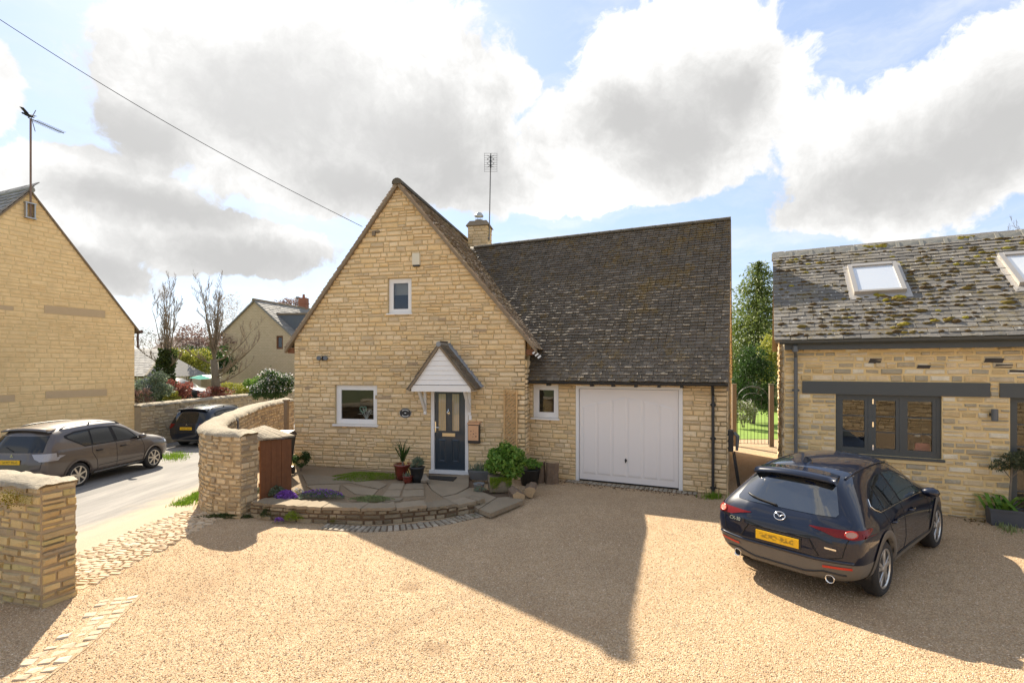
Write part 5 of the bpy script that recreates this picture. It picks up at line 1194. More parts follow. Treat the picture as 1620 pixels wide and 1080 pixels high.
pp = P(453, 640, 15.2)
tag(obj('timber_post', MB().box((pp.x, pp.y, .85), (.11,.11,1.9)).box((pp.x, pp.y, 1.83), (.16,.16,.05)), M['post_wood']), 'square timber post against the inside of the curved wall', 'post')
hp = P(376.5, 660, 12.5)
tag(obj('standpipe', MB().tube([(hp.x, hp.y, .2), (hp.x, hp.y, 1.50), (hp.x-.1, hp.y+.02, 1.58)], .022, 6), M['grey_pipe']), 'thin grey pipe against the inside of the curved wall', 'pipe')

# ---------------- garden gate in the passage
gA, gB = G(1163, 705), G(1219, 706.5); Gt = Frame(gA, u=(gB-gA)); gl = (gB-gA).length; zt_ = H-(609-HY)/F*gA.y
gate = thing('garden_gate', 'black wrought iron garden gate with arched top in the side passage', 'gate', tuple(Gt.W(gl/2, 0, 0)))
i_ = mat('black_iron', (.03,.03,.028), .5, metal=.5)
zm = H-(631-HY)/F*gA.y
fr_ = MB()
for s in (.07, gl-.07): fr_.tube([Gt.W(s, 0, .08), Gt.W(s, 0, zm)], .012, 4)
for z in (.1, .85, zm): fr_.tube([Gt.W(.07, 0, z), Gt.W(gl-.07, 0, z)], .010, 4)
obj('gate_frame', fr_, i_, gate)
obj('arch', MB().tube([Gt.W(gl/2-(gl/2-.07)*math.cos(a), 0, zm+.46*math.sin(a)) for a in np.linspace(0, math.pi, 15)], .011, 4).tube([Gt.W(gl/2-(gl/2-.25)*math.cos(a), 0, zm+.22*math.sin(a)) for a in np.linspace(0, math.pi, 11)], .008, 4), M['grey_pipe'], gate)
n = 9
for k in range(1, n): s = .07+(gl-.14)*k/n; obj('bar', MB().tube([Gt.W(s, 0, .1), Gt.W(s, 0, zm if k % 2 else .85+.3)], .007, 4), i_, gate)
for k, px in enumerate((1161.5, 1220.5)):
    s = Gt.s(px); tag(obj('gate_post', MB().fbox(Gt, s-.07, s+.07, -.05, .09, -.1, zt_+(0 if k else .03)).fbox(Gt, s-.08, s+.08, -.06, .10, zt_+.03, zt_+.05), M['post_wood']), ('left' if k == 0 else 'right')+' weathered timber post of the garden gate in the passage', 'gate post', 'gate posts in the passage')

# ================================================================== cars
def ring(x, y, z):
    x = [x]*9 if not isinstance(x, (list, tuple)) else x
    return [Vector((a, b, c)) for a, b, c in zip(x, y, z)]
def loft(rings, levels=3):
    V, Fq = [], []; m = 16
    for rg in rings: V += [tuple(p) for p in rg]+[(p.x, -p.y, p.z) for p in rg[7:0:-1]]
    for i in range(len(rings)-1):
        for k in range(m): Fq.append((i*m+k, i*m+(k+1) % m, (i+1)*m+(k+1) % m, (i+1)*m+k))
    for b, fl in ((0, True), ((len(rings)-1)*m, False)):
        q = [(b+k, b+k+1, b+m-k-1, b+m-k) for k in range(1, 7)]+[(b, b+1, b+15), (b+7, b+8, b+9)]
        Fq += [f[::-1] if not fl else f for f in q]
    me = mesh('loft', V, Fq); o = bpy.data.objects.new('loft', me); COL.objects.link(o)
    md = o.modifiers.new('s', 'SUBSURF'); md.levels = levels; md.render_levels = levels
    dg = bpy.context.evaluated_depsgraph_get(); dg.update()
    bm = bmesh.new(); bm.from_mesh(o.evaluated_get(dg).to_mesh())
    bmesh.ops.recalc_face_normals(bm, faces=bm.faces)
    bpy.data.objects.remove(o); bpy.data.meshes.remove(me); return bm
def from_bm(name, bm, mat, parent, smooth=True):
    m = bpy.data.meshes.new(name); bm.to_mesh(m); m.update()
    if smooth: m.shade_smooth()
    return link(name, m, mat, parent, True)
class Car:
    def __init__(s, name, label, loc, rz, rings, wheels, wr, paint, clad_z, rear_clad, levels=3, group=None):
        s.root = thing(name, label, 'car', loc, group, rz); s.wr = wr; s.wheels = wheels
        bm = loft(rings, levels); s.bvh = BVHTree.FromBMesh(bm)
        for co, no in (((0,0,clad_z),(0,0,1)), ((0,0,rear_clad[1]),(0,0,1)), ((rear_clad[0],0,0),(1,0,0))):
            bmesh.ops.bisect_plane(bm, geom=bm.verts[:]+bm.edges[:]+bm.faces[:], plane_co=co, plane_no=no)
        cl = bm.copy()
        isc = lambda c: c.z < clad_z or (c.x < rear_clad[0] and c.z < rear_clad[1])
        arch = lambda c: any((c.x-wx)**2+(c.z-wr)**2 < (wr+.045)**2 for wx in wheels) and abs(c.y) > .45
        bmesh.ops.delete(bm, geom=[f for f in bm.faces if isc(f.calc_center_median()) or arch(f.calc_center_median())], context='FACES')
        bmesh.ops.delete(cl, geom=[f for f in cl.faces if not isc(f.calc_center_median()) or arch(f.calc_center_median())], context='FACES')
        s.body = from_bm('body', bm, paint, s.root); s.clad = from_bm('lower_cladding', cl, M['clad'], s.root)
        for wx in wheels:
            for sd in (1, -1):
                pts = [Vector((wx+(wr+.06)*math.cos(a), 0, wr+(wr+.06)*math.sin(a))) for a in np.linspace(-.35, math.pi+.35, 18)]
                mb = MB(); V = []
                for p in pts: V += [(p.x, sd*.86, p.z), (p.x, sd*.5, p.z)]
                n = len(pts); mb.add(V, [(2*i, 2*i+1, 2*i+3, 2*i+2) for i in range(n-1)]); mb.add([(p.x, sd*.5, p.z) for p in pts], [tuple(range(n))])
                obj('wheel_well', mb, M['black_plastic'], s.root, local=True)
        obj('underbody', MB().box((0,0,.3), (3.6,1.3,.16)), M['black_plastic'], s.root, local=True)
    def hit(s, o, d):
        l, n, i, t_ = s.bvh.ray_cast(Vector(o), Vector(d).normalized())
        if l is None: l, n, i, t_ = s.bvh.find_nearest(Vector(o)+Vector(d).normalized()*3)
        if n.dot(Vector(d)) > 0: n = -n
        return l, n
    def ray(s, pr, a, b):
        if pr == 'L': return (a, 3, b), (0, -1, 0)
        if pr == 'R': return (a, -3, b), (0, 1, 0)
        if pr == 'B': return (-5, a, b), (1, 0, 0)
        if pr == 'F': return (5, a, b), (-1, 0, 0)
        if pr == 'T': return (a, b, 4), (0, 0, -1)
        d = Vector((math.cos(pr), math.sin(pr), 0)); side = Vector((-d.y, d.x, 0))       # any heading; a measured across it
        return tuple(side*a-d*5+Vector((0,0,b))), tuple(d)
    def decal(s, name, poly, pr, mat, off=.006, cell=.06, parent=None, thick=0.0, holes=None):
        bm = bmesh.new(); vs = [bm.verts.new((a, b, 0)) for a, b in poly]; bm.faces.new(vs)
        xs = [a for a, b in poly]; ys = [b for a, b in poly]
        for lo, hi, no in ((min(xs), max(xs), (1,0,0)), (min(ys), max(ys), (0,1,0))):
            k = lo+cell
            while k < hi-.002:
                bmesh.ops.bisect_plane(bm, geom=bm.verts[:]+bm.edges[:]+bm.faces[:], plane_co=tuple(k*q for q in no), plane_no=no); k += cell
        for v in bm.verts:
            o, d = s.ray(pr, v.co.x, v.co.y); l, n = s.hit(o, d); v.co = l+n*off
        if thick: bmesh.ops.solidify(bm, geom=bm.faces[:], thickness=thick)
        bmesh.ops.recalc_face_normals(bm, faces=bm.faces)
        return from_bm(name, bm, mat, parent or s.root)
    def line(s, name, pts, pr, mat, r=.006, off=.002, parent=None, n=4, closed=False, sub=8):
        q = []
        for (a, b), (c, d) in zip(pts, pts[1:]+([pts[0]] if closed else [])):
            for k in range(sub): q.append((a+(c-a)*k/sub, b+(d-b)*k/sub))
        if not closed: q.append(pts[-1])
        P3 = []
        for a, b in q: o, d = s.ray(pr, a, b); l, nn = s.hit(o, d); P3.append(l+nn*off)
        return obj(name, MB().tube(P3, r, n, closed), mat, parent or s.root, True, local=True)
    def arches(s, width, mat, off=.012):
        for wx in s.wheels:
            for pr in ('L', 'R'):
                bm = bmesh.new(); n = 30; rows = []
                for rr in (s.wr+.03, s.wr+.045, s.wr+.045+width):
                    row = []
                    for a in np.linspace(-.30, math.pi+.30, n):
                        x, z = wx+rr*math.cos(a), s.wr+rr*math.sin(a)
                        o, d = s.ray(pr, x, max(z, .20)); l, nn = s.hit(o, d)
                        sd = 1 if pr == 'L' else -1
                        row.append(bm.verts.new(l+nn*(off if rr > s.wr+.035 else -.04)))
                    rows.append(row)
                for r0, r1 in zip(rows, rows[1:]):
                    for k in range(n-1): bm.faces.new((r0[k], r0[k+1], r1[k+1], r1[k]))
                bmesh.ops.recalc_face_normals(bm, faces=bm.faces)
                from_bm('arch_trim', bm, mat, s.root)
    def wheel(s, wx, sd, y, spokes, style, rim_mat, tw=.21):
        wr = s.wr; c = Vector((wx, sd*(y-tw/2), wr)); Mx = Matrix.Rotation(rad(-90*sd), 3, 'X'); rr = wr*.70
        ty = obj('tyre', MB().lathe([(rr-.01,-tw/2+.02),(wr-.05,-tw/2),(wr-.012,-tw/2+.03),(wr,-tw/2+.055),(wr,tw/2-.055),(wr-.012,tw/2-.03),(wr-.05,tw/2),(rr+.012,tw/2-.008),(rr-.01,tw/2-.025)], c, 40, Mx), M['tyre'], s.root, True, local=True)
        ty.name = 'wheel'
        obj('rim', MB().lathe([(rr-.03,-tw/2+.03),(rr-.028,tw/2-.05),(rr-.005,tw/2-.018),(rr+.008,tw/2-.012),(rr-.012,tw/2-.012),(rr-.03,tw/2-.045),(rr-.05,tw/2-.06)], c, 40, Mx), rim_mat, ty, True, local=True)
        obj('brake_disc', MB().lathe([(rr*.72,-.02),(rr*.72,.0),(0,.0)], c, 24, Mx), M['disc'], ty, local=True)
        sp = MB()
        for k in range(spokes):
            a0 = 2*math.pi*k/spokes+.3
            for da, wd in ((-.19, .8), (.19, .8)) if style == 2 else ((0, 1.0),):
                z1, z0 = tw/2-.022, tw/2-.012
                q = []
                for (r_, w_, z_) in ((.045, .020*wd*1.5, z0), (rr-.012, .034*wd, z1)):
                    a = a0+da*(r_/rr)**.8; d = Vector((math.cos(a), math.sin(a), 0)); p = Vector((-d.y, d.x, 0))
                    q.append([d*r_-p*w_+Vector((0,0,z_-.03)), d*r_+p*w_+Vector((0,0,z_-.03)), d*r_+p*w_*.7+Vector((0,0,z_)), d*r_-p*w_*.7+Vector((0,0,z_))])
                sp.add([c+Mx @ v for v in q[0]+q[1]], [(0,1,5,4),(1,2,6,5),(2,3,7,6),(3,0,4,7),(4,5,6,7)])
        sp.lathe([(.062,tw/2-.05),(.058,tw/2-.008),(.03,tw/2-.004),(0,tw/2-.004)], c, 16, Mx)
        obj('spoke', sp, rim_mat, ty, local=True)
    def mirror(s, x, y, z, mat, sc=1.0):
        for sd in (1, -1):
            V = []; 
            prof = [(0,.3),(.03,.8),(.09,1.0),(.14,.85),(.16,.3)]
            mb = MB(); n = 10
            for dx, k in prof:
                for q in range(n):
                    a = 2*math.pi*q/n; V.append((x+dx-.06, sd*(y+.12+.115*k*math.cos(a)), z+.075*k*math.sin(a)*(1+.15*math.cos(a))))
            mb.add(V, [(i*n+q, i*n+(q+1) % n, (i+1)*n+(q+1) % n, (i+1)*n+q) for i in range(4) for q in range(n)]+[tuple(range(n))[::-1], tuple(4*n+q for q in range(n))])
            mo_ = obj('mirror', mb, mat, s.root, True, local=True)
            obj('stalk', MB().box((x+.02, sd*(y+.0), z-.06), (.08,.14,.05)), M['black_plastic'], mo_, local=True)
M['clad'] = mat('charcoal_bumper_plastic', (.125,.113,.097), .66, var=.1, objs=True)
M['tyre'] = mat('black_tyre_rubber', (.026,.025,.024), .85, var=.25, scale=20, objs=True)
M['disc'] = mat('brake_disc_steel', (.12,.115,.11), .45, metal=.8, objs=True)
M['alloy'] = mat('bright_alloy', (.60,.60,.59), .28, metal=.85, var=.05, objs=True)
M['alloy2'] = mat('warm_alloy', (.62,.57,.48), .35, metal=.7, var=.08, objs=True)
def paint_mat(name, col, flake=0.0, rough=.35, metal=0.0):
    m, t, b = newmat(name); setb(b, Base_Color=(*col, 1), Roughness=rough, Metallic=metal, Coat_Weight=1.0, Coat_Roughness=.02, Specular_IOR_Level=(.1 if metal == 0 else .5))
    n = nd(t, 'ShaderNodeTexNoise', {}, Vector=nd(t, 'ShaderNodeTexCoord').outputs['Object'], Scale=3.0, Detail=5.0).outputs[0]
    t.links.new(mth(t, 'MULTIPLY_ADD', n, .015, .004), b.inputs['Coat Roughness']); return m
M['navy'] = paint_mat('deep_navy_car_paint', (.004,.008,.023))
M['bronze'] = paint_mat('taupe_metallic_car_paint', (.085,.065,.054), metal=.15, rough=.5)
M['blackp'] = paint_mat('black_car_paint', (.008,.011,.018))
M['bluegrey'] = paint_mat('dark_grey_car_paint', (.03,.034,.04))
M['cglass'] = glass_mat('car_privacy_glass', dark=(.012,.014,.015))
M['eglass'] = mat('estate_car_glass', (.012,.013,.013), .06, var=0, objs=True)
M['cglass2'] = glass_mat('car_door_glass', dark=(.03,.045,.042))
M['tail'] = mat('red_tail_lamp', (.15,.006,.005), .25, var=.15, scale=40, spec=.3, objs=True)
M['tail_clear'] = mat('clear_lamp', (.42,.24,.18), .2, var=.2, scale=60, spec=.4, objs=True)
M['lamp_white'] = mat('clear_white_lamp', (.33,.31,.31), .15, var=.3, scale=50, coat=1.0, objs=True)
M['reflector'] = mat('red_reflector', (.45,.025,.012), .25, objs=True)
M['seam'] = mat('panel_gap', (.004,.004,.005), .7, var=0, objs=True)
def plate_mat(name, sc=1.0):        # yellow plate whose characters are blurred beyond reading
    m, t, b = newmat(name); co = nd(t, 'ShaderNodeTexCoord').outputs['Generated']
    x = nd(t, 'ShaderNodeVectorMath', {'operation': 'MULTIPLY'}, i0=co, i1=(1.0, 9.0, 3.2)).outputs[0]
    n = nd(t, 'ShaderNodeTexNoise', {}, Vector=x, Scale=1.3, Detail=1.5).outputs[0]
    sx = nd(t, 'ShaderNodeSeparateXYZ', {}, i0=co)
    k = mth(t, 'MULTIPLY', sstep(t, n, .36, .62), mth(t, 'MULTIPLY', sstep(t, sx.outputs[2], .12, .34), mth(t, 'SUBTRACT', 1.0, sstep(t, sx.outputs[2], .66, .88))))
    k = mth(t, 'MULTIPLY', k, mth(t, 'MULTIPLY', sstep(t, sx.outputs[1], .06, .14), mth(t, 'SUBTRACT', 1.0, sstep(t, sx.outputs[1], .86, .94))))
    t.links.new(mixc(t, mth(t, 'MULTIPLY', k, .72), (.80,.46,.012), (.12,.085,.02)), b.inputs['Base Color']); setb(b, Roughness=.35); return m
M['plate'] = plate_mat('yellow_number_plate')
def text_part(name, body, size, mtx, mat, parent, ext=.003):
    cu = bpy.data.curves.new(name, 'FONT'); cu.body = body; cu.size = size; cu.extrude = ext; cu.align_x = 'CENTER'; cu.align_y = 'CENTER'; cu.offset = .0015
    o = bpy.data.objects.new(name, cu); COL.objects.link(o); dg = bpy.context.evaluated_depsgraph_get(); dg.update()
    m = bpy.data.meshes.new_from_object(o.evaluated_get(dg)); bpy.data.objects.remove(o)
    m.transform(mtx); return link(name, m, mat, parent, True)

# ---------------------------------------------------------------- navy crossover in the drive
RG = [ring([-2.10,-2.12,-2.16,-2.20,-2.18,-2.10,-1.93,-1.80,-1.76], [0,.36,.42,.44,.44,.42,.34,.29,0], [.30,.30,.42,.62,.84,1.00,1.20,1.37,1.41]),
      ring([-2.05,-2.03,-2.07,-2.12,-2.11,-2.03,-1.82,-1.68,-1.65], [0,.66,.78,.84,.855,.80,.60,.47,0], [.25,.27,.40,.60,.82,.98,1.19,1.43,1.50]),
      ring([-1.85,-1.84,-1.90,-1.94,-1.93,-1.86,-1.64,-1.50,-1.46], [0,.76,.875,.905,.915,.86,.63,.46,0], [.23,.25,.38,.58,.82,.98,1.27,1.48,1.54]),
      ring(-1.28, [0,.80,.905,.925,.925,.865,.615,.45,0], [.22,.23,.36,.58,.84,.98,1.37,1.51,1.57]),
      ring(-.62, [0,.80,.88,.895,.885,.84,.60,.44,0], [.22,.22,.34,.55,.85,.97,1.42,1.545,1.595]),
      ring(.05, [0,.80,.875,.89,.875,.83,.595,.44,0], [.22,.22,.33,.54,.84,.96,1.42,1.54,1.585]),
      ring([.6,.6,.6,.6,.65,.74,.48,.42,.38], [0,.80,.885,.90,.885,.84,.63,.47,0], [.22,.22,.33,.55,.82,.95,1.30,1.425,1.47]),
      ring([1.1,1.1,1.1,1.1,1.1,1.12,1.0,.96,.92], [0,.80,.895,.92,.905,.85,.73,.52,0], [.22,.22,.35,.57,.81,.94,1.03,1.06,1.08]),
      ring([1.5,1.5,1.5,1.5,1.5,1.5,1.48,1.46,1.45], [0,.78,.89,.915,.90,.82,.70,.46,0], [.22,.24,.36,.57,.79,.90,.955,.985,1.0]),
      ring([1.9,1.9,1.93,1.95,1.93,1.9,1.88,1.87,1.86], [0,.68,.80,.84,.82,.74,.60,.40,0], [.24,.26,.38,.56,.74,.83,.87,.895,.905]),
      ring([2.12,2.12,2.16,2.19,2.17,2.12,2.09,2.07,2.06], [0,.36,.42,.44,.43,.4,.36,.25,0], [.28,.28,.4,.55,.68,.76,.79,.81,.815])]
hd_ = rad(38.8)
car = Car('parked_car', 'glossy dark navy crossover car parked on the gravel in front of the barn', (5.07, 7.70, .0), hd_, RG, (-1.28, 1.375), .345, M['navy'], .40, (-1.62, .545))
car.arches(.085, M['clad'])
for wx in (-1.28, 1.375):
    for sd in (1, -1): car.wheel(wx, sd, .905, 5, 2, M['alloy'])
for pr in ('L', 'R'):
    q = [(-1.36,1.075),(-1.22,1.02),(.74,.97),(.44,1.23),(.02,1.37),(-.5,1.395),(-1.0,1.33),(-1.28,1.20),(-1.40,1.11)]
    sw = car.decal('side_window', q, pr, M['seam'], .004)
    car.decal('pane', [(-1.34,1.085),(-1.21,1.04),(-1.10,1.035),(-1.06,1.285),(-1.26,1.19),(-1.365,1.11)], pr, M['cglass'], .008, parent=sw)
    car.decal('pane', [(-1.06,1.035),(-.36,1.01),(-.46,1.37),(-.72,1.365),(-1.02,1.30)], pr, M['cglass'], .008, parent=sw)
    car.decal('pane', [(-.29,1.008),(.66,.985),(.40,1.21),(0,1.347),(-.385,1.372)], pr, M['cglass2'], .008, parent=sw)
    car.line('window_trim', [(.70,.972),(-1.22,1.018),(-1.36,1.07),(-1.405,1.11),(-1.34,1.18)], pr, M['chrome'], .008, .006, n=5)
    car.line('door_seam', [(-.34,.99),(-.34,.55),(-.42,.40)], pr, M['seam'], .005, .0)
    car.line('door_seam', [(-1.12,1.0),(-1.05,.82),(-.90,.66),(-.86,.40)], pr, M['seam'], .005, .0)
    car.line('door_seam', [(.78,.96),(.86,.80),(.86,.40)], pr, M['seam'], .005, .0)
    for x in (-.98, -.12):
        a = car.hit(*car.ray(pr, x, .86))[0]; b = car.hit(*car.ray(pr, x+.2, .86))[0]; s_ = 1 if pr == 'L' else -1
        car_h = obj('door_handle', MB().tube([a, a+Vector((.03, s_*.035, 0)), b+Vector((-.03, s_*.035, 0)), b], [.012,.016,.016,.012], 6), M['navy'], car.root, True, local=True)
    car.decal('sill_trim', [(-.87,.245),(.98,.245),(.98,.385),(-.87,.40)], pr, M['clad'], .014)
    car.line('sill_edge', [(-.85,.255),(.95,.255)], pr, M['grey_pipe'], .012, .015)
rw = car.decal('rear_window', [(-.59,1.045),(.59,1.045),(.61,1.075),(.50,1.34),(.45,1.40),(-.45,1.40),(-.50,1.34),(-.61,1.075)], 'B', M['cglass'], .005)
car.line('wiper', [(.06,1.055),(.30,1.085),(.46,1.12)], 'B', M['black_plastic'], .013, .02, parent=rw)
# roof spoiler
sp_ = MB(); V = []
for y in np.linspace(-.50, .50, 13):
    k = abs(y)/.50; zt = 1.482-.05*k**2.2; xr = -1.87+.10*k**2
    V += [(-1.52, y*.97, zt+.028), (-1.72, y, zt+.012), (xr, y*1.0, zt-.025), (xr+.012, y, zt-.045), (-1.62, y*.98, zt-.10)]
sp_.add(V, [(5*i+k, 5*i+(k+1) % 5, 5*(i+1)+(k+1) % 5, 5*(i+1)+k) for i in range(12) for k in range(5)]+[(0,1,2,3,4),(64,63,62,61,60)])
obj('roof_spoiler', sp_, M['navy'], car.root, True, local=True)
for sd in (1, -1):
    tl_ = car.decal('tail_light', [(sd*.36,.925),(sd*.35,.918),(sd*.48,.888),(sd*.62,.845),(sd*.80,.835),(sd*.90,.855),(sd*.91,.93),(sd*.66,.928)], 'B', M['tail'], .014, .04)
    pr = 'L' if sd == 1 else 'R'
    car.decal('tail_light', [(-2.04,.845),(-1.84,.875),(-1.70,.915),(-1.74,.935),(-2.04,.93)], pr, M['tail'], .012, .04)
    for yy in (.765,): 
        pts = [(sd*yy+.052*math.cos(a), .885+.034*math.sin(a)) for a in np.linspace(0, 2*math.pi, 15)[:-1]]
        car.decal('lamp_lens', pts, 'B', M['tail_clear'] if yy > .7 else M['tail'], .022, .03, parent=tl_)
        car.line('lamp_ring', pts, 'B', M['reflector'], .008, .02, parent=tl_, closed=True, sub=2)
    car.decal('reflector_strip', [(sd*.50,.468),(sd*.78,.485),(sd*.78,.515),(sd*.50,.497)], 'B', M['reflector'], .012)
    c = car.hit((-5, sd*.56, .345), (1,0,0))[0]
    ex = obj('exhaust_tip', MB().lathe([(.048,0),(.052,.05),(.044,.052),(.040,.01),(.040,-.02)], c+Vector((.03,0,-.02)), 18, Matrix.Rotation(rad(-90),3,'Y')), M['chrome'], car.root, True, local=True)
    obj('pipe_bore', MB().lathe([(.041,0),(0,0.001)], c+Vector((.0,0,-.02)), 14, Matrix.Rotation(rad(-90),3,'Y')), M['seam'], ex, local=True)
car.decal('tailgate_recess', [(-.46,.60),(.46,.60),(.36,.765),(-.36,.765)], 'B', M['navy'], .004)
car.line('recess_edge', [(-.47,.60),(-.37,.775),(.37,.775),(.47,.60)], 'B', M['seam'], .009, .0)
car.line('tailgate_seam', [(-.80,.92),(-.74,.80),(-.70,.62),(-.55,.575),(.55,.575),(.70,.62),(.74,.80),(.80,.92)], 'B', M['seam'], .006, .0)
car.line('bumper_crease', [(-.80,.565),(-.4,.556),(.4,.556),(.80,.565)], 'B', M['navy'], .022, .0, n=8)
car.line('bumper_lip', [(-.72,.40),(-.5,.415),(-.3,.36),(.3,.36),(.5,.415),(.72,.40)], 'B', M['black_plastic'], .014, .0)
pc = car.hit((-5,0,.68), (1,0,0))
bk = obj('number_plate', MB().box(pc[0]+Vector((-.022,0,0)), (.012,.52,.112)), M['plate'], car.root, local=True)
obj('plate_surround', MB().box(pc[0]+Vector((-.008,0,.005)), (.012,.56,.14)), M['black_plastic'], car.root, local=True)
# emblem: an oval ring with a winged V, and the model lettering
lc, ln_ = car.hit((-5,0,.95), (1,0,0)); ez = ln_.normalized(); ex_ = Vector((0,-1,0)); ey = ez.cross(ex_).normalized()
E3 = lambda a, b, o=.008: lc+ex_*a+ey*b+ez*o
em = obj('emblem', MB().tube([E3(.067*math.cos(a), .052*math.sin(a)) for a in np.linspace(0, 6.283, 29)[:-1]], .0068, 6, True)
    .tube([E3(-.064, .018), E3(-.035, .022), E3(-.014, .004), E3(0, -.012), E3(.014, .004), E3(.035, .022), E3(.064, .018)], [.006,.008,.008,.007,.008,.008,.006], 6), M['chrome'], car.root, True, local=True)
def badge(txt, y, z, size):
    l, n = car.hit((-5,y,z), (1,0,0)); zz = n.normalized(); xx = Vector((0,-1,0)); yy = zz.cross(xx).normalized(); xx = yy.cross(zz)
    return text_part('badge', txt, size, mx4(l+zz*.012, xx, yy, zz), M['chrome'], car.root)
badge('CX-30', .56, .80, .062)
l, n = car.hit((-5,-.57,.705), (1,0,0)); obj('badge', MB().box(l+n*.006, (.008,.16,.020)), M['chrome'], car.root, local=True)
car.mirror(.62, .83, 1.0, M['navy'])
for sd in (1, -1): obj('roof_rail', MB().tube([car.hit((x, sd*.52, 4), (0,0,-1))[0]+Vector((0,0,.010)) for x in np.linspace(-1.45, .25, 12)], .016, 6), M['navy'], car.root, True, local=True)
l = car.hit((-1.25,0,4), (0,0,-1))[0]
obj('shark_fin', MB().add([l+Vector(p) for p in ((.10,-.03,0),(.10,.03,0),(-.09,.03,-.01),(-.09,-.03,-.01),(-.08,-.006,.07),(-.08,.006,.07),(-.05,.008,.07),(-.05,-.008,.07))], [(0,1,6,7),(1,2,5,6),(2,3,4,5),(3,0,7,4),(4,7,6,5)]), M['navy'], car.root, local=True)
car.decal('windscreen', [(.52,-.52),(.92,-.62),(.97,0),(.92,.62),(.52,.52),(.46,0)], 'T', M['cglass2'], .006)

# ---------------------------------------------------------------- the two estate crossovers in the lane
def rings2(hh=0.0):
    return [ring([-2.20,-2.24,-2.29,-2.32,-2.30,-2.25,-2.10,-1.98,-1.94], [0,.4,.44,.46,.46,.45,.42,.38,0], [.33,.33,.46,.64,.88,1.08,1.34,1.54,1.60]),
      ring([-2.14,-2.14,-2.19,-2.23,-2.22,-2.16,-2.0,-1.87,-1.83], [0,.72,.82,.85,.86,.83,.74,.62,0], [.27,.29,.43,.64,.88,1.08,1.36,1.60,1.69]),
      ring([-1.92,-1.92,-1.98,-2.0,-2.0,-1.95,-1.84,-1.72,-1.7], [0,.79,.89,.91,.915,.885,.77,.62,0], [.25,.27,.41,.64,.90,1.08,1.40,1.66,1.73]),
      ring(-1.33, [0,.81,.905,.92,.915,.885,.735,.60,0], [.25,.26,.40,.63,.92,1.07,1.52,1.70,1.765]),
      ring(-.65, [0,.81,.895,.91,.90,.875,.72,.59,0], [.25,.26,.38,.62,.92,1.06,1.55,1.72,1.78]),
      ring(.05, [0,.81,.89,.905,.895,.87,.71,.58,0], [.25,.26,.38,.61,.90,1.04,1.54,1.705,1.76]),
      ring([.62,.62,.62,.62,.66,.76,.52,.45,.40], [0,.81,.895,.905,.895,.865,.72,.58,0], [.25,.26,.38,.61,.89,1.03,1.42,1.58,1.64]),
      ring([1.15,1.15,1.15,1.15,1.15,1.18,1.08,1.02,.97], [0,.81,.90,.915,.90,.86,.76,.56,0], [.25,.26,.39,.62,.88,1.02,1.11,1.15,1.18]),
      ring(1.6, [0,.80,.895,.91,.895,.84,.72,.5,0], [.26,.28,.41,.62,.87,.99,1.05,1.085,1.10]),
      ring([2.0,2.0,2.04,2.06,2.05,2.0,1.98,1.96,1.95], [0,.72,.83,.86,.84,.76,.64,.44,0], [.28,.30,.43,.61,.81,.92,.96,.99,1.0]),
      ring([2.24,2.24,2.29,2.32,2.30,2.25,2.2,2.18,2.17], [0,.38,.44,.46,.45,.42,.38,.28,0], [.32,.32,.45,.60,.74,.83,.87,.89,.9])]
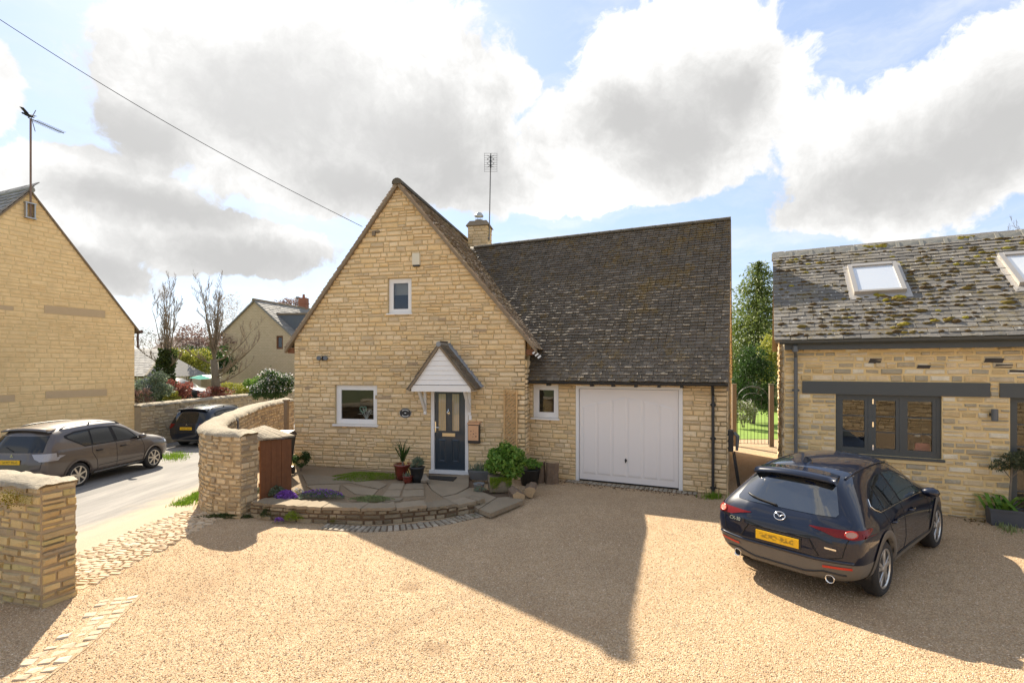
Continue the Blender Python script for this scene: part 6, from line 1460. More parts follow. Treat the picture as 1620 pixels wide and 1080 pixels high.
def estate(name, label, loc, rz, paint, full):
    c = Car(name, label, loc, rz, rings2(), (-1.33, 1.34), .345, paint, .36, (-1.9, .40), levels=3)
    c.arches(.05, paint, .016)
    for wx in (-1.33, 1.34):
        for sd in (1, -1): c.wheel(wx, sd, .905, 7 if full else 5, 1, M['alloy2'])
    for pr in ('L', 'R'):
        q = [(-1.62,1.38),(-1.12,1.09),(.78,1.06),(.45,1.40),(.05,1.53),(-.6,1.56),(-1.3,1.525),(-1.62,1.45)]
        sw = c.decal('side_window', q, pr, M['seam'], .004)
        c.decal('pane', [(-1.54,1.37),(-1.12,1.115),(-.92,1.11),(-.90,1.50),(-1.3,1.485),(-1.56,1.42)], pr, M['eglass'], .008, parent=sw)
        c.decal('pane', [(-.86,1.11),(-.16,1.10),(-.22,1.52),(-.6,1.525),(-.84,1.505)], pr, M['eglass'], .008, parent=sw)
        c.decal('pane', [(-.04,1.095),(.70,1.08),(.40,1.38),(.05,1.49),(-.10,1.505)], pr, M['eglass'], .008, parent=sw)
        for ln_ in ([(-.10,1.09),(-.10,.40)], [(-.90,1.1),(-.92,.9),(-.78,.66),(-.74,.40)], [(.84,1.05),(.92,.80),(.92,.42)]): c.line('door_seam', ln_, pr, M['seam'], .006, .0)
        c.line('door_crease', [(-.72,.50),(.88,.50)], pr, M['seam'], .007, .0)
        s_ = 1 if pr == 'L' else -1
        for x in (-.80, .02):
            a = c.hit(*c.ray(pr, x, .93))[0]; b = c.hit(*c.ray(pr, x+.2, .93))[0]
            obj('door_handle', MB().tube([a, a+Vector((.03, s_*.04, 0)), b+Vector((-.03, s_*.04, 0)), b], [.014,.02,.02,.014], 6), M['seam'], c.root, True, local=True)
        c.decal('sill_strip', [(-.84,.325),(.92,.325),(.92,.365),(-.84,.365)], pr, M['alloy'], .03)
        c.decal('head_light', [(1.78,.80),(2.10,.78),(2.06,.90),(1.85,.93)], pr, M['lamp_white'], .01)
        t_ = c.decal('tail_light', [(-2.24,.86),(-1.96,.90),(-1.95,1.05),(-2.16,1.05)], pr, M['lamp_white'] if full else M['tail'], .012, .05)
    rw = c.decal('rear_window', [(-.72,1.09),(.72,1.09),(.66,1.48),(-.66,1.48)], 'B', M['eglass'], .006)
    c.line('wiper', [(0,1.12),(.25,1.22)], 'B', M['black_plastic'], .012, .02, parent=rw)
    for sd in (1, -1): c.decal('tail_light', [(sd*.52,1.05),(sd*.60,.93),(sd*.72,.86),(sd*.90,.86),(sd*.90,1.05)], 'B', M['lamp_white'] if full else M['tail'], .014, .05)
    c.line('tailgate_seam', [(-.78,1.0),(-.72,.66),(.72,.66),(.78,1.0)], 'B', M['seam'], .006, .0)
    l = c.hit((-5,0,.86), (1,0,0))[0]
    obj('number_plate', MB().box(l+Vector((-.015,0,0)), (.014,.52,.115)), M['plate'], c.root, local=True)
    l, n = c.hit((-5,0,1.01), (1,0,0)); em_ = MB()
    for k in range(3):      # three lozenges
        a = math.pi/2+k*2*math.pi/3; d1 = Vector((0, -math.cos(a), math.sin(a))); d2 = Vector((0, d1.z, -d1.y)); p = l+n*.008
        em_.prism([p, p+d1*.024+d2*.014, p+d1*.048, p+d1*.024-d2*.014], n*.006)
    obj('emblem', em_, M['chrome'], c.root, local=True)
    sp_ = MB(); V = []
    for y in np.linspace(-.64, .64, 9):
        k = abs(y)/.64; zt = 1.685-.05*k**2; xr = -2.03+.06*k**2
        V += [(-1.7, y, zt+.02), (xr, y, zt-.03), (xr+.01, y, zt-.06), (-1.8, y, zt-.07)]
    sp_.add(V, [(4*i+k, 4*i+(k+1) % 4, 4*(i+1)+(k+1) % 4, 4*(i+1)+k) for i in range(8) for k in range(4)]+[(0,1,2,3),(35,34,33,32)])
    obj('roof_spoiler', sp_, paint, c.root, True, local=True)
    for sd in (1, -1):
        pts = [c.hit((x, sd*.60, 4), (0,0,-1))[0] for x in np.linspace(-1.6, .3, 12)]
        h_ = [0,.05,.06,.06,.06,.06,.06,.06,.06,.055,.045,0]
        obj('roof_rail', MB().tube([p+Vector((0,0,h)) for p, h in zip(pts, h_)], .017, 6).tube([pts[5], pts[5]+Vector((0,0,.06))], .02, 5), M['black_plastic'], c.root, True, local=True)
    c.mirror(.72, .86, 1.13, paint)
    c.decal('windscreen', [(.60,-.58),(1.0,-.70),(1.06,0),(1.0,.70),(.60,.58),(.52,0)], 'T', M['eglass'], .006)
    return c
estate('parked_car', 'taupe estate car with roof rails parked across the lane in front of the ochre house', (-12.62, 14.98, gz(-12.6, 15)), rad(87), M['bronze'], True)
estate('parked_car', 'black car seen from behind, parked in the lane beyond the curved wall', (-13.55, 23.3, gz(-13.5, 23.3)), rad(86), M['blackp'], False)
estate('parked_van', 'dark people carrier half hidden behind shrubs above the lane wall', (-20.6, 30.6, .45), rad(6), M['bluegrey'], False)

# ================================================================== plants
def leaf_mesh(name, C, size, elong=2.0, up=0.0, seed=1, out=None):
    """one folded diamond per point of C; size (lo,hi); OUT optional outward directions"""
    g = np.random.default_rng(seed); C = np.asarray(C, float); n = len(C)
    d = g.normal(size=(n,3)); d[:,2] += up
    if out is not None: d = d*.7+out*1.2
    d /= np.linalg.norm(d, axis=1)[:,None]+1e-9
    q = g.normal(size=(n,3)); w = np.cross(d, q); w /= np.linalg.norm(w, axis=1)[:,None]+1e-9
    m = np.cross(d, w); s = (size[0]+(size[1]-size[0])*g.random(n))[:,None]
    V = np.stack([C-d*s*.5, C+w*s*.5/elong+m*s*.08, C+d*s*.5, C-w*s*.5/elong+m*s*.08], 1).reshape(-1,3)
    return fastmesh(name, V, np.arange(4*n).reshape(-1,4), 4)
def in_blobs(blobs, n, seed=1, shell=.55, squash=None):
    """points mostly near the skins of ellipsoids (cx,cy,cz,rx,ry,rz)"""
    g = np.random.default_rng(seed); vol = np.array([b[3]*b[4]*b[5] for b in blobs])**.67; vol /= vol.sum(); P_, O_ = [], []
    for b, f in zip(blobs, vol):
        k = max(3, int(n*f)); d = g.normal(size=(k,3)); d /= np.linalg.norm(d, axis=1)[:,None]
        r = (shell+(1-shell)*g.random(k)**.6)*(1+.16*g.normal(size=k))
        P_.append(np.array(b[:3])+d*r[:,None]*np.array(b[3:])); O_.append(d)
    return np.vstack(P_), np.vstack(O_)
def clumps(c, r, n, k, seed):      # k sub-blobs on an ellipsoid so the outline is uneven
    g = random.Random(seed); out = [(c[0], c[1], c[2], r[0]*.6, r[1]*.6, r[2]*.6)]
    for _ in range(k):
        a, b = g.uniform(0, 6.28), g.uniform(-.6, 1.2); q = g.uniform(.22, .42)
        out.append((c[0]+r[0]*.72*math.cos(a)*math.cos(b), c[1]+r[1]*.72*math.sin(a)*math.cos(b), c[2]+r[2]*.72*math.sin(b), r[0]*q, r[1]*q, r[2]*q))
    return out
def shrub(name, label, c, r, n, size, lm, seed, cat='shrub', k=10, stem=True, extra=None, elong=2.0, group=None, up=.3):
    t_ = thing(name, label, cat, (c[0], c[1], c[2]-r[2]), group)
    P_, O_ = in_blobs(clumps(c, r, n, k, seed), n, seed)
    P_ = P_[P_[:,2] > c[2]-r[2]*1.02]
    link('foliage', leaf_mesh('foliage', P_, size, elong, up, seed), lm, t_)
    if extra:
        em, en, es, zmin = extra; Q_, _ = in_blobs(clumps(c, [x*1.04 for x in r], en, k, seed), en, seed+1, .8); Q_ = Q_[Q_[:,2] > zmin]
        link('blossom', leaf_mesh('blossom', Q_, es, 1.2, .2, seed+2), em, t_)
    if stem:
        mb = MB(); g = random.Random(seed)
        for _ in range(5): mb.tube([Vector((c[0]+g.uniform(-.1,.1)*r[0], c[1], c[2]-r[2]-.03)), Vector((c[0]+g.uniform(-.5,.5)*r[0], c[1]+g.uniform(-.4,.4)*r[1], c[2]+r[2]*.3))], [.02*r[2]+.006, .004], 5)
        obj('stem', mb, M['bark'], t_)
    return t_
def mound(name, label, px, py, z, rx, ry, h, n, size, lm, seed, cat='plant', extra=None, elong=2.5, group=None):
    c = G(px, py, z); t_ = thing(name, label, cat, tuple(c), group); g = np.random.default_rng(seed)
    a = g.random(n)*6.283; r = np.sqrt(g.random(n)); wob = 1+.25*np.sin(a*3+seed)+.15*np.sin(a*7)
    X = c.x+rx*r*np.cos(a)*wob; Y = c.y+ry*r*np.sin(a)*wob; Z = c.z+h*(1-r**2)*g.random(n)**.4+.01
    link('foliage', leaf_mesh('foliage', np.stack([X, Y, Z], 1), size, elong, .6, seed), lm, t_)
    if extra:
        em, en, es = extra; a = g.random(en)*6.283; r = np.sqrt(g.random(en))*.95
        link('flower', leaf_mesh('flower', np.stack([c.x+rx*r*np.cos(a), c.y+ry*r*np.sin(a), c.z+h*(1-r**2)+.02+.02*g.random(en)], 1), es, 1.1, .3, seed+3), em, t_)
    return t_
def blades(name, C, h, wid, lm, parent, seed, lean=.35):
    g = np.random.default_rng(seed); n = len(C); C = np.asarray(C, float); a = g.random(n)*6.283; L = h[0]+(h[1]-h[0])*g.random(n)
    d = np.stack([np.cos(a), np.sin(a), np.zeros(n)], 1); w = np.stack([-np.sin(a), np.cos(a), np.zeros(n)], 1)*wid; k = lean*(.3+g.random(n))
    mid = C+d*(L*k*.35)[:,None]+np.array([0,0,1])*(L*.6)[:,None]; tip = C+d*(L*k)[:,None]+np.array([0,0,1])*(L*(1-.25*k))[:,None]
    V = np.stack([C-w, C+w, mid+w*.8, mid-w*.8, tip+w*.12, tip-w*.12], 1).reshape(-1,3); b = (np.arange(n)*6)[:,None]
    Fq = np.concatenate([b+np.array([0,1,2,3]), b+np.array([3,2,4,5])], 0)
    return link(name, fastmesh(name, V, Fq, 4), lm, parent)
# ---------------- bed planting
mound('moss_mat', 'bright green moss mat along the foot of the gable wall', 581, 755, TZ, .85, .38, .12, 6500, (.015,.04), M['mossgreen'], 1, 'moss')
mound('aubrieta', 'vivid purple aubrieta spilling over the retaining wall by the bin store', 452, 790, TZ+.04, .24, .20, .15, 900, (.02,.045), M['greyleaf'], 2, extra=(M['purple'], 1500, (.018,.04)))
mound('aubrieta', 'grey green aubrieta mound with scattered purple flowers behind the retaining wall', 508, 785, TZ+.02, .46, .20, .12, 2200, (.02,.05), M['greyleaf'], 3, extra=(M['purple'], 260, (.018,.035)))
mound('euphorbia', 'grey green feathery plant at the foot of the brown bin store', 430, 781, TZ+.02, .40, .16, .18, 1600, (.03,.07), M['greyleaf'], 4)
mound('alyssum', 'small pale yellow flowering plant beside the purple aubrieta', 470, 784, TZ+.02, .16, .14, .13, 500, (.02,.04), M['yelleaf'], 5, extra=(M['whiteleaf'], 150, (.015,.03)))
mound('sedum', 'pale green low sedum cushion near the retaining wall slabs', 588, 791, TZ+.02, .38, .15, .09, 1800, (.02,.045), M['sedum'], 6)
mound('moss_cushion', 'dark olive moss hanging on the left end of the retaining wall', 462, 822, .06, .16, .06, .16, 900, (.015,.03), M['mossgreen'], 7, 'moss')
mound('moss_cushion', 'small dark moss patch on the retaining wall under the bin store', 421, 817, .06, .14, .06, .15, 600, (.015,.03), M['ivy'], 8, 'moss')
mound('aubrieta', 'tiny purple flower tuft at the foot of the retaining wall', 441, 827, .01, .10, .05, .07, 160, (.015,.03), M['greyleaf'], 9, extra=(M['purple'], 160, (.015,.03)))
c = G(479, 742, TZ); shrub('shrub', 'small dark green shrub at the left corner of the gable', (c.x, c.y-.1, .40), (.28,.24,.24), 1500, (.03,.06), M['dkleaf'], 11)
mound('wallflower', 'small yellow green flowering plant at the gable corner', 463, 737, TZ, .10, .10, .35, 200, (.03,.06), M['yelleaf'], 12)
pm = P(19, 786, 5.87); c_ = []; g_ = np.random.default_rng(2)
for _ in range(650): c_.append((pm.x+g_.normal()*.09-.0, pm.y-.02+g_.normal()*.02+.0, pm.z+g_.normal()*.055))
tag(link('moss_cushion', leaf_mesh('moss_cushion', c_, (.010,.022), 1.4, 0, 6), M['yellow_moss']), 'yellow green moss patch under the coping of the left gate pier', 'moss', kind='stuff')
# grass and weeds
def tuft(name, label, pts, n, h, lm, seed, z=None, group=None, kind=None):
    g = random.Random(seed); C = []
    for _ in range(n):
        px, py, rx, ry = g.choice(pts); q = G(px+g.gauss(0, rx), py+g.gauss(0, ry)); C.append((q.x, q.y, gz(q.x, q.y) if z is None else z))
    t_ = thing(name, label, 'grass', C[0], group); tag(blades('blade', C, h, .006, lm, t_, seed), kind='stuff'); return t_
tuft('grass_tuft', 'bright green grass tuft against the outer foot of the curved wall', [(302,785,9,3),(311,778,5,3),(290,792,9,2)], 1500, (.035,.10), M['grass'], 21)
tuft('weed_tuft', 'small green weed at the foot of the black downpipe', [(1128,787,7,1.5)], 260, (.05,.14), M['grass'], 22)
tuft('weed_tuft', 'thin weeds in the gravel near the grey planter on the right', [(1600,840,8,2),(1587,832,5,2)], 160, (.05,.12), M['sedum'], 23)
tuft('grass_verge', 'patch of verge grass at the foot of the lane wall behind the taupe car', [(268,702,9,2.5),(282,700,8,3)], 1300, (.05,.13), M['grass'], 24)
mound('moss_fringe', 'dark moss fringe along the foot of the curved wall', 362, 819, 0, .55, .05, .08, 1200, (.02,.05), M['ivy'], 25, 'moss')
g = random.Random(31); C = []
for _ in range(260): s = g.uniform(gs0, gs1-.4); q = Ga.W(s, -.25-abs(g.gauss(0,.14)), .006); C.append(tuple(q))
tag(link('leaf_litter', leaf_mesh('leaf_litter', C, (.03,.07), 1.6, -.2, 32), leaf_mat('dry_leaf', [(.13,.075,.035),(.20,.12,.05),(.10,.06,.03)], trans=.1)), 'dry brown leaf litter along the garage wall', 'leaves', kind='stuff')
C = []
for _ in range(220): s = g.uniform(2.9, 6.2); q = Bt.W(s, -.08-abs(g.gauss(0,.18)), .006); C.append(tuple(q))
tag(link('leaf_litter', leaf_mesh('leaf_litter', C, (.03,.07), 1.6, -.2, 33), M['mossclump']), 'dry brown leaf litter along the barn wall', 'leaves', kind='stuff')
# ---------------- pots by the door
def pot(name, label, px, py, z, r0, r1, h, pm, rim=.02):
    c = G(px, py, z); t_ = thing(name, label, 'pot', tuple(c))
    obj('pot_body', MB().lathe([(r0,0),((r0*2+r1)/3*1.04,h*.4),(r1,h*.86),(r1+rim,h*.9),(r1+rim,h),(r1-.01,h),(r1-.03,h*.9)], c, 24), pm, t_, True)
    obj('soil', MB().lathe([(r1-.015,h*.88),(0,h*.92)], c, 16), M['soil'], t_)
    return c, t_
c, t_ = pot('plant_pot', 'large red glazed pot holding the spiky cordyline left of the front door', 637, 757, TZ, .15, .20, .36, M['redpot'])
cy = thing('cordyline', 'spiky dark green cordyline in the large red pot', 'plant', tuple(c+Vector((0,0,.33))))
g_ = np.random.default_rng(5); blades('leaf', [tuple(c+Vector((g_.normal()*.02, g_.normal()*.02, .42))) for _ in range(46)], (.32,.62), .013, M['dkleaf'], cy, 6, 1.0)
obj('trunk', MB().tube([c+Vector((0,0,.3)), c+Vector((0,0,.5))], .025, 6), M['bark'], cy)
sp_ = MB()
for k in range(2): sp_.tube([c+Vector((.06+.03*k,-.06,.42)), c+Vector((.17+.06*k,-.14,.10))], .012, 5)
obj('dry_leaf', sp_, mat('straw_leaf', (.62,.46,.16), .8), cy)
c, t_ = pot('plant_pot', 'small red pot in front of the large red pot', 645, 763.5, TZ, .09, .115, .17, M['redpot'], .012)
g_ = np.random.default_rng(7); sx = thing('seedling', 'sparse seedling in the small red pot', 'plant', tuple(c+Vector((0,0,.15)))); blades('leaf', [tuple(c+Vector((g_.normal()*.04, g_.normal()*.04, .16))) for _ in range(24)], (.05,.12), .008, M['greyleaf'], sx, 8, .8)
c, t_ = pot('plant_pot', 'black tapered pot of lavender left of the front door', 660, 762, TZ, .12, .16, .36, M['blackpot'])
shrub('lavender', 'grey green lavender growing in the black pot', (c.x, c.y, c.z+.46), (.19,.18,.15), 900, (.03,.07), M['greyleaf'], 13, 'plant', k=6, elong=4)
def boulder(label, px, py, z, r, seed, m_=None, group=None, name='boulder'):
    c = G(px, py, z); bm = bmesh.new(); bmesh.ops.create_icosphere(bm, subdivisions=2, radius=1); g = random.Random(seed)
    ph = [g.uniform(0, 6) for _ in range(6)]
    for v in bm.verts:
        k = 1+.16*math.sin(v.co.x*3+ph[0])+.14*math.sin(v.co.y*3.3+ph[1])+.12*math.sin(v.co.z*4+ph[2])+g.uniform(-.05,.05)
        v.co = Vector((v.co.x*r[0]*k, v.co.y*r[1]*k, max(v.co.z, -.4)*r[2]*k+r[2]*.4))
    m = bpy.data.meshes.new(name); bm.to_mesh(m); o = link(name, m, m_ or M['boulder']); o.location = c; return tag(o, label, 'stone', group)
boulder('rounded garden stone between the black pot and the doorstep', 669, 761, TZ, (.16,.12,.13), 3)
# right of the door: oval planter, small pot, trough with shrub, logs, stumps
c = G(762, 757.5, .10)
ov = thing('oval_planter', 'dark oval planter of daffodil leaves right of the front door', 'planter', tuple(c))
V = []; n = 24
for (k, z) in ((.85,0),(.98,.12),(1.03,.2),(1.03,.23),(.96,.23),(.92,.19)):
    for i in range(n): a = 6.283*i/n; V.append(c+Vector((.33*k*math.cos(a), .17*k*math.sin(a), z)))
obj('tub', MB().add(V, [(j*n+i, j*n+(i+1) % n, (j+1)*n+(i+1) % n, (j+1)*n+i) for j in range(5) for i in range(n)]+[tuple(5*n+i for i in range(n))]), mat('weathered_lead_tub', (.12,.12,.115), .7, var=.3, scale=10), ov, True)
df_ = thing('daffodils', 'blue green daffodil leaves growing in the oval planter', 'plant', tuple(c+Vector((0,0,.2)))); g_ = np.random.default_rng(9)
blades('leaf', [tuple(c+Vector((g_.uniform(-.28,.28), g_.uniform(-.12,.12), .2))) for _ in range(90)], (.14,.28), .009, M['greyleaf'], df_, 10, .8)
link('flower', leaf_mesh('flower', [tuple(c+Vector((.10+g_.normal()*.03, g_.normal()*.05, .42+g_.normal()*.02))) for _ in range(14)], (.03,.05), 1.1, 0, 4), M['yelleaf'], df_)
c, t_ = pot('plant_pot', 'small blue grey pot on the doorstep path before the trough', 758, 776, SZ, .09, .12, .17, M['greypot'], .008)
mound('pansy', 'trailing pale flowered plant in the small blue grey pot', 758, 776, SZ+.16, .13, .11, .10, 260, (.02,.05), M['greyleaf'], 14, extra=(M['redleaf'], 14, (.02,.035)))
a, b = G(775, 787, .0), G(809, 786, .0); Tr = Frame(a, u=(b-a)); tw_ = (b-a).length
tr_ = thing('stone_trough', 'mossy square stone trough holding the green shrub', 'trough', tuple(Tr.W(tw_/2, .2, .05)))
bm = bmesh.new(); 
o_ = [(0,0,.1),(tw_,0,.1),(tw_,.42,.1),(0,.42,.1),(-.02,-.01,.42),(tw_+.02,-.01,.40),(tw_+.02,.44,.42),(-.02,.44,.42)]
mb = MB().hexa([Tr.W(*q) for q in o_]); m = mesh('tr', mb.v, mb.f); bm.from_mesh(m); bmesh.ops.subdivide_edges(bm, edges=bm.edges[:], cuts=5, use_grid_fill=True)
g = random.Random(2)
for v in bm.verts: v.co += Vector((g.gauss(0,.011), g.gauss(0,.011), g.gauss(0,.009)))
mm = bpy.data.meshes.new('basin'); bm.to_mesh(mm); mm.shade_smooth(); link('basin', mm, M['trough'], tr_)
c = Tr.W(tw_/2, .22, .42)
shrub('shrub', 'leafy bright green shrub growing in the mossy trough by the trellis', (c.x+.10, c.y+.10, .70), (.44,.40,.44), 3800, (.06,.13), M['leaf'], 15, k=16, elong=1.9)
g_ = np.random.default_rng(21); n = 2600; ss = g_.random(n)*tw_; zz = .43-np.abs(g_.normal(size=n))*.07*(1+np.sin(ss*17)*.6); link('trough_moss', leaf_mesh('trough_moss', [tuple(Tr.W(a, -.012-.012*k, z)) for a, k, z in zip(ss, g_.random(n), zz)]+[tuple(Tr.W(tw_+.015, q*.4, .43-abs(g_.normal())*.08)) for q in g_.random(700)]+[tuple(Tr.W(a, .03+.05*g_.random(), .425)) for a in ss[:900]], (.012,.03), 1.5, .2, 5), M['mossgreen'], tr_)
def log(label, c, ax, r, L, seed, group, name='log'):
    g = random.Random(seed); n = 14; ax = Vector(ax).normalized(); e1 = ax.orthogonal().normalized(); e2 = ax.cross(e1)
    t_ = thing(name, label, 'log', tuple(c), group); V = []; w = [1+g.uniform(-.20,.16) for _ in range(n)]
    for k in range(5): V += [c+ax*(L*k/4)+(e1*math.cos(6.283*i/n)+e2*math.sin(6.283*i/n))*r*w[i]*(1+g.uniform(-.08,.08)) for i in range(n)]
    obj('bark', MB().add(V, [(j*n+i, j*n+(i+1) % n, (j+1)*n+(i+1) % n, (j+1)*n+i) for j in range(4) for i in range(n)]), M['log'], t_)
    obj('cut_face', MB().add([v-ax*.002 for v in V[:n]], [tuple(range(n))[::-1]]), M['log_end'], t_)
    obj('cut_face', MB().add([v+ax*.002 for v in V[4*n:]], [tuple(range(n))]), M['log_end'], t_)
gl_ = 'logs by the garage wall'
c = G(820, 787, .13); log('nearest short log lying beside the mossy trough', c, (-.25,.95,.05), .135, .40, 1, gl_)
c = G(838, 780, .15); log('short log with pale cut end lying behind the nearest log', c+Vector((0,.1,0)), (.15,.95,.08), .12, .36, 2, gl_)
for k, (px, py, h, r) in enumerate(((855, 763.5, .50, .135), (873, 765.5, .50, .16))):
    c = G(px, py, 0); log(('taller left' if k == 0 else 'wider right')+' upright log stump against the garage wall', c+Vector((0,.12,-.02)), (.04*k,.03,1), r, h+.03, 5+k, gl_, 'log_stump')
c = G(838, 766, 0)
pt = thing('black_tub', 'dark round tub half hidden behind the green shrub', 'pot', tuple(c)); obj('pot_body', MB().lathe([(.2,0),(.26,.36),(.28,.38),(.25,.38)], c, 18), M['blackpot'], pt, True); obj('soil', MB().lathe([(.25,.35),(0,.36)], c, 12), M['soil'], pt)
shrub('shrub', 'small trailing shrub in the dark tub beside the stumps', (c.x+.05, c.y-.02, .50), (.24,.20,.2), 500, (.05,.10), M['leaf'], 16, k=6)
bs_ = G(845, 790, 0)
for k, (px, py, r) in enumerate(((797, 791, .07), (812, 793, .06))): pass
# ---------------- planter box and small tree by the barn doors
c0 = G(1566, 830, 0); s0 = (c0-Bt.O).dot(Bt.u); s1 = s0+.55
pb = thing('planter_box', 'slate grey rectangular planter beside the barn doors', 'planter', tuple(Bt.W(s0+.3, -.3, 0)))
d0 = (c0-Bt.O).dot(Bt.n)
obj('box', MB().hexa([Bt.W(s0+.02,d0,0), Bt.W(s1-.02,d0,0), Bt.W(s1-.02,d0+.22,0), Bt.W(s0+.02,d0+.22,0), Bt.W(s0,d0-.02,.27), Bt.W(s1,d0-.02,.27), Bt.W(s1,d0+.24,.27), Bt.W(s0,d0+.24,.27)]), M['planter'], pb)
obj('rim', MB().fbox(Bt, s0-.015, s1+.015, d0-.035, d0+.0, .27, .30).fbox(Bt, s0-.015, s1+.015, d0+.22, d0+.255, .27, .30).fbox(Bt, s0-.015, s0+.02, d0+.0, d0+.22, .27, .30).fbox(Bt, s1-.02, s1+.015, d0+.0, d0+.22, .27, .30), M['planter'], pb)
obj('soil', MB().fbox(Bt, s0+.02, s1-.02, d0, d0+.22, .24, .272), M['soil'], pb)
st_ = thing('tulip_leaves', 'broad strap leaved plant drooping over the slate grey planter', 'plant', tuple(Bt.W(s0+.2, d0+.1, .27))); g_ = np.random.default_rng(3)
blades('leaf', [tuple(Bt.W(s0+.22+g_.normal()*.08, d0+.1+g_.normal()*.04, .26)) for _ in range(22)], (.25,.42), .035, M['leaf'], st_, 12, 1.7)
c = Bt.W(Bt.s(1601, -.14), -.14, 0)
ot = thing('olive_tree', 'small potted standard olive tree in front of the barn doors', 'tree', tuple(c))
obj('trunk', MB().tube([c+Vector((-.02,0,.05)), c+Vector((-.03,.01,.5)), c+Vector((.0,0,1.05))], [.022,.018,.014], 7), M['bark'], ot)
obj('branch', MB().tube([c+Vector((0,0,.8)), c+Vector((-.2,.05,1.1))], [.01,.004], 5).tube([c+Vector((0,0,.85)), c+Vector((.22,-.05,1.15))], [.01,.004], 5), M['bark'], ot)
P_, _ = in_blobs(clumps((c.x, c.y, 1.13), (.34,.3,.24), 0, 12, 4), 1500, 4)
link('crown', leaf_mesh('crown', P_, (.035,.075), 3.0, .2, 4), leaf_mat('olive_leaf', [(.05,.07,.03),(.09,.11,.05),(.14,.15,.08)]), ot)
obj('pot_body', MB().lathe([(.08,0),(.11,.22),(.12,.24),(.1,.24)], c, 16), M['planter'], ot, True)

# ---------------- trees
def bare_tree(name, label, base, h, spread, seed, trunk_r, mat_, upright=.8, n_limbs=9, split=.38, low=(), ivy=None, twig_n=3):
    g = random.Random(seed); t_ = thing(name, label, 'tree', tuple(base), 'bare trees above the lane wall'); tr, lm, tw = MB(), MB(), []
    top = base+Vector((g.uniform(-.2,.2), 0, h*split)); tr.tube([base-Vector((0,0,.2)), base.lerp(top, .4)+Vector((g.uniform(-.06,.06),0,0)), top], [trunk_r*1.25, trunk_r, trunk_r*.8], 9)
    def limb(p, d, r, L, dep):
        pts = [p]; q = p.copy(); dd = d.copy(); k = 5
        for i in range(k):
            nz = .055 if dep == 0 else .10; dd = (dd+Vector((g.gauss(0,nz), g.gauss(0,nz), upright*.16))).normalized(); q = q+dd*(L/k); pts.append(q.copy())
            if dep < 3:
                for _ in range(twig_n if dep else 2):
                    if g.random() < .75:
                        e = (dd+Vector((g.gauss(0,.55), g.gauss(0,.55), g.uniform(0,.5)))).normalized()
                        limb(q, e, r*(1-i/k)*.36+.003, L*g.uniform(.20,.36)*(1.0 if dep else .8), dep+1)
        rr = [max(.0035, r*(1-.8*i/k)) for i in range(k+1)]
        (lm if dep == 0 else None)
        if dep == 0: lm.tube(pts, rr, 6)
        elif dep == 1: tw.append((pts, rr, 4))
        else: tw.append((pts[::2]+[pts[-1]], rr[::2]+[rr[-1]], 3))
    for i in range(n_limbs):
        a = 6.283*i/n_limbs+g.uniform(-.3,.3); d = Vector((math.cos(a)*spread, math.sin(a)*spread, 1)).normalized()
        limb(base.lerp(top, g.uniform(.75,1.0)), d, trunk_r*g.uniform(.16,.26), h*(1-split)*g.uniform(.75,1.05), 0)
    for (f, dx, L) in low: limb(base.lerp(top, f), Vector((dx, g.uniform(-.4,.4), .22)).normalized(), trunk_r*.22, L, 0)
    obj('trunk', tr, mat_, t_, True); obj('limb', lm, mat_, t_); tag(t_.children[-1], kind='stuff')
    tb = MB()
    for pts, rr, n in tw: tb.tube(pts, rr, n)
    tag(obj('twigs', tb, M['twig'], t_), kind='stuff')
    if ivy:
        gg_ = np.random.default_rng(seed); n = ivy; z = gg_.random(n)**.8*h*.52; a = gg_.random(n)*6.283; r = trunk_r*(1.3+1.5*gg_.random(n))*(1+.25*np.sin(z*2.2+a))*(1.25-.5*z/(h*.52))
        link('ivy', leaf_mesh('ivy', np.stack([base.x+r*np.cos(a)+(top.x-base.x)*z/(h*split), base.y+r*np.sin(a), base.z+z], 1), (.09,.2), 1.4, 0, seed), M['ivy'], t_)
    return t_
b1 = P(266, 634, 27.5); b1.z = .45; bare_tree('bare_tree', 'ivy clad bare tree behind the lane wall, left of the other', b1, 6.5, .13, 3, .20, M['bark'], n_limbs=9, split=.40, ivy=2600, low=((.95,-.9,2.2),(.9,.8,1.6)))
b2 = P(342, 622, 28.5); b2.z = .45; bare_tree('bare_tree', 'clean trunked bare tree with upright stems and low side branches behind the lane wall', b2, 6.7, .12, 8, .24, M['bark2'], n_limbs=11, split=.42, low=((.95,1.0,3.2),(.75,1.0,3.0),(.62,1.0,2.6),(.5,.9,2.2),(.9,-.9,2.0),(.7,.7,2.4)))
def leafy_tree(name, label, base, h, r, n, size, lm, seed, k=18, trunk=.18, elong=1.8, group=None):
    t_ = thing(name, label, 'tree', tuple(base), group)
    obj('trunk', MB().tube([base, base+Vector((.1,0,h*.45)), base+Vector((0,0,h*.8))], [trunk, trunk*.7, trunk*.25], 8), M['bark'], t_, True)
    P_, O_ = in_blobs(clumps((base.x, base.y, base.z+h-r[2]), r, n, k, seed), n, seed, .45)
    link('crown', leaf_mesh('crown', P_, size, elong, .1, seed), lm, t_); return t_
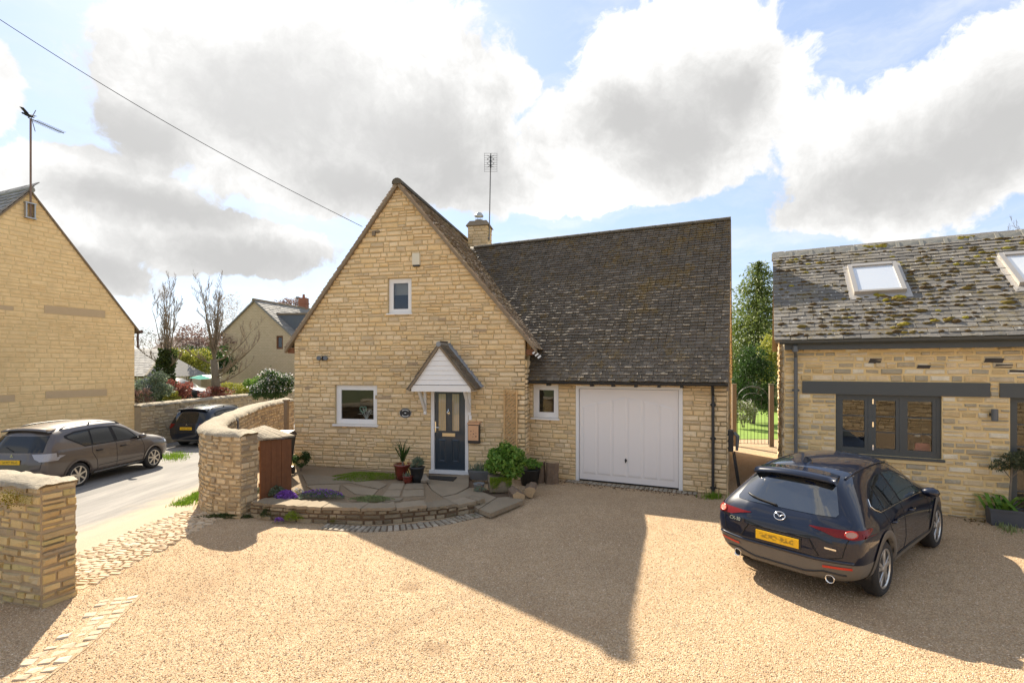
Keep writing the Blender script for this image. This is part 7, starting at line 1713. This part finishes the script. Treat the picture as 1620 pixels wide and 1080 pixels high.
# conifer beyond the gate
cb_ = Vector(((1200-810)/F*36, 36, 0)); ct_ = thing('conifer_tree', 'tall layered conifer beyond the garden gate', 'tree', tuple(cb_))
obj('trunk', MB().tube([cb_, cb_+Vector((0,0,9.2))], [.28,.04], 8), M['bark'], ct_, True)
g_ = np.random.default_rng(8); C = []; D = []
for z in np.arange(1.0, 10.4, .22):
    rr = (10.6-z)*.72+.4; nb_ = int(7+rr*4)
    for i in range(nb_):
        a = g_.random()*6.283; L = rr*(.55+.55*g_.random())
        for k in range(int(10+L*9)):
            f = k/(10+L*9); q = np.array([math.cos(a)*L*f, math.sin(a)*L*f, z-.32*L*f*f+.10])+g_.normal(size=3)*np.array([.16,.16,.09])*(.4+f)
            C.append(q+np.array(cb_)); D.append([math.cos(a), math.sin(a), -.35])
link('crown', leaf_mesh('crown', C, (.15,.34), 2.8, 0, 8, np.array(D)), M['conifer'], ct_)
c = P(1191, 590, 24.5); shrub('shrub', 'large rounded dark glossy evergreen bush behind the garden gate', (c.x, c.y, 1.9), (1.15,1.1,1.95), 7000, (.09,.17), M['dkleaf'], 31, k=18)
c = P(1176, 630, 22.6); shrub('shrub', 'low pale flowering shrub at the lawn edge behind the gate', (c.x, c.y, .75), (.62,.5,.6), 1600, (.06,.12), M['sedum'], 32, k=8, extra=(M['whiteleaf'], 300, (.05,.09), .5))
c = P(1221, 520, 30); leafy_tree('garden_tree', 'pale green sunlit tree at the right of the conifer', Vector((c.x+.3, 30, 0)), 5.4, (1.2,1.2,2.2), 3200, (.12,.24), M['yelleaf'], 33)
c = P(1190, 640, 33); fe = thing('board_fence', 'dark board fence at the far end of the lawn', 'fence', tuple(c))
for k in range(26): obj('board', MB().box((c.x-3.4+k*.27, 33, .75), (.25,.03,1.7)), M['post_wood'], fe)
hb_ = Frame(P(1140, 600, 42), ang=0); fh = thing('far_house', 'pale rendered far house with plain roof seen past the garage end', 'house', tuple(hb_.W(1, 2, 0)))
obj('wall', wall_core(hb_, 0, 2.1, lambda s: 3.9, [], .2), M['barn_mortar'], fh)
obj('roof', MB().hexa([hb_.W(-1,-.2,3.8), hb_.W(2.3,-.2,3.8), hb_.W(2.3,3,4.6), hb_.W(-1,3,5.6), hb_.W(-1,-.2,3.9), hb_.W(2.3,-.2,3.9), hb_.W(1.0,3,5.5), hb_.W(-1,3,5.7)]), M['slate_far'], fh)
b3 = P(1612, 350, 30); b3.z = 0; t3 = bare_tree('bare_tree', 'pale bare treetop rising above the right end of the barn roof', b3+Vector((1.6,0,0)), 11.9, .8, 14, .25, M['bark2'], n_limbs=12, split=.5); del t3['group']
# shrubs above the lane wall
def lane_shrub(label, px, py, Y, r, n, size, lm, seed, **k):
    c = P(px, py, Y); return shrub('shrub', label, (c.x, c.y, c.z), r, n, size, lm, seed, group=None, **k)
lane_shrub('red leaved shrub below the ivy clad tree', 286, 617, 25.5, (.85,.6,.62), 1800, (.07,.15), M['redleaf'], 41)
lane_shrub('grey green wispy shrub at the corner of the ochre house', 236, 612, 24.0, (1.1,.7,.85), 2200, (.07,.16), M['greyleaf'], 42)
lane_shrub('pinkish bare stemmed shrub next to the ochre house', 222, 628, 23.0, (.6,.5,.45), 900, (.05,.12), M['pinkleaf'], 43)
lane_shrub('low yellow green shrub between the red shrub and the wall', 272, 628, 24.6, (.5,.4,.35), 900, (.06,.12), M['yelleaf'], 44)
lane_shrub('low red and orange leaved plants along the wall top at the clean trunk', 335, 622, 28.0, (1.2,.5,.42), 1500, (.06,.13), M['redleaf'], 45)
lane_shrub('yellow green low hedge along the wall top', 375, 616, 29.5, (1.7,.6,.42), 2200, (.07,.14), M['yelleaf'], 46)
lane_shrub('small fresh green bush left of the white flowering shrub', 404, 609, 27.0, (.6,.5,.55), 1100, (.06,.14), M['leaf'], 47)
c = P(433, 612, 21.5); shrub('shrub', 'rounded white flowering evergreen shrub beside the cottage gable', (c.x, c.y, c.z), (.95,.8,.80), 6500, (.07,.14), M['dkleaf'], 48, k=22, stem=False, extra=(M['whiteleaf'], 1500, (.05,.10), c.z-.2))
lane_shrub('yellow green mixed shrub in the garden behind the van', 300, 575, 38, (2.0,1.2,1.6), 3200, (.12,.26), M['yelleaf'], 49)
lane_shrub('dark green bush behind the dark van roof', 325, 572, 40, (2.4,1.2,1.7), 3000, (.12,.26), M['dkleaf'], 50)
lane_shrub('dull pink blossom tree in front of the far dark roof', 315, 545, 44, (3.4,1.6,1.9), 3600, (.10,.24), M['pinkleaf'], 51)
lane_shrub('pale brown leafless thicket beyond the ochre house', 245, 560, 46, (3.2,1.6,2.6), 3200, (.08,.30), M['twig'], 52, elong=7)
lane_shrub('pale budding treetop left of the far stone gable', 375, 505, 58, (3.2,2,3.2), 2600, (.10,.34), leaf_mat('pale_bud', [(.34,.25,.14),(.42,.30,.18),(.30,.24,.12)]), 53, elong=6)
lane_shrub('pink flowering treetop behind the far roof', 462, 488, 62, (2.4,2,1.4), 1800, (.12,.3), M['pinkleaf'], 54)
# ---------------- houses beyond the lane
def tex_wall(name, cols, sc):
    m, t, b = newmat(name); br = nd(t, 'ShaderNodeTexBrick', {'offset': .5}, Vector=nd(t, 'ShaderNodeVectorMath', {'operation': 'MULTIPLY'}, i0=nd(t, 'ShaderNodeTexCoord').outputs['UV'], i1=(1,1,1)).outputs[0], Color1=(*cols[0],1), Color2=(*cols[1],1), Mortar=(*cols[2],1), Scale=sc, Mortar_Size=.03, Brick_Width=.9, Row_Height=.42)
    t.links.new(br.outputs[0], b.inputs['Base Color']); setb(b, Roughness=.95); return m
def uv_planar(o, u, s=1.0):
    uv = o.data.uv_layers.new(); 
    for l in o.data.loops: p = o.data.vertices[l.vertex_index].co; uv.data[l.index].uv = (p.dot(u)*s, p.z*s)
M['far_stone'] = tex_wall('far_coursed_stone', ((.62,.48,.30),(.56,.43,.26),(.44,.34,.21)), 3.0)
Y0 = 44.0
Fh = Frame(P(352, 600, Y0), ang=rad(-14)); fa, fza = Fh.sz(403, 477); fe0 = Fh.s(352); fe1 = Fh.s(476)
far = thing('far_stone_house', 'stone gabled house with slate dormer roof behind the clean trunked tree', 'house', tuple(Fh.W(3, 2, 0)))
zl = Fh.sz(352, 528)[1]; kf = (fza-zl)/(fa-fe0)
ow = obj('gable_wall', wall_core(Fh, fe0, fe1, lambda s: fza-kf*abs(s-fa), [(Fh.s(437), Fh.s(447.5), Fh.sz(442,552)[1], Fh.sz(442,531)[1])], .3, brk=(fa,)), M['far_stone'], far); uv_planar(ow, Fh.u)
window(Fh, Fh.s(437), Fh.s(447.5), Fh.sz(442,552)[1], Fh.sz(442,531)[1], far, M['brown_wood'], fw=.09, sash=.05, room=1.5)
rr = MB()
for (s0, s1) in ((fa, fe1+.3), (fe0-.3, fa)):
    z0, z1 = fza-kf*abs(s0-fa), fza-kf*abs(s1-fa)
    rr.hexa([Fh.W(s0,-.15,z0), Fh.W(s1,-.15,z1), Fh.W(s1,11,z1), Fh.W(s0,11,z0), Fh.W(s0,-.15,z0+.15), Fh.W(s1,-.15,z1+.15), Fh.W(s1,11,z1+.15), Fh.W(s0,11,z0+.15)])
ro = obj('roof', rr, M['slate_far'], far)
upf = (Fh.W(fa,0,fza)-Fh.W(fe1,0,fza-kf*(fe1-fa))).normalized(); nf = Fh.n.cross(upf); nf = nf if nf.z > 0 else -nf
pieces('slate', tiles(Fh.W(fe1+.3,-.15,fza-kf*(fe1+.3-fa))+nf*.1, Fh.n, upf, nf, 11, 6.2, .5, .3, .03, seed=91), TLV, M['slate_far'], ro, limit=0, rest='slates')
obj('ridge', MB().tube([Fh.W(fa,-.2,fza+.15), Fh.W(fa,11,fza+.15)], .14, 6), M['verge'], ro)
# cross wing dormer with darker slates
dz0 = Fh.sz(470, 497)[1]
da, dbb, dc_, dd_ = P(437, 497, Y0-.3), P(500, 496, Y0-.3), P(500, 540, Y0-1.2), P(458, 538, Y0-1.0)
obj('dormer_roof', MB().prism([da, dbb, dc_, dd_], (0,.1,.12)), tile_mat('dark_blue_slate', [(.10,.11,.115),(.12,.13,.135),(.085,.095,.10)], (.12,.11,.05), (.12,.1,.05), .15, .1), far)
obj('dormer_ridge', MB().tube([da, dbb], .10, 6), M['verge'], far)
obj('dormer_wall', MB().prism([P(458,538,Y0-.2), P(500,540,Y0-.2), P(500,640,Y0-.2), P(458,640,Y0-.2)], (0,.2,0)), M['far_stone'], far)
obj('security_light', MB().box(P(433.5, 522, Y0-.4), (.3,.2,.3)), M['dark_pipe'], far)
chx = P(480.5, 492, Y0+6); ch_ = obj('chimney', MB().box((chx.x, chx.y, chx.z+.0), (.75,.7,2.6)).box((chx.x, chx.y, chx.z+.75), (.85,.8,.12)), M['brick'], far)
obj('chimney_pot', MB().lathe([(.14,0),(.11,.35),(.13,.37)], (chx.x, chx.y, chx.z+1.3), 10), M['brick'], ch_)
ax_ = P(471, 490, Y0+6); obj('aerial', MB().tube([ax_-Vector((0,0,1)), ax_+Vector((0,0,1.2))], .03, 5).box(ax_+Vector((0,0,1.2)), (.25,.3,.2)), M['dull_metal'], far)
# long dark roofed building behind the trees
lo = Frame(P(238, 600, 60), ang=0); lr = thing('far_long_house', 'long low dark roofed house seen through the bare trees', 'house', tuple(lo.W(4, 3, .5)))
w_ = obj('wall', wall_core(lo, 0, 10.5, lambda s: 4.6, [], .3), M['far_stone'], lr); uv_planar(w_, lo.u)
obj('roof', MB().hexa([lo.W(-.3,-.3,4.5), lo.W(10.8,-.3,4.5), lo.W(10.8,4,6.4), lo.W(-.3,4,6.4), lo.W(-.3,-.3,4.7), lo.W(10.8,-.3,4.7), lo.W(10.8,4,6.6), lo.W(-.3,4,6.6)]), mat('dark_brown_roof', (.11,.085,.07), .9, var=.3), lr)
for k in range(3): obj('window', MB().fbox(lo, 1.5+3*k, 2.6+3*k, -.05, .05, 2.2, 3.6), M['cglass'], lr)
# little slate roofed outbuilding by the ochre house
oA = P(205, 600, 33); ob = Frame((oA.x-3, oA.y), ang=rad(-10)); oh = thing('outbuilding', 'small outbuilding with pale slate hipped roof next to the ochre house', 'building', tuple(ob.W(2, 1, .45)))
w_ = obj('wall', wall_core(ob, 0, 4.6, lambda s: 2.2, [], .3), M['far_stone'], oh); uv_planar(w_, ob.u)
e_ = ob.W(-.2,-.25,2.2); apx = [ob.W(-.2,3,3.9), ob.W(3.2,3,3.9)]
obj('roof', MB().add([e_, ob.W(5.0,-.25,2.2), apx[1], apx[0], ob.W(5.0,5,2.2), ob.W(-.2,5,2.2)], [(0,1,2,3),(1,4,2),(2,4,5,3)]), M['slate_far'], oh)
upo = (apx[0]-e_).normalized(); no = ob.u.cross(upo); 
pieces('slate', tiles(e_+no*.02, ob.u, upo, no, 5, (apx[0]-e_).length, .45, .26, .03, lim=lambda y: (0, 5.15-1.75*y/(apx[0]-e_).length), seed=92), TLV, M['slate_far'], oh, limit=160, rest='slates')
obj('hip', MB().tube([ob.W(5.0,-.25,2.25), apx[1]+Vector((0,0,.06))], .09, 6), M['coping'], oh)
# turquoise cover beyond the van and a low garden wall
gs = P(324, 598, 33); tag(obj('tarpaulin', MB().add([gs+Vector(p) for p in ((-.85,-.3,.02),(-.1,-.4,-.08),(.7,-.3,-.02),(.85,.3,.06),(.2,.5,.22),(-.7,.4,.16),(-.2,0,.2))], [(0,1,6),(1,2,6),(2,3,6),(3,4,6),(4,5,6),(5,0,6)]), M['green_sheet']), 'turquoise sheet stretched over something beyond the dark van', 'tarpaulin')
bw2 = Frame(P(318, 600, 38), ang=0); bo = tag(obj('garden_wall', wall_core(bw2, 0, 5.2, lambda s: 1.9, [], .3), M['far_stone']), 'low stone garden wall in front of the far gabled house', 'wall'); uv_planar(bo, bw2.u)
# distant hedge line and a belt of trees closing the view
g_ = np.random.default_rng(77); n = 9000; a = g_.random(n)*2-1; X = a*150; Yy = 105+g_.random(n)*14; Z = g_.random(n)**.8*(3.2+1.6*np.sin(X*.13)+.9*np.sin(X*.41+1))
tag(link('distant_hedgerow', leaf_mesh('distant_hedgerow', np.stack([X, Yy, Z], 1), (.5,1.5), 1.6, 0, 77), M['dkleaf']), 'distant belt of hedge and trees on the horizon', 'hedge', kind='stuff')
